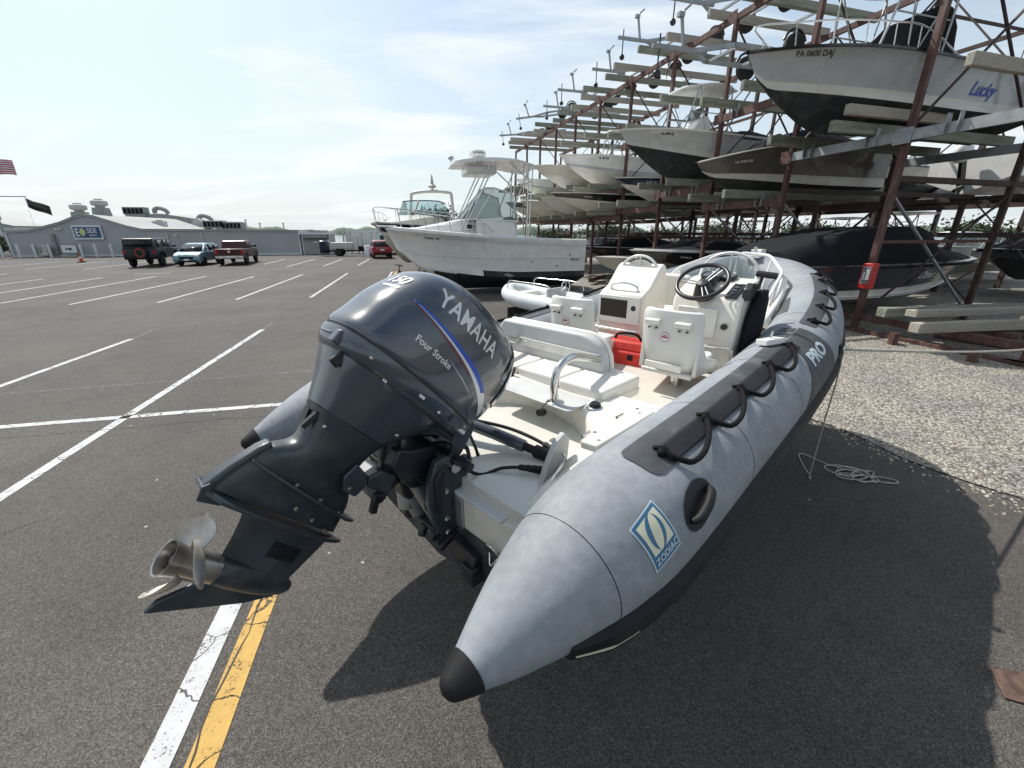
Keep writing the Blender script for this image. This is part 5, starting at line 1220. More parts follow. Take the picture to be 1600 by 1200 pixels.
def windshield(H, root, t0, h, hw, m='glass', slope=.45, side=.8):
    x = H.L * t0; z = H.deckz(t0); mb = MB(); fr = []
    top = [(x - slope - side, hw * .98, z + h * .75), (x - slope, hw * .92, z + h), (x - slope + .12, hw * .5, z + h * 1.02), (x - slope + .14, 0, z + h * 1.02)]
    bot = [(x - side - .15, hw, z - .02), (x - .1, hw, z), (x + .18, hw * .55, z + .02), (x + .22, 0, z + .03)]
    top += [(a, -b, c) for a, b, c in reversed(top[:-1])]; bot += [(a, -b, c) for a, b, c in reversed(bot[:-1])]
    n = len(top); mb.add(top + bot, [(i, i + 1, n + i + 1, n + i) for i in range(n - 1)]); mb.build('windshield', m, root, smooth=20)
    mb = MB(); mb.tube(top, .018, 6); mb.tube(bot, .018, 6)
    for i in range(n): mb.tube([top[i], bot[i]], .012, 6)
    mb.build('windshield_frame', 'alu', root)
def ttop(root, x0, x1, hw, zd, zt, lean=.3, canopy='white', box=None):
    mb = MB()
    for sg in (1, -1):
        mb.tube([(x0 - .1, sg * hw * .55, zd), (x0 + lean * .4, sg * hw * .8, zt)], .025, 8); mb.tube([(x1 + .2, sg * hw * .5, zd), (x1 - lean * .3, sg * hw * .8, zt)], .025, 8)
        mb.tube([((x0 + x1) / 2, sg * hw * .52, zd), (x0 + .1, sg * hw * .8, zt)], .018, 6); mb.tube([((x0 + x1) / 2, sg * hw * .52, zd), (x1 - .1, sg * hw * .8, zt)], .018, 6)
        mb.tube([(x0, sg * hw * .66, (zd + zt) / 2), (x1, sg * hw * .66, (zd + zt) / 2)], .016, 6)
    mb.build('top_frame', 'alu', root, smooth=60)
    mb = MB(); rg = []
    for k in range(9):
        t = k / 8; x = x0 - .25 + (x1 - x0 + .5) * t; e = math.sin(PI * min(.92, max(.08, t))) ** .35; zz = zt + .05 * math.sin(PI * t)
        rg.append([(x, y * hw * e, zz + .05 - .05 * abs(y) ** 3) for y in (-1, -.6, 0, .6, 1)] + [(x, y * hw * e, zz - .01 - .02 * abs(y) ** 3) for y in (1, .6, 0, -.6, -1)])
    mb.loft(rg); mb.build('canopy', canopy, root, smooth=50)
def outboard_simple(root, x, z, y=0, tilt=40, col='black', cover_=None):
    T = Matrix.Translation((x, y, z)) @ Matrix.Rotation(R(-tilt), 4, 'Y')
    mb = MB(); rg = []
    for zz, a, b in ((0, .26, .17), (.05, .30, .20), (.30, .31, .20), (.45, .24, .16), (.52, .12, .09)): rg.append([(-.18 + a * math.cos(2 * PI * k / 20), b * math.sin(2 * PI * k / 20), zz) for k in range(20)])
    mb.loft(rg); mb.v = [tuple(T @ Vector(p)) for p in mb.v]; o = mb.build('outboard_cowl', cover_ or col, root, smooth=50)
    mb = MB(); mb.box((-.16, 0, -.35), (.22, .10, .75), taper=(.9, .9)); mb.box((-.22, 0, -.62), (.42, .16, .02)); mb.cyl((-.42, 0, -.82), (.0, 0, -.82), .055, .04); mb.prism([(-.28, -.85), (-.05, -.85), (-.25, -1.05)], -.01, .01, 'y'); mb.v = [tuple(T @ Vector(p)) for p in mb.v]; mb.build('outboard_leg', col, o, smooth=40)
    mb = MB()
    for a in (0, 120, 240): mb.box((-.40, .09 * math.cos(R(a)), -.82 + .09 * math.sin(R(a))), (.05, .10, .012), rot=(R(a), R(25), 0))
    mb.v = [tuple(T @ Vector(p)) for p in mb.v]; mb.build('outboard_propeller', 'steel', o)
def console_simple(root, x, z, h=.9):
    mb = MB(); mb.prism([(x - .25, z), (x - .25, z + h * .7), (x - .1, z + h), (x + .15, z + h), (x + .45, z + h * .55), (x + .5, z)], -.35, .35, 'y'); mb.build('console', 'white', root, bevel=.04)
    mb = MB(); mb.box((x + .18, 0, z + h + .12), (.03, .66, .38), rot=(0, R(-28), 0)); mb.build('console_screen', 'glass', root)

# ---- the covered bays of the yard
# 1 the big grey boat in the nearest bay, third level
r = rack_root('center_console_boat', 8.72, 7.62, 7.6, 4.38, 'large pale grey boat with black bottom, highest and nearest on the storage rack')
H = Hull(7.6, 2.6, 1.36, sheer=.11, flare=.09, rake=.13, foot=.76, chine=.31); H.build(r, ['antifoul', 'offwhite', 'hullgrey', 'hullblack', 'white'])
rails(H, r, .45, .99, .42, 7)
H.lettering('hull_number', 'PA 0600 DAJ', .868, .89, .115, 'hullblack', r)
H.lettering('hull_name', 'Lucky', .30, .48, .34, 'decal_blue', r, shear=.3)
ttop(r, 3.0, 4.6, 1.0, 1.2, 3.05, box=True)
mb = MB(); mb.box((3.8, .98, 2.95), (1.4, .05, .22)); tb = mb.build('leaning_panel', 'signwhite', r)
VF = text2d('BOAT TOPS', .11, bold=.02); flat('panel_lettering', VF, lambda a, b: (3.8 - a, 1.01, 2.95 + b), 'black', tb)
mb = MB(); mb.prism([(2.4, 1.25), (2.6, 2.1), (2.9, 2.45), (3.3, 2.4), (4.0, 1.7), (4.5, 1.28)], -.6, .6, 'y'); mb.build('console_cover', 'canvas', r, bevel=.1, bseg=3)
console_simple(r, 3.4, 1.0, .9); outboard_simple(r, -.15, 1.2, tilt=0)
# 2 taupe runabout
r = rack_root('runabout_boat', 11.6, 8.97, 6.1, 3.28, 'brown grey runabout with white lower side, on the rack level below the big grey boat')
H = Hull(6.1, 2.45, .84, sheer=-.62, flare=.05, rake=.14, chine=.32); H.build(r, ['antifoul', 'offwhite', 'hullbrown', 'offwhite', 'offwhite'])
cover(H, r, [(.05, .15, .3), (.25, .32, .5), (.42, .48, .5), (.55, .42, .5), (.66, .12, .3)], 'canvas'); H.lettering('hull_number', 'NJ 5508 HA', .83, .66, .085, 'signwhite', r)
mb = MB(); mb.lathe([(0, .5), (.15, .48), (.18, .2), (.2, 0), (0, -.02)], 14, T=Matrix.Translation((-.15, 0, .55))); mb.build('stern_drive', 'alu', r)
# 3 grey center console with T-top
r = rack_root('center_console_boat', 14.45, 7.95, 6.3, 4.02, 'grey fishing boat with white canopy and black bottom, left of the big grey boat')
H = Hull(6.3, 2.4, 1.45, sheer=.15, flare=.16, rake=.17); H.build(r, ['antifoul', 'offwhite', 'hullwhitegrey', 'white', 'white'])
ttop(r, 2.5, 4.0, .95, 1.25, 2.7); console_simple(r, 3.2, 1.1, .85); outboard_simple(r, -.1, 1.35, tilt=50, cover_='canvas'); H.lettering('hull_number', 'NJ 4808 GJ', .80, .83, .085, 'hullblack', r)
cover(H, r, [(.0, .02, .2), (.1, .30, .3), (.28, .35, .4), (.36, .05, .3)], 'canvas', name='stern_cover')
# 4 navy runabout
r = rack_root('runabout_boat', 17.3, 9.4, 6.0, 3.36, 'navy hulled runabout with white gunwale, tucked behind timber bunks on the rack')
H = Hull(6.0, 2.3, 1.0, sheer=.14, flare=.04, rake=.24, chine=.40); H.build(r, ['offwhite', 'offwhite', 'hullnavy', 'white', 'white']); H.lettering('hull_number', 'NJ 2211 GK', .80, .66, .08, 'signwhite', r); windshield(H, r, .55, .38, .9)
# 5 white
r = rack_root('center_console_boat', 20.2, 8.1, 6.6, 4.20, 'white high bowed fishing boat with thin grey waterline, third in line along the rack')
H = Hull(6.6, 2.5, 1.38, sheer=.14, flare=.14, rake=.20); H.build(r, ['offwhite', 'hullgrey', 'white', 'white', 'white']); H.lettering('hull_number', 'NJ 1406 GM', .74, .84, .085, 'hullblack', r); ttop(r, 2.6, 4.0, .9, 1.2, 2.4)
# 6 black bow rider, 7 cream ones further along
r = rack_root('runabout_boat', 20.2, 7.7, 6.0, 3.10, 'white topped boat with black hull band, below the white high bowed boat')
H = Hull(6.0, 2.3, .88, sheer=.16, flare=.03, rake=.26, chine=.42); H.build(r, ['offwhite', 'offwhite', 'hullblack', 'white', 'white']); H.lettering('hull_number', 'NJ 0972 FX', .76, .6, .08, 'signwhite', r)
for (s_, pb, L, z, D, lab, ms) in [
    (23.1, 8.2, 6.0, 3.0, 1.0, 'cream hulled boat on the lower level just past the black banded boat', ['offwhite', 'offwhite', 'offwhite', 'white', 'white']),
    (23.3, 7.9, 6.2, 4.35, 1.2, 'cream boat with tan stripe on the upper level beyond the white high bowed boat', ['offwhite', 'cream', 'offwhite', 'white', 'white']),
    (26.0, 8.0, 5.8, 3.0, 1.0, 'small cream boat low in the far part of the rack', ['offwhite', 'offwhite', 'offwhite', 'white', 'white']),
    (28.9, 8.6, 6.0, 4.3, 1.2, 'farthest white boat on the upper level of the rack', ['offwhite', 'hullgrey', 'white', 'white', 'white']),
    (28.9, 7.9, 6.2, 3.0, 1.1, 'farthest dark hulled boat on the lower level of the rack', ['offwhite', 'offwhite', 'hullchar', 'white', 'white'])]:
    r = rack_root('stored_boat', s_, pb, L, z, lab, group='pale boats far along the rack')
    H = Hull(L, 2.4, D, sheer=.14, flare=.08, rake=.20); H.build(r, ms); windshield(H, r, .5, .4, .9)
# ground level: covered charcoal boat bow inward, black covered boat
r = rack_root('cabin_cruiser', 8.9, 17.2, 8.2, .30, 'charcoal boat under a black cover, on the ground behind the extinguisher cabinet', away=True)
H = Hull(8.2, 2.5, 1.22, sheer=.05, flare=.05, rake=.13, chine=.34); H.build(r, ['offwhite', 'offwhite', 'hullchar', 'hullchar', 'hullchar'])
cover(H, r, [(.0, .35, .6), (.12, .62, .7), (.30, .86, .75), (.46, .92, .75), (.56, .80, .7), (.66, .40, .5), (.80, .26, .4), (.97, .05, .3)], 'canvas')
H.lettering('hull_name', 'Other Half', .60, .60, .26, 'signwhite', r, sg=-1, shear=.35); H.lettering('hull_model', 'CRUISER', .72, .10, .09, 'signwhite', r, sg=-1)
mb = MB()
P = [H.side(.02 + .9 * k / 24, .04, .012, -1) for k in range(25)]; mb.tube(P, .016, 5); P = [H.side(.02 + .9 * k / 24, -.03, .012, -1) for k in range(25)]; mb.tube(P, .012, 5); mb.build('hull_stripe', 'white', r)
r = rack_root('runabout_boat', 14.5, 8.75, 6.6, .50, 'black hulled boat with white rail line and black cover, on the ground')
H = Hull(6.6, 2.4, 1.10, sheer=.12, flare=.05, rake=.24); H.build(r, ['hullblack', 'hullblack', 'hullblack', 'white', 'white'])
cover(H, r, [(.02, .15, .4), (.2, .30, .6), (.42, .42, .6), (.52, .40, .6), (.64, .18, .4), (.8, .05, .3)], 'canvas'); H.lettering('hull_number', 'NJ 9042 HB', .74, .60, .085, 'signwhite', r)
mb = MB(); mb.tube([(H.row(t)[-1][0] - .04, H.row(t)[-1][1] - .02, H.row(t)[-1][2] + .02) for t in [.3 + .68 * k / 12 for k in range(13)]], .03, 6); mb.build('white_coaming', 'white', r)
r = rack_root('pontoon_boat', 16.6, 8.4, 6.0, .35, 'pale blunt nosed hull resting beside the black covered boat')
H = Hull(6.0, 2.0, .9, sheer=.10, flare=.0, rake=.16); H.build(r, ['offwhite', 'cream', 'offwhite', 'white', 'white'])
# boats of the next rack, seen through this one
far_specs = [
    (13.0, 16.2, 6.6, 3.35, 1.15, ['hullblack', 'hullblack', 'white', 'hullblack', 'white'], 'ws', 'white boat with black trim and windshield on the back rack, right of nearest column'),
    (9.7, 19.4, 6.4, .60, 1.1, ['hullblack', 'hullblack', 'hullchar', 'hullchar', 'white'], 'cv', 'low black covered boat on the ground at the right edge'),
    (13.4, 22.6, 6.2, .45, 1.1, ['offwhite', 'white', 'white', 'white', 'white'], 'ws', 'white boat on the ground right of the charcoal covered boat'),
    (13.2, 17.0, 6.4, .60, 1.2, ['offwhite', 'white', 'white', 'white', 'white'], 'tt', 'white boat with canopy posts standing behind the charcoal covered boat'),
    (16.0, 17.6, 6.4, 3.30, 1.15, ['hullblack', 'hullblack', 'white', 'white', 'white'], 'cv', 'white boat with black cover on the back rack above the taupe runabout stern'),
    (16.2, 22.5, 6.4, 3.30, 1.15, ['offwhite', 'offwhite', 'white', 'white', 'white'], 'ws', 'white boat deeper in the back rack behind the crossed braces'),
    (16.2, 17.5, 6.4, .50, 1.1, ['offwhite', 'white', 'white', 'white', 'white'], 'tt', 'white boat with canopy on the ground behind the black hulled boat'),
    (19.0, 18.0, 6.4, 3.30, 1.15, ['hullblack', 'offwhite', 'white', 'hullblack', 'white'], 'ws', 'white boat with black rail in the middle of the back rack'),
    (19.0, 18.5, 6.4, .50, 1.1, ['hullblack', 'hullblack', 'hullnavy', 'white', 'white'], 'cv', 'navy covered boat on the ground under the middle of the back rack'),
    (22.0, 17.5, 6.2, 3.20, 1.1, ['hullblack', 'hullblack', 'hullnavy', 'white', 'white'], 'ws', 'navy boat in the back rack left of its middle'),
    (22.0, 18.0, 6.2, .50, 1.2, ['offwhite', 'white', 'white', 'white', 'white'], 'tt', 'white canopied boat far back on the ground under the rack'),
    (25.5, 16.5, 6.0, .50, 1.0, ['hullblack', 'hullblack', 'hullchar', 'white', 'white'], 'cv', 'dark covered boat far back on the ground under the rack'),
    (25.5, 16.8, 6.0, 3.10, 1.0, ['offwhite', 'offwhite', 'white', 'white', 'white'], 'ws', 'white boat at the far left of the back rack'),
    (11.4, 11.4, 6.2, .45, 1.15, ['hullblack', 'hullblack', 'hullnavy', 'hullblack', 'white'], 'cv', 'navy boat under a black cover on the ground between the charcoal and black ones'),
    (17.4, 11.2, 6.2, .50, 1.05, ['hullblack', 'hullblack', 'hullblack', 'hullblack', 'white'], 'cv', 'black covered boat deep on the ground behind the pale blunt hull'),
    (28.5, 11.5, 6.0, .5, 1.0, ['offwhite', 'offwhite', 'tarp', 'white', 'white'], 'ws', 'blue boat on the ground under the far end of the rack'),
    (16.5, 27.0, 6.4, .50, 1.3, ['offwhite', 'white', 'white', 'white', 'white'], 'ws', 'white boat parked beyond the second rack, rightmost of that row'),
    (20.0, 26.5, 6.4, .50, 1.4, ['hullblack', 'white', 'white', 'white', 'white'], 'tt', 'white canopied boat parked beyond the second rack'),
    (23.5, 26.0, 6.4, .50, 1.3, ['hullblack', 'hullblack', 'hullnavy', 'white', 'white'], 'cv', 'navy covered boat parked beyond the second rack'),
    (27.0, 25.0, 6.4, .50, 1.4, ['offwhite', 'white', 'white', 'white', 'white'], 'ws', 'white boat beyond the second rack, near its middle'),
    (31.0, 22.0, 6.4, .50, 1.4, ['offwhite', 'white', 'white', 'white', 'white'], 'tt', 'white canopied boat beyond the second rack, leftmost of that row'),
    (35.0, 18.0, 6.4, .50, 1.3, ['hullblack', 'hullblack', 'hullchar', 'white', 'white'], 'cv', 'dark covered boat past the left end of the second rack'),
    (26.0, 22.0, 6.2, 3.30, 1.1, ['hullblack', 'hullblack', 'white', 'white', 'white'], 'ws', 'white boat high at the left end of the second rack'),
    (22.0, 10.6, 6.0, .5, 1.0, ['hullblack', 'hullblack', 'hullchar', 'white', 'white'], 'cv', 'dark covered boat on the ground beyond the pale blunt hull')]
for (s_, pb, L, z, D, ms, kind, lab) in far_specs:
    r = rack_root('stored_boat', s_, pb, L, z, lab, group='boats stored in the back rack')
    H = Hull(L, 2.4, D, sheer=.12, flare=.06, rake=.20); H.build(r, ms, n=18)
    if kind == 'ws': windshield(H, r, .55, .5, 1.0); rails(H, r, .6, .98, .3, 5)
    if kind == 'ob': outboard_simple(r, -.2, 1.1, tilt=10, cover_='canvas'); cover(H, r, [(.1, .2, .4), (.4, .5, .6), (.7, .2, .4)], 'tarp')
    if kind == 'cv': cover(H, r, [(.02, .2, .4), (.25, .45, .6), (.5, .60, .6), (.7, .3, .4), (.95, .05, .3)], 'canvas' if int(s_ * 10) % 3 else 'canvas_tan')
    if kind == 'tt': ttop(r, 2.0, 3.4, 1.0, 1.0, 2.3); windshield(H, r, .6, .5, 1.0)

r = rack_root('stored_boat', 10.0, 24.3, 6.5, 3.35, 'white boat with outboard and pale blue cover on the back rack, right edge', group='boats stored in the back rack', away=True)
H = Hull(6.5, 2.4, 1.25, sheer=.12, flare=.06, rake=.18); H.build(r, ['white', 'white', 'white', 'white', 'white'], n=18); outboard_simple(r, -.25, 1.0, tilt=20, col='black', cover_='white'); cover(H, r, [(.1, .2, .4), (.4, .5, .6), (.7, .2, .4)], 'lightblue')
# ------------------------------------------------------------------ the storage rack
rack = empty('storage_rack', tuple(yard(7.3, 10.8, 0)), (0, 0, YAW), 'tall rusty steel boat storage rack with galvanised beams and mossy timber bunks', 'storage rack')
# rack local: x = across (p - 10.8), y = along (s - 7.3)
COLS = [1.45, 4.3, 7.3, 10.1, 13.0, 15.9, 18.8, 21.7, 24.6, 27.5, 30.4, 33.3, 36.2]
def rl(s, p, z): return (p - 10.8, s - 7.3, z)
TOP = 8.35
rnd = random.Random(11)
for i, s_ in enumerate(COLS):
    for p in (10.8, 14.7):
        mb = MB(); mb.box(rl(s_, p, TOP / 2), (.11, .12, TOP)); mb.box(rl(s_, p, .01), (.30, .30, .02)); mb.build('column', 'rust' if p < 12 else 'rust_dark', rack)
for i, s_ in enumerate(COLS):   # third line, sparser
    if i % 2 == 0:
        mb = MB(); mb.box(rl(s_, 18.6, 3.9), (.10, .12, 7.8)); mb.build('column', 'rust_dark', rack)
def beam(s0, s1, p, z, m, w=.09, h=.20):
    mb = MB(); mb.beam(rl(s0, p, z - h / 2), rl(s1, p, z - h / 2), w, h); return mb.build('beam', m, rack)
tiers = [(2.9, (4.2,)), (2.85, (4.2,)), (2.8, (4.2,)), (0, (3.1, 5.7)), (0, (3.7, )), (0, (3.2, 5.9)), (0, (2.95, 4.1)), (0, (2.9, 4.3)), (0, (2.9, 4.25)), (0, (2.9, 4.3)), (0, (3.0, 5.2)), (0, (3.0, 5.2))]
for i in range(len(COLS) - 1):
    s0, s1 = COLS[i] + .075, COLS[i + 1] - .075
    for z in tiers[i][1]:
        for p in (10.8 - .11, 14.7 + .11): beam(s0 - .15, s1 + .15, p, z, 'galv' if i < 3 else 'rust')
    for p in (10.8, 14.7): beam(s0, s1, p, TOP, 'rust', .10, .16)
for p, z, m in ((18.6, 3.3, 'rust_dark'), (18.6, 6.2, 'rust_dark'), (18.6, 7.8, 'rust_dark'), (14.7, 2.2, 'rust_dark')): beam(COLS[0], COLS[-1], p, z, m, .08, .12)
# timber bunks: pairs on every tier and on the top
def bunk(s0, pa, pb, z, m='wood', w=.13, h=.22, slope=0.0):
    mb = MB(); k = 10; rg = []
    for j in range(k + 1):
        p = pa + (pb - pa) * j / k; e = rnd.uniform(-.006, .006)
        x, y, zz = rl(s0, p, z); zz += slope * (p - pa)
        rg.append([(x, y - w / 2 + e, zz), (x, y + w / 2 + e, zz), (x, y + w / 2 + e, zz + h), (x, y - w / 2 + e, zz + h)])
    mb.loft(rg); return mb.build('timber_bunk', m, rack, smooth=30, bevel=.012)
for i in range(len(COLS) - 1):
    s0 = COLS[i]
    for z in tiers[i][1]:
        for ds in ((.62, 2.15) if i != 1 else (.45,)): bunk(s0 + ds, 9.25 + rnd.uniform(-.1, .2), 15.3, z + .02)
    for ds in (.5, 2.2):
        bunk(s0 + ds, 9.5 + rnd.uniform(-.35, .8), 14.9 + rnd.uniform(0, .8), TOP + .02, 'wood' if rnd.random() < .6 else 'wood_pale')
# doubled bunk ends visible under the near boats
for s_, z in ((7.92, 4.45), (5.98, 4.72)): bunk(s_ - .16, 9.5, 12.6, z + .06, 'wood_pale', .12, .20)
for i in (4, 6, 7): bunk(COLS[i] + 1.3, 9.3, 13.5, 6.3 + .15 * (i % 2), 'wood')
# X braces: dark rods between front and rear columns, rusty flats along the back
def brace(a, b, m='rust_dark', w=.05, t=.03):
    mb = MB(); mb.beam(a, b, w, t); mb.build('brace', m, rack)
for i, s_ in enumerate(COLS[:11]):
    brace(rl(s_, 10.85, 4.3), rl(s_, 14.65, 8.1)); brace(rl(s_ + .03, 10.85, 8.1), rl(s_ + .03, 14.65, 4.3))
    if i < 7: brace(rl(s_, 10.85, .3), rl(s_, 14.65, 3.0)); brace(rl(s_ + .03, 10.85, 3.0), rl(s_ + .03, 14.65, .3), 'galv', .06, .04)
for i in range(0, 10, 1):
    s0, s1 = COLS[i], COLS[i + 1]
    brace(rl(s0, 14.78, 5.0), rl(s1, 14.78, 8.2)); brace(rl(s0, 14.83, 8.2), rl(s1, 14.83, 5.0))
for i in range(0, 9, 2):
    s0, s1 = COLS[i], COLS[i + 1]
    brace(rl(s0, 14.78, .4), rl(s1, 14.78, 3.0)); brace(rl(s0, 14.83, 3.0), rl(s1, 14.83, .4))
    brace(rl(s0, 18.68, .4), rl(s1, 18.68, 3.2)); brace(rl(s0, 18.73, 3.2), rl(s1, 18.73, .4))
for i, s_ in enumerate(COLS[:8]):
    brace(rl(s_, 10.85, 3.3), rl(s_, 18.6, 3.3), 'rust_dark', .09, .12); brace(rl(s_, 14.7, 7.7), rl(s_, 18.6, 7.7), 'rust_dark', .06, .06); brace(rl(s_, 10.85, 2.0), rl(s_, 14.7, 2.0), 'rust', .05, .07)
# bolted plates where beams meet columns, clips under the bunks, odd chains
for i, s_ in enumerate(COLS[1:8]):
    for z in sorted(set(tiers[i][1] + tiers[i + 1][1])) + [TOP]:
        mb = MB(); mb.box(rl(s_, 10.8 - .165, z - .10), (.012, .34, .30))
        for a in (-.11, .11):
            for b in (-.09, .09): mb.cyl((rl(s_, 10.8 - .185, 0)[0], s_ - 7.3 + a, z - .10 + b), (rl(s_, 10.8 - .165, 0)[0], s_ - 7.3 + a, z - .10 + b), .016, n=6)
        mb.build('bolted_plate', 'galv' if i < 2 else 'rust', rack, smooth=30)
for i in range(5):
    for z in tiers[i][1]:
        for ds in (.62, 2.15):
            mb = MB(); sx_ = COLS[i] + ds; mb.box(rl(sx_ + .10, 10.62, z - .02), (.10, .02, .34)); mb.box(rl(sx_ - .10, 10.62, z - .02), (.10, .02, .34)); mb.build('bunk_clip', 'galv', rack)
for k, (s_, p_, z, L_) in enumerate([(13.4, 10.7, 8.2, .8), (16.2, 10.7, 8.2, .6), (10.6, 14.6, 8.2, 3.0), (7.9, 14.6, 8.2, 2.2), (19.0, 10.7, 8.2, .7)]):
    mb = MB(); a = rl(s_, p_, z); mb.tube([a, (a[0] + .03, a[1], z - L_ * .5), (a[0], a[1] + .02, z - L_)], .012, 6); mb.build('hanging_strap', 'rust_dark', rack)
# sill rails on the ground
for s0, s1 in ((4.35, 7.2), (7.4, 10.0), (10.2, 12.9), (1.5, 4.2)):
    mb = MB(); mb.beam(rl(s0, 10.85, .28), rl(s1, 10.85, .28), .10, .14); mb.build('sill_beam', 'rust', rack)
    mb = MB(); mb.beam(rl(s0 - .2, 10.45, .05), rl(s1 + .2, 10.45, .05), .14, .07); mb.build('ground_plate', 'rust', rack)
# the second rack behind (its columns and beams only)
rack2 = empty('storage_rack', tuple(yard(2.0, 20.5, 0)), (0, 0, YAW), 'second steel storage rack standing deeper in the yard behind the first one', 'storage rack')
for s_ in [q * 2.9 - .2 for q in range(0, 10)]:
    for p in (20.6, 24.4):
        mb = MB(); mb.box((p - 20.5, s_ - 2.0, 3.2), (.13, .15, 6.4)); mb.build('column', 'rust_dark', rack2)
    mb = MB(); mb.beam((0.1, s_ - 2, 3.35), (3.9, s_ - 2, 3.35), .08, .12); mb.beam((0.1, s_ - 2, 6.3), (3.9, s_ - 2, 6.3), .06, .10); mb.beam((0.1, s_ - 2, 3.4), (3.9, s_ - 2, 6.2), .04, .05); mb.beam((0.1, s_ - 1.95, 6.2), (3.9, s_ - 1.95, 3.4), .04, .05); mb.build('cross_frame', 'rust_dark', rack2)
for p in (0.1, 3.9):
    for z in (3.25, 6.3): mb = MB(); mb.beam((p, -2.2, z), (p, 24, z), .10, .18); mb.build('beam', 'rust_dark', rack2)
# fire extinguisher cabinet on the near column
fx = empty('extinguisher_cabinet', tuple(yard(7.25, 10.66, .98)), (0, 0, YAW), 'red fire extinguisher cabinet on the nearest rusty column', 'cabinet')
mb = MB(); mb.box((-.03, -.06, .28), (.18, .24, .56)); mb.build('box', 'red', fx, bevel=.012)
mb = MB(); mb.box((-.123, -.06, .30), (.006, .18, .40)); mb.build('window', 'glass_clear', fx)
mb = MB(); mb.cyl((-.139, -.11, .20), (-.139, -.11, .42), .035, n=12); mb.box((-.140, -.03, .28), (.004, .025, .18)); mb.build('label', 'signwhite', fx)
# timbers stacked on the ground in front of the rack and loose rusty pieces
def timber(a, b, w, h, m, lab, nm='timber_beam'):
    a, b = Vector(a), Vector(b); c = (a + b) / 2; root_rot = math.atan2((b - a).y, (b - a).x); L = (b - a).length
    mb = MB(); rg = []
    for j in range(13):
        x = -L / 2 + L * j / 12; e = rnd.uniform(-.008, .008); rg.append([(x, -w / 2 + e, 0), (x, w / 2 + e, 0), (x, w / 2 + e, h + e), (x, -w / 2 + e, h - e)])
    mb.loft(rg); o = mb.build(nm, m, smooth=30, bevel=.012); o.location = c; o.rotation_euler = (0, 0, root_rot); tag(o, lab, 'timber', 'timbers lying in front of the rack'); return o
timber(yard(6.5, 10.3, .46), yard(5.7, 16.2, .46), .22, .20, 'wood', 'mossy green timber lying lowest behind the pale timbers in front of the rack')
timber(yard(5.95, 10.3, .56), yard(5.2, 16.0, .56), .24, .14, 'wood_pale', 'long pale weathered timber, upper of the stack in front of the rack')
timber(yard(5.5, 9.75, .36), yard(4.75, 15.0, .36), .20, .19, 'wood_pale', 'grey squared timber, front one of the stack at the right edge')
timber(yard(6.1, 11.6, .012), yard(4.9, 11.8, .012), .26, .33, 'rust', 'short rusty block propping the timber stack')
timber(yard(5.9, 13.4, .012), yard(4.6, 13.6, .012), .26, .33, 'rust', 'rusty block under the far end of the timber stack')
for k, (s_, p, L, ang, m, lab) in enumerate([(19.5, 10.0, 4.0, .1, 'wood_pale', 'pale timber on the ground beside the stern of the big white boat'), (18.3, 9.0, 3.5, .3, 'wood', 'dark timber on the gravel left of the white piling cap'), (21.0, 11.5, 4.0, 0, 'wood_pale', 'stacked grey plank at the foot of the far columns'), (17.2, 8.6, 2.2, .8, 'rust', 'rusty rail crossing the gravel behind the small dinghy')]):
    a = yard(s_, p, .02 + .12 * (k % 2)); b = a + (V_ * math.cos(ang) + U * math.sin(ang)) * L; timber(a, b, .2, .18, m, lab)
for k in range(2):
    mb = MB(); mb.box((0, 0, .12), (.12, .12, .24)); o = mb.build('ground_stub', 'rust'); o.location = yard(4.6 + 1.3 * k, 9.95, .012); tag(o, ['short rusty stub at the right end of the ground rail', 'short rusty stub in the middle of the ground rail'][k], 'stub')
# ---- trailers parked on the top level
def trailer(s_, p, z, lab, L=5.0, flip=False, tilt=0.0):
    t = empty('boat_trailer', tuple(yard(s_, p, z)), (0, R(tilt), YAW + (PI if flip else 0)), lab, 'trailer', 'trailers on the top of the rack')
    mb = MB(); mb.beam((0, 0, .25), (1.6, 0, .25), .08, .10)
    for sg in (-1, 1): mb.beam((1.2, 0, .25), (2.0, sg * .55, .27), .07, .10); mb.beam((2.0, sg * .55, .27), (L, sg * .55, .27), .07, .10)
    for x in (2.1, 3.2, L - .1): mb.beam((x, -.58, .25), (x, .58, .25), .06, .07)
    mb.build('frame', 'galv', t)
    mb = MB(); mb.beam((.9, 0, .25), (.75, 0, .95), .06, .06); mb.box((.72, 0, .95), (.16, .12, .10)); mb.box((.9, 0, 1.12), (.20, .05, .05), rot=(0, R(-40), 0)); mb.build('winch_post', 'galv', t)
    mb = MB(); mb.tube([(.25, .08, .55), (.25, .08, -.25)], .02, 6); mb.lathe([(0, .03), (.09, .03), (.10, 0), (.09, -.03), (0, -.03)], 12, T=Matrix.Translation((.25, .08, -.3)) @ Matrix.Rotation(R(90), 4, 'X')); mb.build('jockey_wheel', 'black', t)
    for sg in (-1, 1):
        T = Matrix.Translation((3.6, sg * .78, .30)) @ Matrix.Rotation(R(90), 4, 'X')
        mb = MB(); mb.lathe([(.15, -.08), (.26, -.085), (.30, -.05), (.30, .05), (.26, .085), (.15, .08)], 22, T=T); w = mb.build('wheel', 'tyre', t, smooth=40)
        mb = MB(); mb.lathe([(0, .03), (.05, .05), (.14, .06), (.16, .08), (.16, -.08), (.05, -.05), (0, -.05)], 18, T=T); mb.build('rim', 'galv', w)
        mb = MB(); mb.tube([(3.6 + .36 * math.cos(R(a)), sg * .78, .32 + .36 * math.sin(R(a))) for a in range(20, 165, 18)], .035, 6); mb.build('mudguard', 'black', t)
    return t
trailer(13.9, 9.0, 8.65, 'galvanised trailer with winch post, nearest on the top of the rack', 5.2)
trailer(11.2, 6.9, 6.35, 'trailer under the nearest one with its wheel against the sky', 5.0)
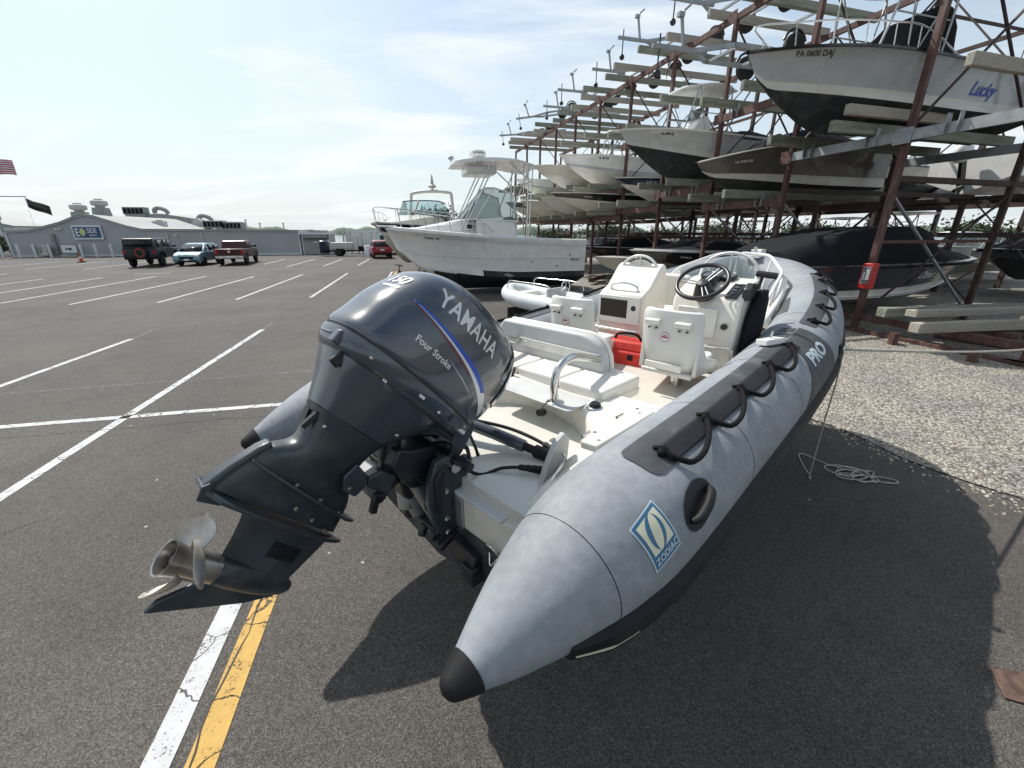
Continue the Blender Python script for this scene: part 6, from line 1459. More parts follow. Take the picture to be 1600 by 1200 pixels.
trailer(16.8, 8.9, 8.65, 'trailer on the rack top just beyond the nearest trailer', 5.0)
trailer(19.9, 9.4, 8.65, 'third trailer along the top of the rack', 5.0)
trailer(22.9, 9.0, 8.65, 'fourth trailer along the top of the rack', 5.0)
trailer(25.8, 9.3, 8.65, 'fifth trailer along the top of the rack', 5.0)
trailer(30.0, 9.0, 8.9, 'far trailer with raised tongue at the left end of the rack top', 5.0, tilt=-10)
trailer(33.6, 8.8, 8.6, 'farthest trailer sticking out at the left end of the rack', 5.0, tilt=-6)
# ---- floor stands, piling
def stand(x, y, h, lab, m='rust'):
    t = empty('jack_stand', (x, y, 0), (0, 0, rnd.uniform(0, 3)), lab, 'boat stand', 'steel stands under the boats')
    mb = MB()
    for a in (0, 90, 180, 270): mb.tube([(.05 * math.cos(R(a)), .05 * math.sin(R(a)), h * .72), (.32 * math.cos(R(a)), .32 * math.sin(R(a)), .01)], .018, 6)
    mb.tube([(.2 * math.cos(R(a)), .2 * math.sin(R(a)), h * .33) for a in (0, 90, 180, 270)], .012, 6, closed=True); mb.cyl((0, 0, h * .6), (0, 0, h), .022, n=8); mb.build('legs', 'red' if m == 'red' else 'rust', t)
    mb = MB(); mb.box((0, 0, h), (.26, .26, .05), rot=(R(15), 0, 0)); mb.build('pad', 'wood', t)
# ------------------------------------------------------------------ big white cabin boat on stands
sb = 16.6
r = rack_root('cabin_boat', sb + .2, .02, 7.45, .10, 'large white cabin boat with hardtop and radar dome, standing on the asphalt behind the motor')
H = Hull(7.45, 2.85, 2.31, sheer=.20, flare=.16, entry=.6, rake=.15, chine=.24)
H.build(r, ['antifoul', 'white', 'white', 'white', 'white'], wl=.68)
H.lettering('hull_number', 'NJ 8667 HF', .80, .86, .11, 'hullblack', r); H.lettering('hull_model', 'WA 26', .06, .48, .12, 'hullblack', r)
mb = MB(); mb.tube([H.side(.02 + .93 * k / 40, .52 - .18 * (k / 40) ** 2, .004) for k in range(41)], .009, 5); mb.build('hull_line', 'hullgrey', r)
for t, h in ((.30, .42), (.16, .30), (.36, .12), (.09, .62)):
    mb = MB(); mb.cyl(H.side(t, h, -.01), H.side(t, h, .02), .028, n=10); mb.build('through_hull', 'black', r)
# thick white gunwale band
mb = MB(); rg = []
for k in range(45):
    t = k / 44; t = 1 - (1 - t) ** 1.3; a = H.row(t); q = a[9]; s0 = H.side(t, .88, .0); rg.append([(s0[0], s0[1] + .015, s0[2]), (q[0], q[1] + .05, q[2] - .02), (q[0], q[1] + .055, q[2] + .05), (q[0], q[1] - .06, q[2] + .10)])
mb.loft(rg, closed=False, cap0=False, cap1=False); mb.build('gunwale', 'white', r, smooth=30)
# trunk cabin
mb = MB(); rg = []
for t, w, h in ((.36, .98, .62), (.45, .98, .66), (.55, .95, .62), (.65, .84, .48), (.75, .66, .28), (.84, .42, .10), (.90, .2, .02)):
    x = H.L * t; z = H.deckz(t) - .02; rg.append([(x, w, z), (x, w * .96, z + h * .6), (x, w * .82, z + h * .92), (x, w * .4, z + h), (x, -w * .4, z + h), (x, -w * .82, z + h * .92), (x, -w * .96, z + h * .6), (x, -w, z)])
mb.loft(rg); mb.build('cabin', 'white', r, smooth=40)
for t in (.60, .50):
    x = H.L * t; z = H.deckz(t); mb = MB(); mb.lathe([(0, .02), (.09, .02), (.13, .01), (.14, 0), (0, 0)], 20, T=Matrix.Translation((x, .93, z + .24)) @ Matrix.Rotation(R(-84), 4, 'X') @ Matrix.Scale(1.35, 4, (1, 0, 0))); p_ = mb.build('porthole', 'steel', r)
    mb = MB(); mb.lathe([(0, .023), (.085, .023), (.085, .02), (0, .02)], 20, T=Matrix.Translation((x, .93, z + .24)) @ Matrix.Rotation(R(-84), 4, 'X') @ Matrix.Scale(1.35, 4, (1, 0, 0))); mb.build('pane', 'carglass', p_)
# windshield, high, three faced
zc = H.deckz(.45) + .62
top = [(2.9, 1.05, zc + .80), (3.55, 1.0, zc + .98), (3.75, .5, zc + 1.02), (3.8, 0, zc + 1.02)]; bot = [(2.7, 1.12, zc - .12), (4.25, 1.02, zc - .05), (4.75, .6, zc - .08), (4.85, 0, zc - .08)]
top += [(a, -b, c) for a, b, c in reversed(top[:-1])]; bot += [(a, -b, c) for a, b, c in reversed(bot[:-1])]; n = len(top)
mb = MB(); mb.add(top + bot, [(i, i + 1, n + i + 1, n + i) for i in range(n - 1)]); mb.build('windshield', 'glass', r, smooth=20)
mb = MB(); mb.tube(top, .03, 6); mb.tube(bot, .03, 6); [mb.tube([top[i], bot[i]], .022, 6) for i in range(n)]; mb.build('windshield_frame', 'white', r)
# cockpit side panels
for sg in (1, -1):
    mb = MB(); mb.prism([(2.72, 1.95), (2.9, zc + .05), (3.4, zc + .0), (4.25, zc - .05), (4.25, 2.0)], sg * 1.08, sg * 1.04, 'y'); mb.build('cockpit_panel', 'white', r)
# hardtop with its tubes, storage box, radar and antennas
zt = 4.42
mb = MB(); rg = []
for k in range(15):
    t = k / 14; x = 1.9 + 3.0 * t; w = 1.25 * (1 - abs(2 * t - 1) ** 5 * .35); dz = .10 * math.sin(PI * t) - .10 * max(0, .3 - t) * 3
    rg.append([(x, w * y, zt + dz + .09 * (1 - abs(y) ** 2.5)) for y in (-1, -.8, -.4, 0, .4, .8, 1)] + [(x, w * y, zt + dz - .06 + .04 * (1 - abs(y) ** 2)) for y in (1, .8, .4, 0, -.4, -.8, -1)])
mb.loft(rg); ht = mb.build('hardtop', 'white', r, smooth=45)
mb = MB(); mb.box((3.9, 0, zt - .20), (1.1, 1.2, .30)); mb.build('overhead_box', 'white', ht, bevel=.08, bseg=3)
mb = MB(); z0 = H.deckz(.35)
for sg in (1, -1):
    for a, b in (((2.3, 1.15, z0), (2.15, 1.1, zt - .02)), ((2.38, 1.15, z0), (2.3, 1.1, zt - .02)), ((4.7, 1.05, z0 + .25), (3.5, 1.05, zt)), ((4.8, 1.05, z0 + .25), (3.65, 1.05, zt)), ((2.25, 1.12, zt - .05), (2.9, 1.1, z0 + .9)), ((2.9, 1.1, z0 + .9), (2.2, 1.12, z0 + .4)), ((3.0, 1.08, zt), (2.3, 1.12, zt - .55))):
        mb.tube([(a[0], a[1] * sg, a[2]), (b[0], b[1] * sg, b[2])], .024, 8)
mb.tube([(2.2, -1.1, zt - .6), (2.2, 1.1, zt - .6)], .02, 6); mb.tube([(2.3, .5, z0 + .2), (2.3, .5, zt)], .02, 6); mb.build('hardtop_frame', 'steel', r, smooth=60)
mb = MB(); mb.lathe([(.10, 0), (.12, .06), (.28, .10), (.31, .16), (.31, .26), (.27, .31), (0, .34)], 28, T=Matrix.Translation((3.95, .1, zt + .14))); rd = mb.build('radar_dome', 'white', r, smooth=40)
VF = text2d('RAYMARINE', .075, bold=.02)
flat('dome_lettering', VF, lambda a, b: (3.95 - .315 * math.sin(a / .315), .1 + .315 * math.cos(a / .315), zt + .36 + b), 'hullchar', rd)
mb = MB(); mb.cyl((4.85, -.3, zt), (4.85, -.3, zt + .22), .03); mb.lathe([(0, 0), (.10, .0), (.11, .05), (.08, .10), (0, .12)], 14, T=Matrix.Translation((4.85, -.3, zt + .2))); mb.build('horn_light', 'alu', r)
mb = MB(); mb.box((2.1, .9, zt - .7), (.02, .14, .10)); mb.build('roof_clip', 'alu', r)
rails(H, r, .50, .995, .62, 9)
# anchor pulpit
mb = MB(); mb.prism([(7.0, -.22), (7.6, -.16), (7.7, 0), (7.6, .16), (7.0, .22)], H.deckz(.97) - .02, H.deckz(.97) + .05, 'z'); mb.build('pulpit', 'white', r, bevel=.02)
mb = MB(); mb.box((.30, 0, .25), (.5, .14, .5)); mb.prism([(.2, .0), (1.3, .02), (6.0, .05), (6.3, .2), (.2, .2)], -.07, .07, 'y'); mb.build('keel', 'antifoul', r)
stand(-.1, 15.5, .75, 'rusty four legged stand under the dark bottom, below the middle of the big white boat')
stand(2.1, 17.8, .8, 'rusty stand near the stern of the big white boat')
# keel blocks
for k, p in enumerate((1.2, 5.2)):
    mb = MB(); mb.box((0, 0, .20), (.35, .5, .40)); o = mb.build('keel_block', 'wood', bevel=.02); o.location = yard(16.8, p, -.28); o.rotation_euler = (0, 0, YAW); tag(o, ['timber keel block under the fore part of the big white boat', 'timber keel block under the stern of the big white boat'][k], 'block')
# ------------------------------------------------------------------ cruiser behind it, bow towards the viewer
r = empty('cabin_cruiser', (-4.55, 28.6, .70), (0, 0, R(-99)), 'cream decked cruiser with teal windshield, behind the bow of the big white boat', 'boat')
H = Hull(9.0, 3.1, 1.95, sheer=.10, flare=.14, rake=.16, chine=.42); H.build(r, ['offwhite', 'white', 'hullnavy', 'white', 'cream'])
mb = MB(); rg = []
for t, w, h in ((.30, 1.2, .55), (.45, 1.2, .62), (.58, 1.05, .52), (.70, .75, .32), (.82, .42, .14), (.90, .2, .04)):
    x = H.L * t; z = H.deckz(t) - .02; rg.append([(x, w, z), (x, w * .9, z + h * .8), (x, w * .5, z + h), (x, -w * .5, z + h), (x, -w * .9, z + h * .8), (x, -w, z)])
mb.loft(rg); mb.build('cabin', 'offwhite', r, smooth=40)
zc = H.deckz(.4) + .50
top = [(2.6, 1.15, zc + .75), (3.4, 1.05, zc + .82), (3.7, .5, zc + .84), (3.75, 0, zc + .84)]; bot = [(2.2, 1.3, zc - .1), (4.0, 1.2, zc - .02), (4.6, .6, zc - .02), (4.7, 0, zc - .02)]
top += [(a, -b, c) for a, b, c in reversed(top[:-1])]; bot += [(a, -b, c) for a, b, c in reversed(bot[:-1])]
mb = MB(); mb.add(top + bot, [(i, i + 1, n + i + 1, n + i) for i in range(n - 1)]); mb.build('windshield', 'glass_teal', r, smooth=20)
mb = MB(); mb.tube(top, .03, 6); mb.tube(bot, .03, 6); mb.tube([top[3], bot[3]], .05, 6); mb.build('windshield_frame', 'black', r)
mb = MB(); pts = [(1.7, 1.35, zc - .2), (1.6, 1.25, zc + 1.1), (1.6, 1.1, zc + 1.4), (1.6, 0, zc + 1.48), (1.6, -1.1, zc + 1.4), (1.6, -1.25, zc + 1.1), (1.7, -1.35, zc - .2)]
mb.tube(smoothpath(pts, 4), .09, 8); mb.build('radar_arch', 'offwhite', r, smooth=60)
mb = MB(); mb.lathe([(.04, 0), (.05, .12), (.22, .16), (.24, .26), (.10, .34), (.07, .6), (.02, .85), (0, .86)], 18, T=Matrix.Translation((1.6, .1, zc + 1.52))); mb.build('arch_beacon', 'unit_pale', r)
mb = MB(); mb.tube(smoothpath([(4.1, -.2, H.deckz(.5) + .6), (4.8, 0, H.deckz(.5) + .68), (4.1, .6, H.deckz(.5) + .6)], 5), .06, 8); mb.build('deck_hatch', 'black', r)
rails(H, r, .45, .99, .60, 7)
for k, (x, y) in enumerate(((-4.95, 18.9), (-4.2, 19.5))): stand(x, y, .85, ['rusty stand under the bow of the cream decked cruiser, left one', 'rusty stand under the bow of the cream decked cruiser, right one'][k])
# green channel piling with white cap
pl = empty('piling', (2.28, 17.4, 0), (0, 0, 0), 'dark green round piling with white cap at the stern of the big white boat', 'piling')
mb = MB(); mb.cyl((0, 0, 0), (0, 0, .92), .14, .135, n=18); mb.build('post', 'green_pile', pl); mb = MB(); mb.lathe([(.15, .90), (.15, .96), (.10, 1.02), (0, 1.07)], 18); mb.build('cap', 'signwhite', pl)
# small white inflatable tender
td = empty('dinghy', (.85, 10.7, .34), (R(0), 0, R(132)), 'small white inflatable tender with grey seat and steel rail, beyond the grey boat', 'boat')
mb = MB(); path = [(-1.2, -.56, .2, .12), (-1.0, -.56, .22, .19), (-.3, -.56, .24, .20), (.5, -.52, .27, .20), (1.0, -.36, .33, .19), (1.25, -.12, .38, .18), (1.28, 0, .39, .18)]
full = path + [(a, -b, c, d) for a, b, c, d in reversed(path[:-1])]; cp = catmull4(full, 6); mb.tube([p[:3] for p in cp], [p[3] for p in cp], 20); mb.build('air_tube', 'trim', td, smooth=60)
mb = MB(); mb.prism([(-1.0, -.4), (.7, -.35), (1.0, 0), (.7, .35), (-1.0, .4)], .12, .18, 'z'); mb.build('floor', 'gel', td)
mb = MB(); mb.box((-.15, 0, .30), (.42, .78, .16)); mb.build('seat', 'vinyl', td, bevel=.04, bseg=3); mb = MB(); mb.box((.65, 0, .32), (.35, .6, .18)); mb.build('bow_locker', 'gel', td, bevel=.04, bseg=3)
mb = MB(); mb.box((-.38, 0, .48), (.08, .70, .22)); mb.build('seat_back', 'gel_grey', td, bevel=.03, bseg=3)
mb = MB(); mb.tube(smoothpath([(.9, .48, .45), (.85, .48, .68), (.4, .52, .70), (-.6, .56, .68), (-.8, .56, .45)], 5), .014, 8); mb.tube(smoothpath([(.9, -.48, .45), (.85, -.48, .68), (.4, -.52, .70), (-.6, -.56, .68), (-.8, -.56, .45)], 5), .014, 8); mb.build('hand_rail', 'steel', td, smooth=60)
mb = MB(); mb.tube(circle((-.62, -.05, .62), .15, 24, 'x'), .013, 8, closed=True); [mb.tube([(-.62, -.05, .62), (-.62, -.05 + .14 * math.cos(R(a)), .62 + .14 * math.sin(R(a)))], .008, 6) for a in (90, 210, 330)]; mb.tube([(-.62, -.05, .62), (-.48, -.05, .50)], .02, 6); mb.build('steering_wheel', 'signwhite', td)
mb = MB(); mb.box((-1.25, 0, .12), (.06, .9, .4)); mb.box((-1.35, 0, .35), (.12, .2, .5)); mb.build('transom', 'blackmatt', td); mb = MB(); mb.box((0, 0, -.17), (1.9, .9, .30)); mb.build('chocks', 'blackmatt', td)
# dark tarped bundle behind the far seat
mb = MB(); rg = []
for k in range(9):
    t = k / 8; rg.append([(t * 1.3, .32 * math.sin(PI * (.1 + .8 * t)) * math.cos(R(a)), .22 + .22 * math.sin(PI * (.1 + .8 * t)) * math.sin(R(a)) * (1 + .2 * math.sin(k + a))) for a in range(0, 360, 30)])
mb.loft(rg); o = mb.build('covered_outboard', 'canvas', smooth=50); o.location = (1.75, 11.6, 0.0); o.rotation_euler = (0, 0, R(20)); tag(o, 'black wrapped bundle on the gravel right of the small white tender', 'bundle')
# ------------------------------------------------------------------ mooring line from the inflatable to the rack, slack line and coil
BR = Matrix.Translation((-.81, 1.45, 0)) @ Matrix.Rotation(R(45), 4, 'Z')
ringp = BR @ Vector(tpt(s_at_x(3.45), 8, .03))
mb = MB(); endp = yard(3.6, 10.75, .62)
mb.tube([ringp.lerp(endp, k / 12) + Vector((0, 0, -.10 * math.sin(PI * k / 12))) for k in range(13)], .011, 8); o = mb.build('mooring_line', 'rope_beige', smooth=80); tag(o, 'taut pale rope from the bow of the inflatable to the rack at the right', 'rope')
mb = MB(); c0 = yard(2.75, 4.05, .012)
P = [ringp, ringp + Vector((.0, -.01, -.3)), Vector((ringp.x * .9 + c0.x * .1, ringp.y * .9 + c0.y * .1, .7)), Vector((ringp.x * .7 + c0.x * .3, ringp.y * .7 + c0.y * .3, .15)), Vector((ringp.x * .45 + c0.x * .55, ringp.y * .45 + c0.y * .55, .015)), Vector((c0.x - .10, c0.y + .10, .012)), Vector((c0.x + .05, c0.y - .12, .012))]
cc = yard(2.40, 4.10, .0); 
pts = smoothpath(P, 8); rn = random.Random(5)
for k in range(70):
    a = k * .42; rr_ = .13 + .07 * math.sin(k * .23) + rn.uniform(-.015, .015); pts.append(Vector((cc.x + .95 * rr_ * math.cos(a) + .09 * math.sin(k * .17), cc.y + .62 * rr_ * math.sin(a) + .05 * math.sin(k * .31), .014 + .00035 * k)))
pts += smoothpath([pts[-1], Vector((cc.x + .22, cc.y - .02, .012)), Vector((cc.x + .34, cc.y - .09, .012)), Vector((cc.x + .27, cc.y - .13, .012)), Vector((cc.x + .12, cc.y - .07, .012)), Vector((cc.x + .24, cc.y + .06, .012)), Vector((cc.x + .13, cc.y + .08, .02)), Vector((cc.x - .05, cc.y + .10, .02))], 6)
mb.tube(pts, .0055, 6); o = mb.build('slack_line', 'rope_beige', smooth=80); tag(o, 'thin pale line hanging from the bow and coiled on the asphalt', 'rope')
# flat rusty plate on the asphalt at the right edge
mb = MB(); mb.prism([(2.47, 1.42), (2.56, 1.57), (2.80, 1.54), (2.72, 1.33)], .002, .012, 'z'); o = mb.build('metal_plate', 'plate_rust', bevel=.002); tag(o, 'small rusty metal plate lying on the asphalt at the bottom right', 'plate')
# ------------------------------------------------------------------ the marina building, left (local x along the front)
BL = Vector((-47.3, 41.3, 0)); BRr = Vector((-22.2, 46.2, 0)); bdir = (BRr - BL).normalized(); blen = (BRr - BL).length; byaw = math.atan2(bdir.y, bdir.x)
bd = empty('marina_building', tuple(BL), (0, 0, byaw), 'long low grey clad building with a gable and blue sign on its front', 'building')
Wd = 14.0
G = [(0, 2.25), (1.9, 2.33), (2.64, 2.50), (4.68, 3.05), (6.1, 3.62), (6.8, 3.74), (7.6, 3.66), (9.0, 3.15), (10.15, 2.75), (11.4, 2.45), (blen, 2.36)]
front = [(0, 0), (blen, 0)] + list(reversed(G))
mb = MB(); mb.prism(front, 0, Wd, 'y'); mb.build('wall', 'cladding', bd)
mb = MB()
def strip(a, b, w, y=-.06): mb.beam((a[0], y, a[1]), (b[0], y, b[1]), .12, w, up=(0, 0, 1))
for a, b in zip(G[:-1], G[1:]): strip(a, b, .12)
for x in (.05, blen - .08): strip((x, 0), (x, 2.2), .12)
strip((0, .08), (blen, .08), .14)
for x in (13.35, 16.4): strip((x, .2), (x, 2.2), .05)
mb.build('trim', 'trim', bd)
mb = MB(); mb.prism([(x, z + .02) for x, z in G] + [(x, z + .11) for x, z in reversed(G)], -.2, Wd + .2, 'y'); mb.build('roof', 'roofgrey', bd)
# entrance lean-to details
sg = empty('sign', (5.62, -.12, 1.69)); sg.scale = (.585, 1, .847); sg.parent = bd
mb = MB(); mb.box((1.85, 0, .62), (4.1, .10, 1.5)); mb.build('sign_frame', 'signwhite', sg); mb = MB(); mb.box((1.85, -.06, .62), (3.7, .04, 1.15)); mb.build('sign_panel', 'signblue', sg)
VF = text2d('E', 1.15, bold=.02); flat('sign_letter', VF, lambda a, b: (.45 + a, -.085, .58 + b), 'signwhite', sg)
VF = text2d('SIDE', .72, bold=.01); flat('sign_letter', VF, lambda a, b: (2.55 + a, -.085, .78 + b), 'signwhite', sg)
VF = text2d('MARINA', .27, bold=.01); flat('sign_letter', VF, lambda a, b: (2.6 + a, -.085, .30 + b), 'signwhite', sg)
mb = MB(); mb.lathe([(0, .012), (.40, .012), (.40, 0), (0, 0)], 28, T=Matrix.Translation((1.22, -.082, .66)) @ Matrix.Rotation(R(90), 4, 'X')); mb.build('sign_sun', 'yellowgreen', sg)
mb = MB(); mb.box((1.85, -.085, .12), (3.6, .012, .10)); mb.build('sign_wave', 'badge_blue', sg)
mb = MB(); mb.box((3.7, -.12, 1.1), (.3, .2, 2.0)); mb.tube([(3.9, -.2, 1.4), (4.3, -.25, 1.1), (4.1, -.2, .8)], .03, 6); mb.build('service_box', 'unit', bd)
mb = MB(); mb.box((4.2, -.1, 2.5), (.22, .14, .10)); mb.box((4.5, -.1, 2.5), (.22, .14, .10)); mb.build('floodlight', 'signwhite', bd)
mb = MB(); mb.box((14.1, -.1, 1.95), (.25, .12, .12)); mb.box((10.8, -.12, 1.5), (.08, .04, .2)); mb.build('wall_lamp', 'signwhite', bd)
# rear roofs of the same complex
def block(name, x0, x1, y0, y1, prof_, m, lab, cat='roof'):
    o = empty(name, tuple(BL + bdir * x0 + Vector((-bdir.y, bdir.x, 0)) * y0), (0, 0, byaw), lab, cat)
    mb = MB(); mb.prism([((x1 - x0) * a, z) for a, z in prof_], 0, y1 - y0, 'y'); mb.build('shell', m, o); return o
o = block('rear_building', -.6, 10.6, 16, 28, [(0, 0), (1, 0), (1, 3.62), (.75, 4.1), (.5, 4.5), (.30, 4.4), (.0, 3.4)], 'roofgrey', 'grey rear roof sloping down to the right behind the marina building', 'building')
mb = MB(); mb.box((3.0, -.1, 4.3), (2.2, .6, .5)); mb.build('clerestory', 'unit', o)
o = block('rear_building', -3.2, 4.0, 14.6, 22, [(0, 0), (1, 0), (1, 3.2), (.75, 3.3), (.4, 3.2), (.0, 2.8)], 'roofpale', 'pale roof ridge showing behind the left slope of the gable', 'building')
o = block('rear_building', 8.1, 11.2, 14.8, 15.9, [(0, 0), (1, 0), (1, 2.6), (.52, 3.95), (.46, 3.95), (.0, 2.6)], 'roofpale', 'pale pyramid roof behind the long grey wall', 'building')
def unit(x, y, z, kind, lab):
    P = BL + bdir * x + Vector((-bdir.y, bdir.x, 0)) * y + Vector((0, 0, z))
    o = empty('roof_unit', tuple(P), (0, 0, byaw), lab, 'roof unit', 'units and vents on the roofs')
    if kind == 'fan':
        mb = MB(); mb.box((0, 0, .35), (1.15, 1.15, .9), taper=(.85, .85)); mb.build('curb', 'unit', o)
        mb = MB(); mb.lathe([(.38, .8), (.40, .95), (.62, 1.0), (.68, 1.15), (.68, 1.35), (.60, 1.45), (.35, 1.5), (.33, 1.62), (0, 1.64)], 20); mb.build('fan_hood', 'unit_pale', o, smooth=40)
    elif kind == 'ac':
        mb = MB(); mb.box((0, 0, .45), (2.4, 1.2, .9)); mb.build('casing', 'unit', o, bevel=.04)
        mb = MB(); [mb.box((-.9 + .45 * k, -.62, .45), (.36, .03, .6)) for k in range(5)]; mb.build('louvres', 'blackmatt', o)
    elif kind == 'duct':
        mb = MB(); mb.tube(smoothpath([(-.7, 0, .1), (-.7, 0, .5), (-.2, 0, .75), (.5, 0, .5), (.8, 0, .1)], 4), .26, 10); mb.build('duct_pipe', 'unit', o)
    elif kind == 'box':
        mb = MB(); mb.box((0, 0, .3), (1.1, .8, .7)); mb.build('casing', 'unit_pale', o, bevel=.03); mb = MB(); mb.lathe([(.3, .65), (.33, .75), (0, .78)], 16); mb.build('fan_grille', 'unit', o)
    else:
        mb = MB(); mb.cyl((0, 0, 0), (0, 0, 1.3), .09, n=10); mb.lathe([(.09, 1.25), (.16, 1.3), (.16, 1.4), (0, 1.48)], 12); mb.build('pipe', 'unit_pale', o)
for q in [(4.45, 3.2, 3.35, 'fan', 'left mushroom exhaust fan standing on the gable ridge'), (6.5, 3.0, 3.75, 'fan', 'right and larger mushroom exhaust fan behind the blue sign'), (3.5, 14.9, 2.95, 'ac', 'dark louvred air unit right of the exhaust fans'),
          (2.3, 16.2, 4.35, 'ac', 'flat dark unit highest on the rear roof'), (4.9, 16.6, 4.45, 'duct', 'bulky bent duct beside the flat dark unit'), (5.6, 13.2, 2.7, 'box', 'pale box unit at the foot of the rear roof'), (7.3, 13.2, 2.7, 'box', 'pale box unit between roof vents'), (9.6, 6.5, 2.75, 'box', 'low pale box unit near the gable'),
          (10.1, 16, 3.55, 'duct', 'dark bent duct above the pyramid roof'), (11.9, 14.2, 2.75, 'ac', 'grey louvred unit right of the pyramid roof'), (14.0, 14.2, 2.6, 'ac', 'dark louvred unit at the right end of the roof clutter'), (16.0, 13, 2.4, 'pipe', 'white vent pipe with cap on the long roof'), (17.6, 13, 2.0, 'pipe', 'thin vent pipe at the middle of the long roof'), (20.4, 13, 2.0, 'pipe', 'small vent pipe near the right end of the roof')]: unit(*q)
# shed with a low door at the right end
shp = BRr + bdir * .15
sh = empty('shed', tuple(shp), (0, 0, byaw), 'small grey clad shed with pale door joined to the right end of the building', 'shed')
mb = MB(); mb.box((1.35, 1.6, 1.0), (2.7, 3.2, 2.0)); mb.build('wall', 'cladding', sh); mb = MB(); mb.box((1.35, 1.4, 2.08), (2.95, 3.7, .14)); mb.box((2.72, -.02, 1.0), (.12, .1, 2.0)); mb.box((.02, -.02, 1.0), (.10, .1, 2.0)); mb.build('roof', 'trim', sh)
mb = MB(); mb.box((1.35, -.04, .85), (2.2, .06, 1.6)); dr = mb.build('door', 'roofgrey', sh); mb = MB(); mb.box((1.35, -.085, 1.25), (.5, .03, .12)); mb.build('notice', 'signwhite', dr); mb = MB(); mb.box((1.35, -.30, 1.82), (2.5, .5, .28)); mb.build('canopy', 'unit', sh)
mb = MB(); mb.prism([(1.2, 2.15), (1.2, 3.0)], 0, .1, 'y')
# bollards
for k, (px_) in enumerate([.15, 1.5, 2.75, 3.95, 6.5, 7.7, 9.0]):
    P = BL + bdir * (px_ - .3) - Vector((-bdir.y, bdir.x, 0)) * .9
    mb = MB(); mb.cyl((0, 0, 0), (0, 0, 1.10), .11, n=12); mb.lathe([(.11, 1.10), (.08, 1.16), (0, 1.18)], 12)
    o = mb.build('bollard', 'trim'); o.location = P; tag(o, ['white bollard at the far left corner of the marina building', 'white bollard second from the left end of the wall', 'white bollard left of the grey service unit', 'white bollard right of the grey service unit', 'white bollard right of the small notice board', 'white bollard between the notice board and the dark off-roader', 'white bollard just left of the dark off-roader'][k], 'bollard', 'white bollards along the wall')
P = BL + bdir * 2.6 - Vector((-bdir.y, bdir.x, 0)) * .55
o = empty('condenser_unit', tuple(P), (0, 0, byaw), 'beige outdoor condenser unit between two bollards', 'air conditioner'); mb = MB(); mb.box((.2, 0, .62), (1.15, .5, .95)); mb.build('casing', 'unit_pale', o, bevel=.03); mb = MB(); mb.tube(circle((.05, -.32, .75), .32, 20, 'y'), .03, 6, closed=True); mb.cyl((.05, -.31, .75), (.05, -.33, .75), .12); mb.build('fan', 'unit', o)
P = BL + bdir * 5.05 - Vector((-bdir.y, bdir.x, 0)) * .6
o = empty('notice_board', tuple(P), (0, 0, byaw), 'small white notice board on a dark base beside the traffic cone', 'sign'); mb = MB(); mb.box((0, 0, .75), (1.2, .06, .7)); mb.build('panel', 'signwhite', o); mb = MB(); mb.box((0, -.03, 1.17), (1.4, .12, .10)); mb.box((.2, 0, .15), (.8, .3, .3)); mb.build('frame', 'unit', o); mb = MB(); mb.prism([(-.3, .80), (.05, .80), (.05, .90), (.3, .72), (.05, .56), (.05, .66), (-.3, .66)], -.045, -.035, 'y'); mb.build('arrow', 'hullchar', o)
# traffic cone
o = empty('traffic_cone', (-33.8, 34.0, 0), (0, 0, .3), 'orange traffic cone on the asphalt in front of the notice board', 'cone'); mb = MB(); mb.box((0, 0, .03), (.42, .42, .06)); mb.build('base', 'blackmatt', o); mb = MB(); mb.lathe([(.14, .06), (.035, .66), (0, .67)], 16); mb.build('body', 'orange', o); mb = MB(); mb.lathe([(.118, .32), (.098, .42), (.10, .42), (.121, .32)], 16); mb.build('band', 'signwhite', o)
# flag pole with gaff and flags
fp = Vector((-49.6, 43.2, 0)); o = empty('flag_pole', tuple(fp), (0, 0, byaw), 'tall white flag pole with a yard arm at the left edge', 'flag pole')
mb = MB(); mb.cyl((0, 0, 0), (0, 0, 10.5), .10, .06, n=10); mb.build('pole', 'unit', o); mb = MB(); mb.cyl((-2.9, 0, 5.45), (2.9, 0, 5.45), .045, n=8); mb.tube([(2.75, 0, 5.45), (2.75, 0, .8)], .012, 4); mb.build('yard_arm', 'unit', o)
def flag(nm, P, w, h, parts, lab, ang=byaw, droop=.25):
    f = empty(nm, tuple(P), (0, 0, ang), lab, 'flag')
    for (u0, u1, v0, v1, m, pn) in parts:
        mb = MB(); nx = max(2, int(10 * (u1 - u0))); vs = []
        for i in range(nx + 1):
            u_ = u0 + (u1 - u0) * i / nx
            for v_ in (v0, v1): vs.append((w * u_, .10 * math.sin(u_ * 7 + v_) * u_, -h * (1 - v_) - droop * w * u_ - .06 * math.sin(u_ * 6)))
        mb.add(vs, [(2 * i, 2 * i + 2, 2 * i + 3, 2 * i + 1) for i in range(nx)]); ob = mb.build(pn, m, f, recalc=False)
        md = ob.modifiers.new('thick', 'SOLIDIFY'); md.thickness = .01
st = []
for k in range(13):
    st.append((0 if k < 6 else .4, 1.0, k / 13, (k + 1) / 13, 'flag_red' if k % 2 == 0 else 'flag_white', 'stripe'))
for q in range(7, 13): st[q] = (.4,) + st[q][1:]
st.append((0, .4, 7 / 13, 1.0, 'flag_blue', 'canton')); st[6] = (0,) + st[6][1:]
flag('national_flag', fp + Vector((0, 0, 8.6)) + bdir * .08, 2.7, 1.25, st, 'red and white striped flag with blue corner, flying from the pole', droop=.02)
flag('dark_flag', fp + Vector((0, 0, 5.35)) + bdir * 2.8, 1.7, .85, [(0, 1, 0, 1, 'black', 'cloth')], 'small dark flag drooping from the right end of the yard arm', droop=.45)
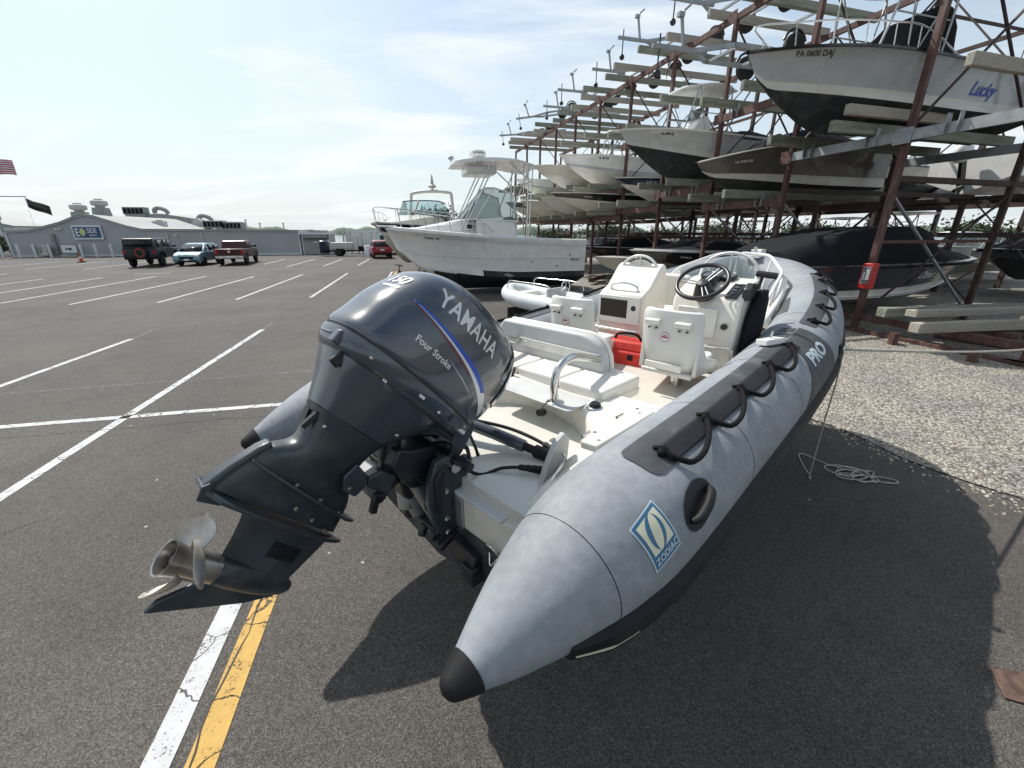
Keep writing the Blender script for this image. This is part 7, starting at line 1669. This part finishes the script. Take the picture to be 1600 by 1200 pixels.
flag('tan_flag', fp + Vector((0, 0, 4.55)) - bdir * .55, .75, .6, [(0, 1, 0, 1, 'cream', 'cloth')], 'small tan flag tip at the left edge of the photo', droop=.9)
# ------------------------------------------------------------------ cars
def wheel(root, x, y, r_, rim='alu', w=.24, nm='wheel'):
    T = Matrix.Translation((x, y, r_)) @ Matrix.Rotation(R(90), 4, 'X')
    mb = MB(); mb.lathe([(r_ * .6, -w / 2), (r_ * .9, -w / 2), (r_, -w / 2 + .04), (r_, w / 2 - .04), (r_ * .9, w / 2), (r_ * .6, w / 2)], 24, T=T); o = mb.build(nm, 'tyre', root, smooth=40)
    mb = MB(); mb.lathe([(0, w * .30), (r_ * .15, w * .32), (r_ * .5, w * .34), (r_ * .62, w * .5), (r_ * .62, -w * .5), (r_ * .5, -w * .34), (0, -w * .3)], 20, T=T)
    for k in range(5):
        for s_ in (-1, 1): mb.box((x + r_ * .34 * math.cos(R(72 * k)), y + s_ * w * .36, r_ + r_ * .34 * math.sin(R(72 * k))), (r_ * .5, .02, r_ * .14), rot=(0, R(-72 * k), 0))
    mb.build('rim', rim, o, smooth=30)
def loft_body(name, prof, W, m, root, tumble=.0, bevel=.04):
    """prof: side outline (x, z); the edges above the beltline lean inwards"""
    mb = MB(); n_ = len(prof); zs = [p[1] for p in prof]; z0, z1 = min(zs), max(zs)
    def hw(z): return W / 2 * (1 - tumble * max(0, (z - z0) / (z1 - z0)) ** 1.5)
    vs = [(x, -hw(z), z) for x, z in prof] + [(x, hw(z), z) for x, z in prof]
    mb.add(vs, [tuple(range(n_)), tuple(reversed(range(n_, 2 * n_)))] + [(i, n_ + i, n_ + (i + 1) % n_, (i + 1) % n_) for i in range(n_)])
    return mb.build(name, m, root, bevel=bevel, bseg=3, smooth=40)
def arches(prof, xs, r_, z):
    """cut wheel arches in the lower edge: prof lower edge runs from x0 to x1 at height z"""
    out = []
    for x in xs:
        for k in range(9): a = PI - PI * k / 8; out.append((x + r_ * math.cos(a), max(z, r_ * .78 * math.sin(a) + z + .08)))
    return out
def car(kind, loc, ang, m, label, cat, scale=1.0):
    c = empty({'suv': 'off_road_vehicle', 'van': 'hatchback_car', 'pickup': 'pickup_truck', 'red': 'small_suv'}[kind], loc, (0, 0, ang), label, cat); c.scale = (scale,) * 3
    if kind == 'suv':
        L, W, wr, ax = 4.7, 1.95, .44, (-1.45, 1.5); bot = .52
        prof = [(-2.3, bot)] + arches(None, ax, .50, bot) + [(2.25, bot), (2.3, .8), (2.28, 1.12), (1.0, 1.20), (.9, 1.26), (-2.28, 1.26), (-2.32, .9)]
        loft_body('body', prof, W, m, c); loft_body('roof', [(-2.25, 1.25), (.98, 1.25), (.55, 1.86), (.45, 1.92), (-2.15, 1.92), (-2.24, 1.85)], W - .10, 'suv', c, .10)
        wins = [(-2.0, -.75, 1.33, 1.80), (-.62, .10, 1.33, 1.80), (.18, .62, 1.33, 1.72)]; hwz = (W - .10) / 2
        rear = (-2.262, 1.34, 1.80, 1.45); fr_ = None
    elif kind == 'van':
        L, W, wr, ax = 4.4, 1.78, .32, (-1.35, 1.35); bot = .25
        prof = [(-2.2, bot)] + arches(None, ax, .37, bot) + [(2.12, bot), (2.2, .45), (2.15, .72), (1.95, .88), (1.15, 1.02), (-2.05, 1.02), (-2.2, .8)]
        loft_body('body', prof, W, m, c, .04, .07); loft_body('roof', [(-2.05, 1.0), (1.25, 1.0), (.35, 1.50), (-.3, 1.58), (-1.5, 1.54), (-2.0, 1.10)], W - .12, m, c, .20, .06)
        wins = [(-1.75, -.75, 1.06, 1.42), (-.68, .15, 1.06, 1.46), (.2, .75, 1.06, 1.26)]; hwz = (W - .12) / 2
    elif kind == 'pickup':
        L, W, wr, ax = 5.6, 1.98, .40, (-1.75, 1.85); bot = .48
        prof = [(-2.75, bot)] + arches(None, ax, .46, bot) + [(2.65, bot), (2.75, .7), (2.7, 1.08), (1.45, 1.20), (-.75, 1.20), (-2.72, 1.22), (-2.78, .9)]
        loft_body('body', prof, W, m, c, .03, .05); loft_body('cab', [(-.80, 1.18), (1.55, 1.18), (.85, 1.72), (.55, 1.80), (-.55, 1.80), (-.72, 1.72)], W - .12, m, c, .14, .06)
        wins = [(-.55, .12, 1.26, 1.66), (.2, .95, 1.26, 1.58)]; hwz = (W - .12) / 2
    else:
        L, W, wr, ax = 4.4, 1.82, .36, (-1.3, 1.35); bot = .32
        prof = [(-2.1, bot)] + arches(None, ax, .42, bot) + [(2.1, bot), (2.15, .6), (2.1, .9), (1.1, 1.05), (-2.1, 1.08), (-2.18, .7)]
        loft_body('body', prof, W, m, c, .04, .07); loft_body('roof', [(-2.08, 1.05), (1.2, 1.03), (.4, 1.58), (.0, 1.66), (-1.6, 1.63), (-1.85, 1.55)], W - .12, m, c, .18, .06)
        wins = [(-1.6, -.65, 1.12, 1.50), (-.55, .35, 1.12, 1.52)]; hwz = (W - .12) / 2
    # side windows as proud dark panes
    for (x0, x1, z0, z1) in wins:
        for s_ in (-1, 1):
            t0 = .02; mb = MB(); y0 = hwz * 1.0 + .006; lean = .10 * (W) * .5
            zb, zt_ = z0, z1
            def yy(z): return (hwz * (1 - {'suv': .10, 'van': .20, 'pickup': .14, 'red': .18}[kind] * max(0, (z - {'suv': 1.25, 'van': 1.0, 'pickup': 1.18, 'red': 1.03}[kind]) / {'suv': .67, 'van': .58, 'pickup': .62, 'red': .63}[kind]) ** 1.5) + .008) * s_
            zs = [zb, (zb + zt_) / 2, zt_]; vs = []
            for z in zs: vs += [(x0 + .05 * (z - zb), yy(z), z), (x1 - .28 * (z - zb) * (1 if x1 > .5 else .1), yy(z), z)]
            mb.add(vs, [(0, 1, 3, 2), (2, 3, 5, 4)]); w_ = mb.build('window', 'carglass', c, recalc=False); md = w_.modifiers.new('s', 'SOLIDIFY'); md.thickness = .01
    def pane(a, b, name, m_='carglass', hw0=.7, hw1=.62):
        mb = MB(); mb.add([(a[0], -hw0, a[1]), (a[0], hw0, a[1]), (b[0], hw1, b[1]), (b[0], -hw1, b[1])], [(0, 1, 2, 3)]); w_ = mb.build(name, m_, c, recalc=False); md = w_.modifiers.new('s', 'SOLIDIFY'); md.thickness = .012; md.offset = 0
    if kind == 'suv':
        pane((-2.268, 1.36), (-2.262, 1.80), 'rear_window', hw0=.78, hw1=.74); pane((1.0, 1.30), (.62, 1.80), 'windscreen', hw0=.82, hw1=.76)
        T = Matrix.Translation((-2.45, -.05, .98)) @ Matrix.Rotation(R(90), 4, 'Y'); mb = MB(); mb.lathe([(.22, -.11), (.38, -.12), (.42, -.06), (.42, .06), (.38, .12), (.22, .11)], 24, T=T); sw = mb.build('spare_wheel', 'tyre', c, smooth=40)
        mb = MB(); mb.lathe([(0, .05), (.20, .04), (.27, .08), (.28, -.12), (.24, -.13), (.22, -.04), (0, -.04)], 20, T=T); mb.build('rim', 'orange', sw)
        mb = MB(); mb.box((-2.42, 0, .62), (.18, 1.7, .16)); mb.box((2.40, 0, .66), (.2, 1.8, .18)); mb.build('bumper', 'blackmatt', c, bevel=.03)
        for s_ in (-1, 1): mb = MB(); mb.box((-2.335, s_ * .84, 1.02), (.03, .12, .26)); mb.build('tail_light', 'tail', c)
        for s_ in (-1, 1): mb = MB(); mb.box((.95, s_ * 1.08, 1.36), (.12, .22, .16)); mb.build('mirror', 'black', c, bevel=.02)
        for s_ in (-1, 1):
            for x in ax: mb = MB(); mb.tube([(x + .54 * math.cos(R(a)), s_ * .99, .56 + .44 * math.sin(R(a))) for a in range(0, 181, 20)], .05, 6); mb.build('fender_flare', 'blackmatt', c)
    if kind == 'van':
        pane((1.29, 1.02), (.42, 1.50), 'windscreen', hw0=.76, hw1=.60); pane((-2.07, 1.10), (-1.60, 1.52), 'rear_window', hw0=.72, hw1=.6)
        for s_ in (-1, 1): mb = MB(); mb.box((2.02, s_ * .66, .74), (.30, .30, .14), rot=(0, R(18), R(-s_ * 18))); mb.build('headlight', 'head', c, bevel=.03)
        mb = MB(); mb.box((2.19, 0, .58), (.04, .9, .16)); mb.box((2.20, 0, .34), (.04, 1.2, .12)); mb.build('grille', 'blackmatt', c); mb = MB(); mb.box((2.225, 0, .46), (.02, .34, .12)); mb.build('number_plate', 'signwhite', c)
        for s_ in (-1, 1): mb = MB(); mb.box((.75, s_ * .95, 1.06), (.12, .18, .12)); mb.build('mirror', m, c, bevel=.02)
    if kind == 'pickup':
        pane((-.765, 1.28), (-.70, 1.68), 'rear_window', hw0=.74, hw1=.70); pane((1.46, 1.24), (.92, 1.70), 'windscreen', hw0=.80, hw1=.70)
        mb = MB(); mb.box((-1.76, 0, 1.21), (1.8, 1.62, .03)); mb.build('bed_cover', 'blackmatt', c); mb = MB(); mb.box((-2.775, 0, 1.0), (.03, 1.5, .40)); tg = mb.build('tailgate', m, c, bevel=.01); mb = MB(); mb.box((-2.796, 0, 1.02), (.01, .16, .14)); mb.build('tailgate_emblem', 'chrome', tg, bevel=.02)
        mb = MB(); mb.box((-2.86, 0, .62), (.18, 1.85, .20)); mb.build('rear_bumper', 'chrome', c, bevel=.03); mb = MB(); mb.box((-2.955, 0, .64), (.012, .34, .14)); mb.build('number_plate', 'signwhite', c)
        for s_ in (-1, 1): mb = MB(); mb.box((-2.765, s_ * .88, 1.02), (.06, .17, .34)); mb.build('tail_light', 'tail', c)
        for s_ in (-1, 1): mb = MB(); mb.box((1.1, s_ * 1.10, 1.36), (.12, .26, .20)); mb.build('mirror', 'black', c, bevel=.02)
    if kind == 'red':
        pane((-2.09, 1.12), (-1.88, 1.54), 'rear_window', hw0=.72, hw1=.62); pane((1.24, 1.06), (.45, 1.56), 'windscreen', hw0=.78, hw1=.62)
        mb = MB(); mb.box((-2.16, 0, .45), (.1, 1.6, .22)); mb.build('bumper', 'blackmatt', c, bevel=.03); mb = MB(); mb.box((-2.185, 0, .80), (.02, .36, .12)); mb.build('number_plate', 'signwhite', c)
        for s_ in (-1, 1): mb = MB(); mb.box((-2.13, s_ * .74, .95), (.08, .30, .18)); mb.build('tail_light', 'tail', c)
    for x in ax:
        for s_ in (-1, 1): wheel(c, x, s_ * (W / 2 - .13), wr, 'orange' if kind == 'suv' else 'alu')
    return c
UA = math.atan2(U.y, U.x)
car('suv', (-25.5, 31.0, 0), UA + R(5), 'suv', 'dark navy off-road vehicle with spare wheel and orange rims, left of the parked cars', 'car', .96)
car('van', (-22.95, 31.9, 0), UA + PI - R(2), 'lightblue', 'ice blue hatchback facing the viewer between the off-roader and the pickup', 'car', .95)
car('pickup', (-20.75, 33.0, 0), UA + R(4), 'maroon', 'dark maroon pickup truck with chrome bumper, right of the blue hatchback', 'pickup', .92)
car('red', (-12.25, 40.6, 0), UA + R(6), 'redcar', 'bright red small SUV parked beyond the bow of the big white boat', 'car', .95)
# utility trailer with tool box beside the shed
o = empty('utility_trailer', (-17.6, 43.6, 0), (0, 0, R(8)), 'small pale tank trailer with blue drum in front, right of the shed', 'trailer'); mb = MB(); mb.box((.7, 0, .98), (2.0, 1.0, .62)); mb.build('tank', 'unit_pale', o, bevel=.08, bseg=3); mb = MB(); mb.box((-1.0, 0, .85), (.9, .8, 1.2)); mb.build('drum', 'hullnavy', o, bevel=.15, bseg=3); mb = MB(); mb.beam((-1.4, 0, .5), (5.2, 0, .5), .8, .12); mb.box((3.6, 0, .75), (2.6, 1.2, .35)); mb.build('frame', 'blackmatt', o)
for s_ in (-1, 1): wheel(o, .4, s_ * .62, .36, 'alu')
# box truck and white fence panels behind
o = empty('box_truck', (-13.6, 48.5, 0), (0, 0, UA + PI / 1), 'pale box truck with light blue front, beyond the red car', 'truck'); mb = MB(); mb.box((-1.0, 0, 1.75), (4.2, 2.1, 2.3)); mb.build('cargo_box', 'trim', o, bevel=.03); mb = MB(); mb.prism([(1.15, .5), (2.6, .5), (2.65, 1.2), (2.35, 1.3), (2.05, 2.05), (1.15, 2.1)], -.95, .95, 'y'); mb.build('cab', 'lightblue', o, bevel=.06); mb = MB(); mb.box((2.42, 0, 1.68), (.05, 1.6, .5), rot=(0, R(-22), 0)); mb.build('windscreen', 'carglass', o)
for x in (-2.2, 1.8):
    for s_ in (-1, 1): wheel(o, x, s_ * .85, .42)
for k, (x, y, w_, h_) in enumerate([(-18.6, 49.5, 3.4, 2.25), (-15.2, 50.2, 3.6, 1.95)]):
    o = empty('fence_panel', (x, y, 0), (0, 0, R(4)), ['white fence screen left, behind the tank trailer', 'white fence screen right, behind the tank trailer'][k], 'fence', 'white screens by the water'); mb = MB(); mb.box((w_ / 2, 0, h_ / 2 + .2), (w_, .06, h_)); mb.build('panel', 'trim', o); mb = MB(); [mb.box((q, -.05, h_ / 2), (.1, .1, h_)) for q in (0, w_ / 2, w_)]; mb.build('post', 'unit_pale', o)
for k, (x, y, h_) in enumerate([(-18.2, 47.6, 2.2), (-17.6, 48.0, 2.4), (-16.5, 47.0, 1.9), (-15.1, 47.4, 2.3), (-13.9, 47.6, 2.1), (-12.9, 45.6, 3.4)]):
    mb = MB(); mb.cyl((0, 0, 0), (0, 0, h_), .10, .09, n=10); mb.lathe([(.10, h_), (.0, h_ + .12)], 10); o = mb.build('dock_piling', 'unit_pale'); o.location = (x, y, 0); tag(o, ['leftmost of the pale dock pilings, next to the shed', 'second pale dock piling from the shed', 'third pale dock piling from the shed, short', 'fourth pale dock piling from the shed', 'fifth pale dock piling, near the round bin', 'tallest pale dock piling, just left of the red car'][k], 'piling', 'dock pilings by the water')
mb = MB(); mb.lathe([(.34, 0), (.36, .9), (.30, 1.0), (0, 1.02)], 18); o = mb.build('waste_bin', 'signwhite'); o.location = (-14.3, 43.4, 0); tag(o, 'white round bin standing left of the red car', 'bin')
# ------------------------------------------------------------------ trees and far shore
def tree(x, y, h, w, lab, seed=1, m='foliage', group='trees beyond the yard', nl=2600, leaf=.16, z0=0.0):
    rn = random.Random(seed); t = empty('tree', (x, y, z0), (0, 0, 0), lab, 'tree', group)
    mb = MB(); mb.tube(smoothpath([(0, 0, 0), (.1, .05, h * .25), (-.05, .1, h * .5), (.05, 0, h * .75)], 4), [w * .05 * (1 - k / 16) + .02 for k in range(13)], 7)
    limbs = []
    for k in range(9):
        a = rn.uniform(0, 2 * PI); z1 = h * rn.uniform(.3, .65); e = (w * .36 * math.cos(a), w * .36 * math.sin(a), z1 + h * rn.uniform(.1, .3)); mb.tube([(0, 0, z1), (e[0] * .5, e[1] * .5, (z1 + e[2]) / 2 + .1), e], [.07, .05, .02], 5); limbs.append(e)
    mb.build('trunk', 'bark', t)
    cl = [(rn.gauss(0, w * .22), rn.gauss(0, w * .22), h * rn.uniform(.28, .9)) for _ in range(26)] + limbs
    mb = MB()
    for i in range(nl):
        c = rn.choice(cl); s_ = w * .13; q = (c[0] + rn.gauss(0, s_), c[1] + rn.gauss(0, s_), c[2] + rn.gauss(0, s_ * .8)); L_ = leaf * rn.uniform(.6, 1.4)
        d1 = Vector((rn.gauss(0, 1), rn.gauss(0, 1), rn.gauss(0, 1))).normalized(); d2 = d1.cross(Vector((rn.gauss(0, 1), rn.gauss(0, 1), rn.gauss(0, 1)))).normalized(); q = Vector(q)
        mb.add([q - d1 * L_, q - d2 * L_ * .5, q + d1 * L_, q + d2 * L_ * .5], [(0, 1, 2, 3)], rn.choice((0, 0, 1)))
    mb.build('crown', [m, 'brush'], t, smooth=None, recalc=False)
rn = random.Random(21)
names_ = ['bushy green tree seen between the back rack columns', 'round green tree beyond the covered boats', 'low spreading tree behind the yard', 'green tree behind the crossed braces', 'tree standing deeper behind the right part of the rack', 'shrubby tree beyond the far boats']
k = 0
for (s_, p) in [(2, 44), (7, 46), (12, 44), (17, 45), (22, 43), (28, 42), (34, 40), (41, 36), (47, 33), (-4, 42), (53, 28), (60, 24)]:
    P = yard(s_, p); tree(P.x, P.y, rn.uniform(2.0, 2.9), rn.uniform(4.5, 7), ['green tree beyond the back rack, number'][0][:31] + [', far right', ' behind the right columns', ' behind the charcoal covered boat', ' right of the middle columns', ' behind the taupe runabout', ' behind the black hulled boat', ' at the middle of the view through the rack', ' left of the middle, seen through the rack', ' behind the hardtop boat', ' outermost on the right', ' near the left end of the rack', ' farthest left under the rack'][k], seed=40 + k, nl=6500, leaf=.14); k += 1
tree(-12.0, 62, 4.2, 3.2, 'small dark tree beyond the white screens and the box truck', seed=77, nl=1400, leaf=.2)
tree(-9.6, 58, 5.0, 4.6, 'grey green tree right behind the rail of the big white boat', seed=78, nl=1800, leaf=.2, m='foliage')
# bushes at the left end of the building
for k, (x, y) in enumerate([(-51.5, 43.5), (-54.0, 44.5)]): tree(x, y, 1.7, 2.6, ['green bush at the left corner of the marina building', 'second bush left of the building corner'][k], seed=90 + k, nl=1200, leaf=.14)
# distant white buildings at the left edge
for k, (x, y, w_, h_) in enumerate([(-68, 58, 9, 3.0), (-60, 66, 7, 2.6)]):
    o = empty('distant_house', (x, y, 0), (0, 0, R(10)), ['pale distant house with low roof at the far left', 'second pale house behind the flag pole'][k], 'house'); mb = MB(); mb.box((0, 0, h_ / 2), (w_, 5, h_)); mb.build('wall', 'trim', o); mb = MB(); mb.prism([(-w_ / 2 - .3, h_), (w_ / 2 + .3, h_), (0, h_ + 1.2)], -2.8, 2.8, 'y'); mb.build('roof', 'roofgrey', o)
# far shore: low wooded bank across the water, uneven top
mb = MB(); rn = random.Random(9); vs = []; fs = []; n_ = 420
for i in range(n_ + 1):
    a = R(-75 + 150 * i / n_); d = 620 + 40 * math.sin(i * .05); h_ = 7.0 + 2.5 * math.sin(i * .21) + 1.6 * math.sin(i * .67 + 1) + rn.uniform(-.8, .8); x, y = d * math.sin(a), d * math.cos(a)
    vs += [(x, y, -1), (x * 1.01, y * 1.01, h_ * .7), (x * 1.03, y * 1.03, h_), (x * 1.12, y * 1.12, h_ * .9), (x * 1.15, y * 1.15, -1)]
for i in range(n_):
    for j in range(4): fs.append((i * 5 + j, i * 5 + j + 1, (i + 1) * 5 + j + 1, (i + 1) * 5 + j))
mb.v = vs; mb.f = fs; mb.m = [0] * len(fs); o = mb.build('far_shore', 'foliage_far', smooth=None, recalc=False); o['kind'] = 'structure'
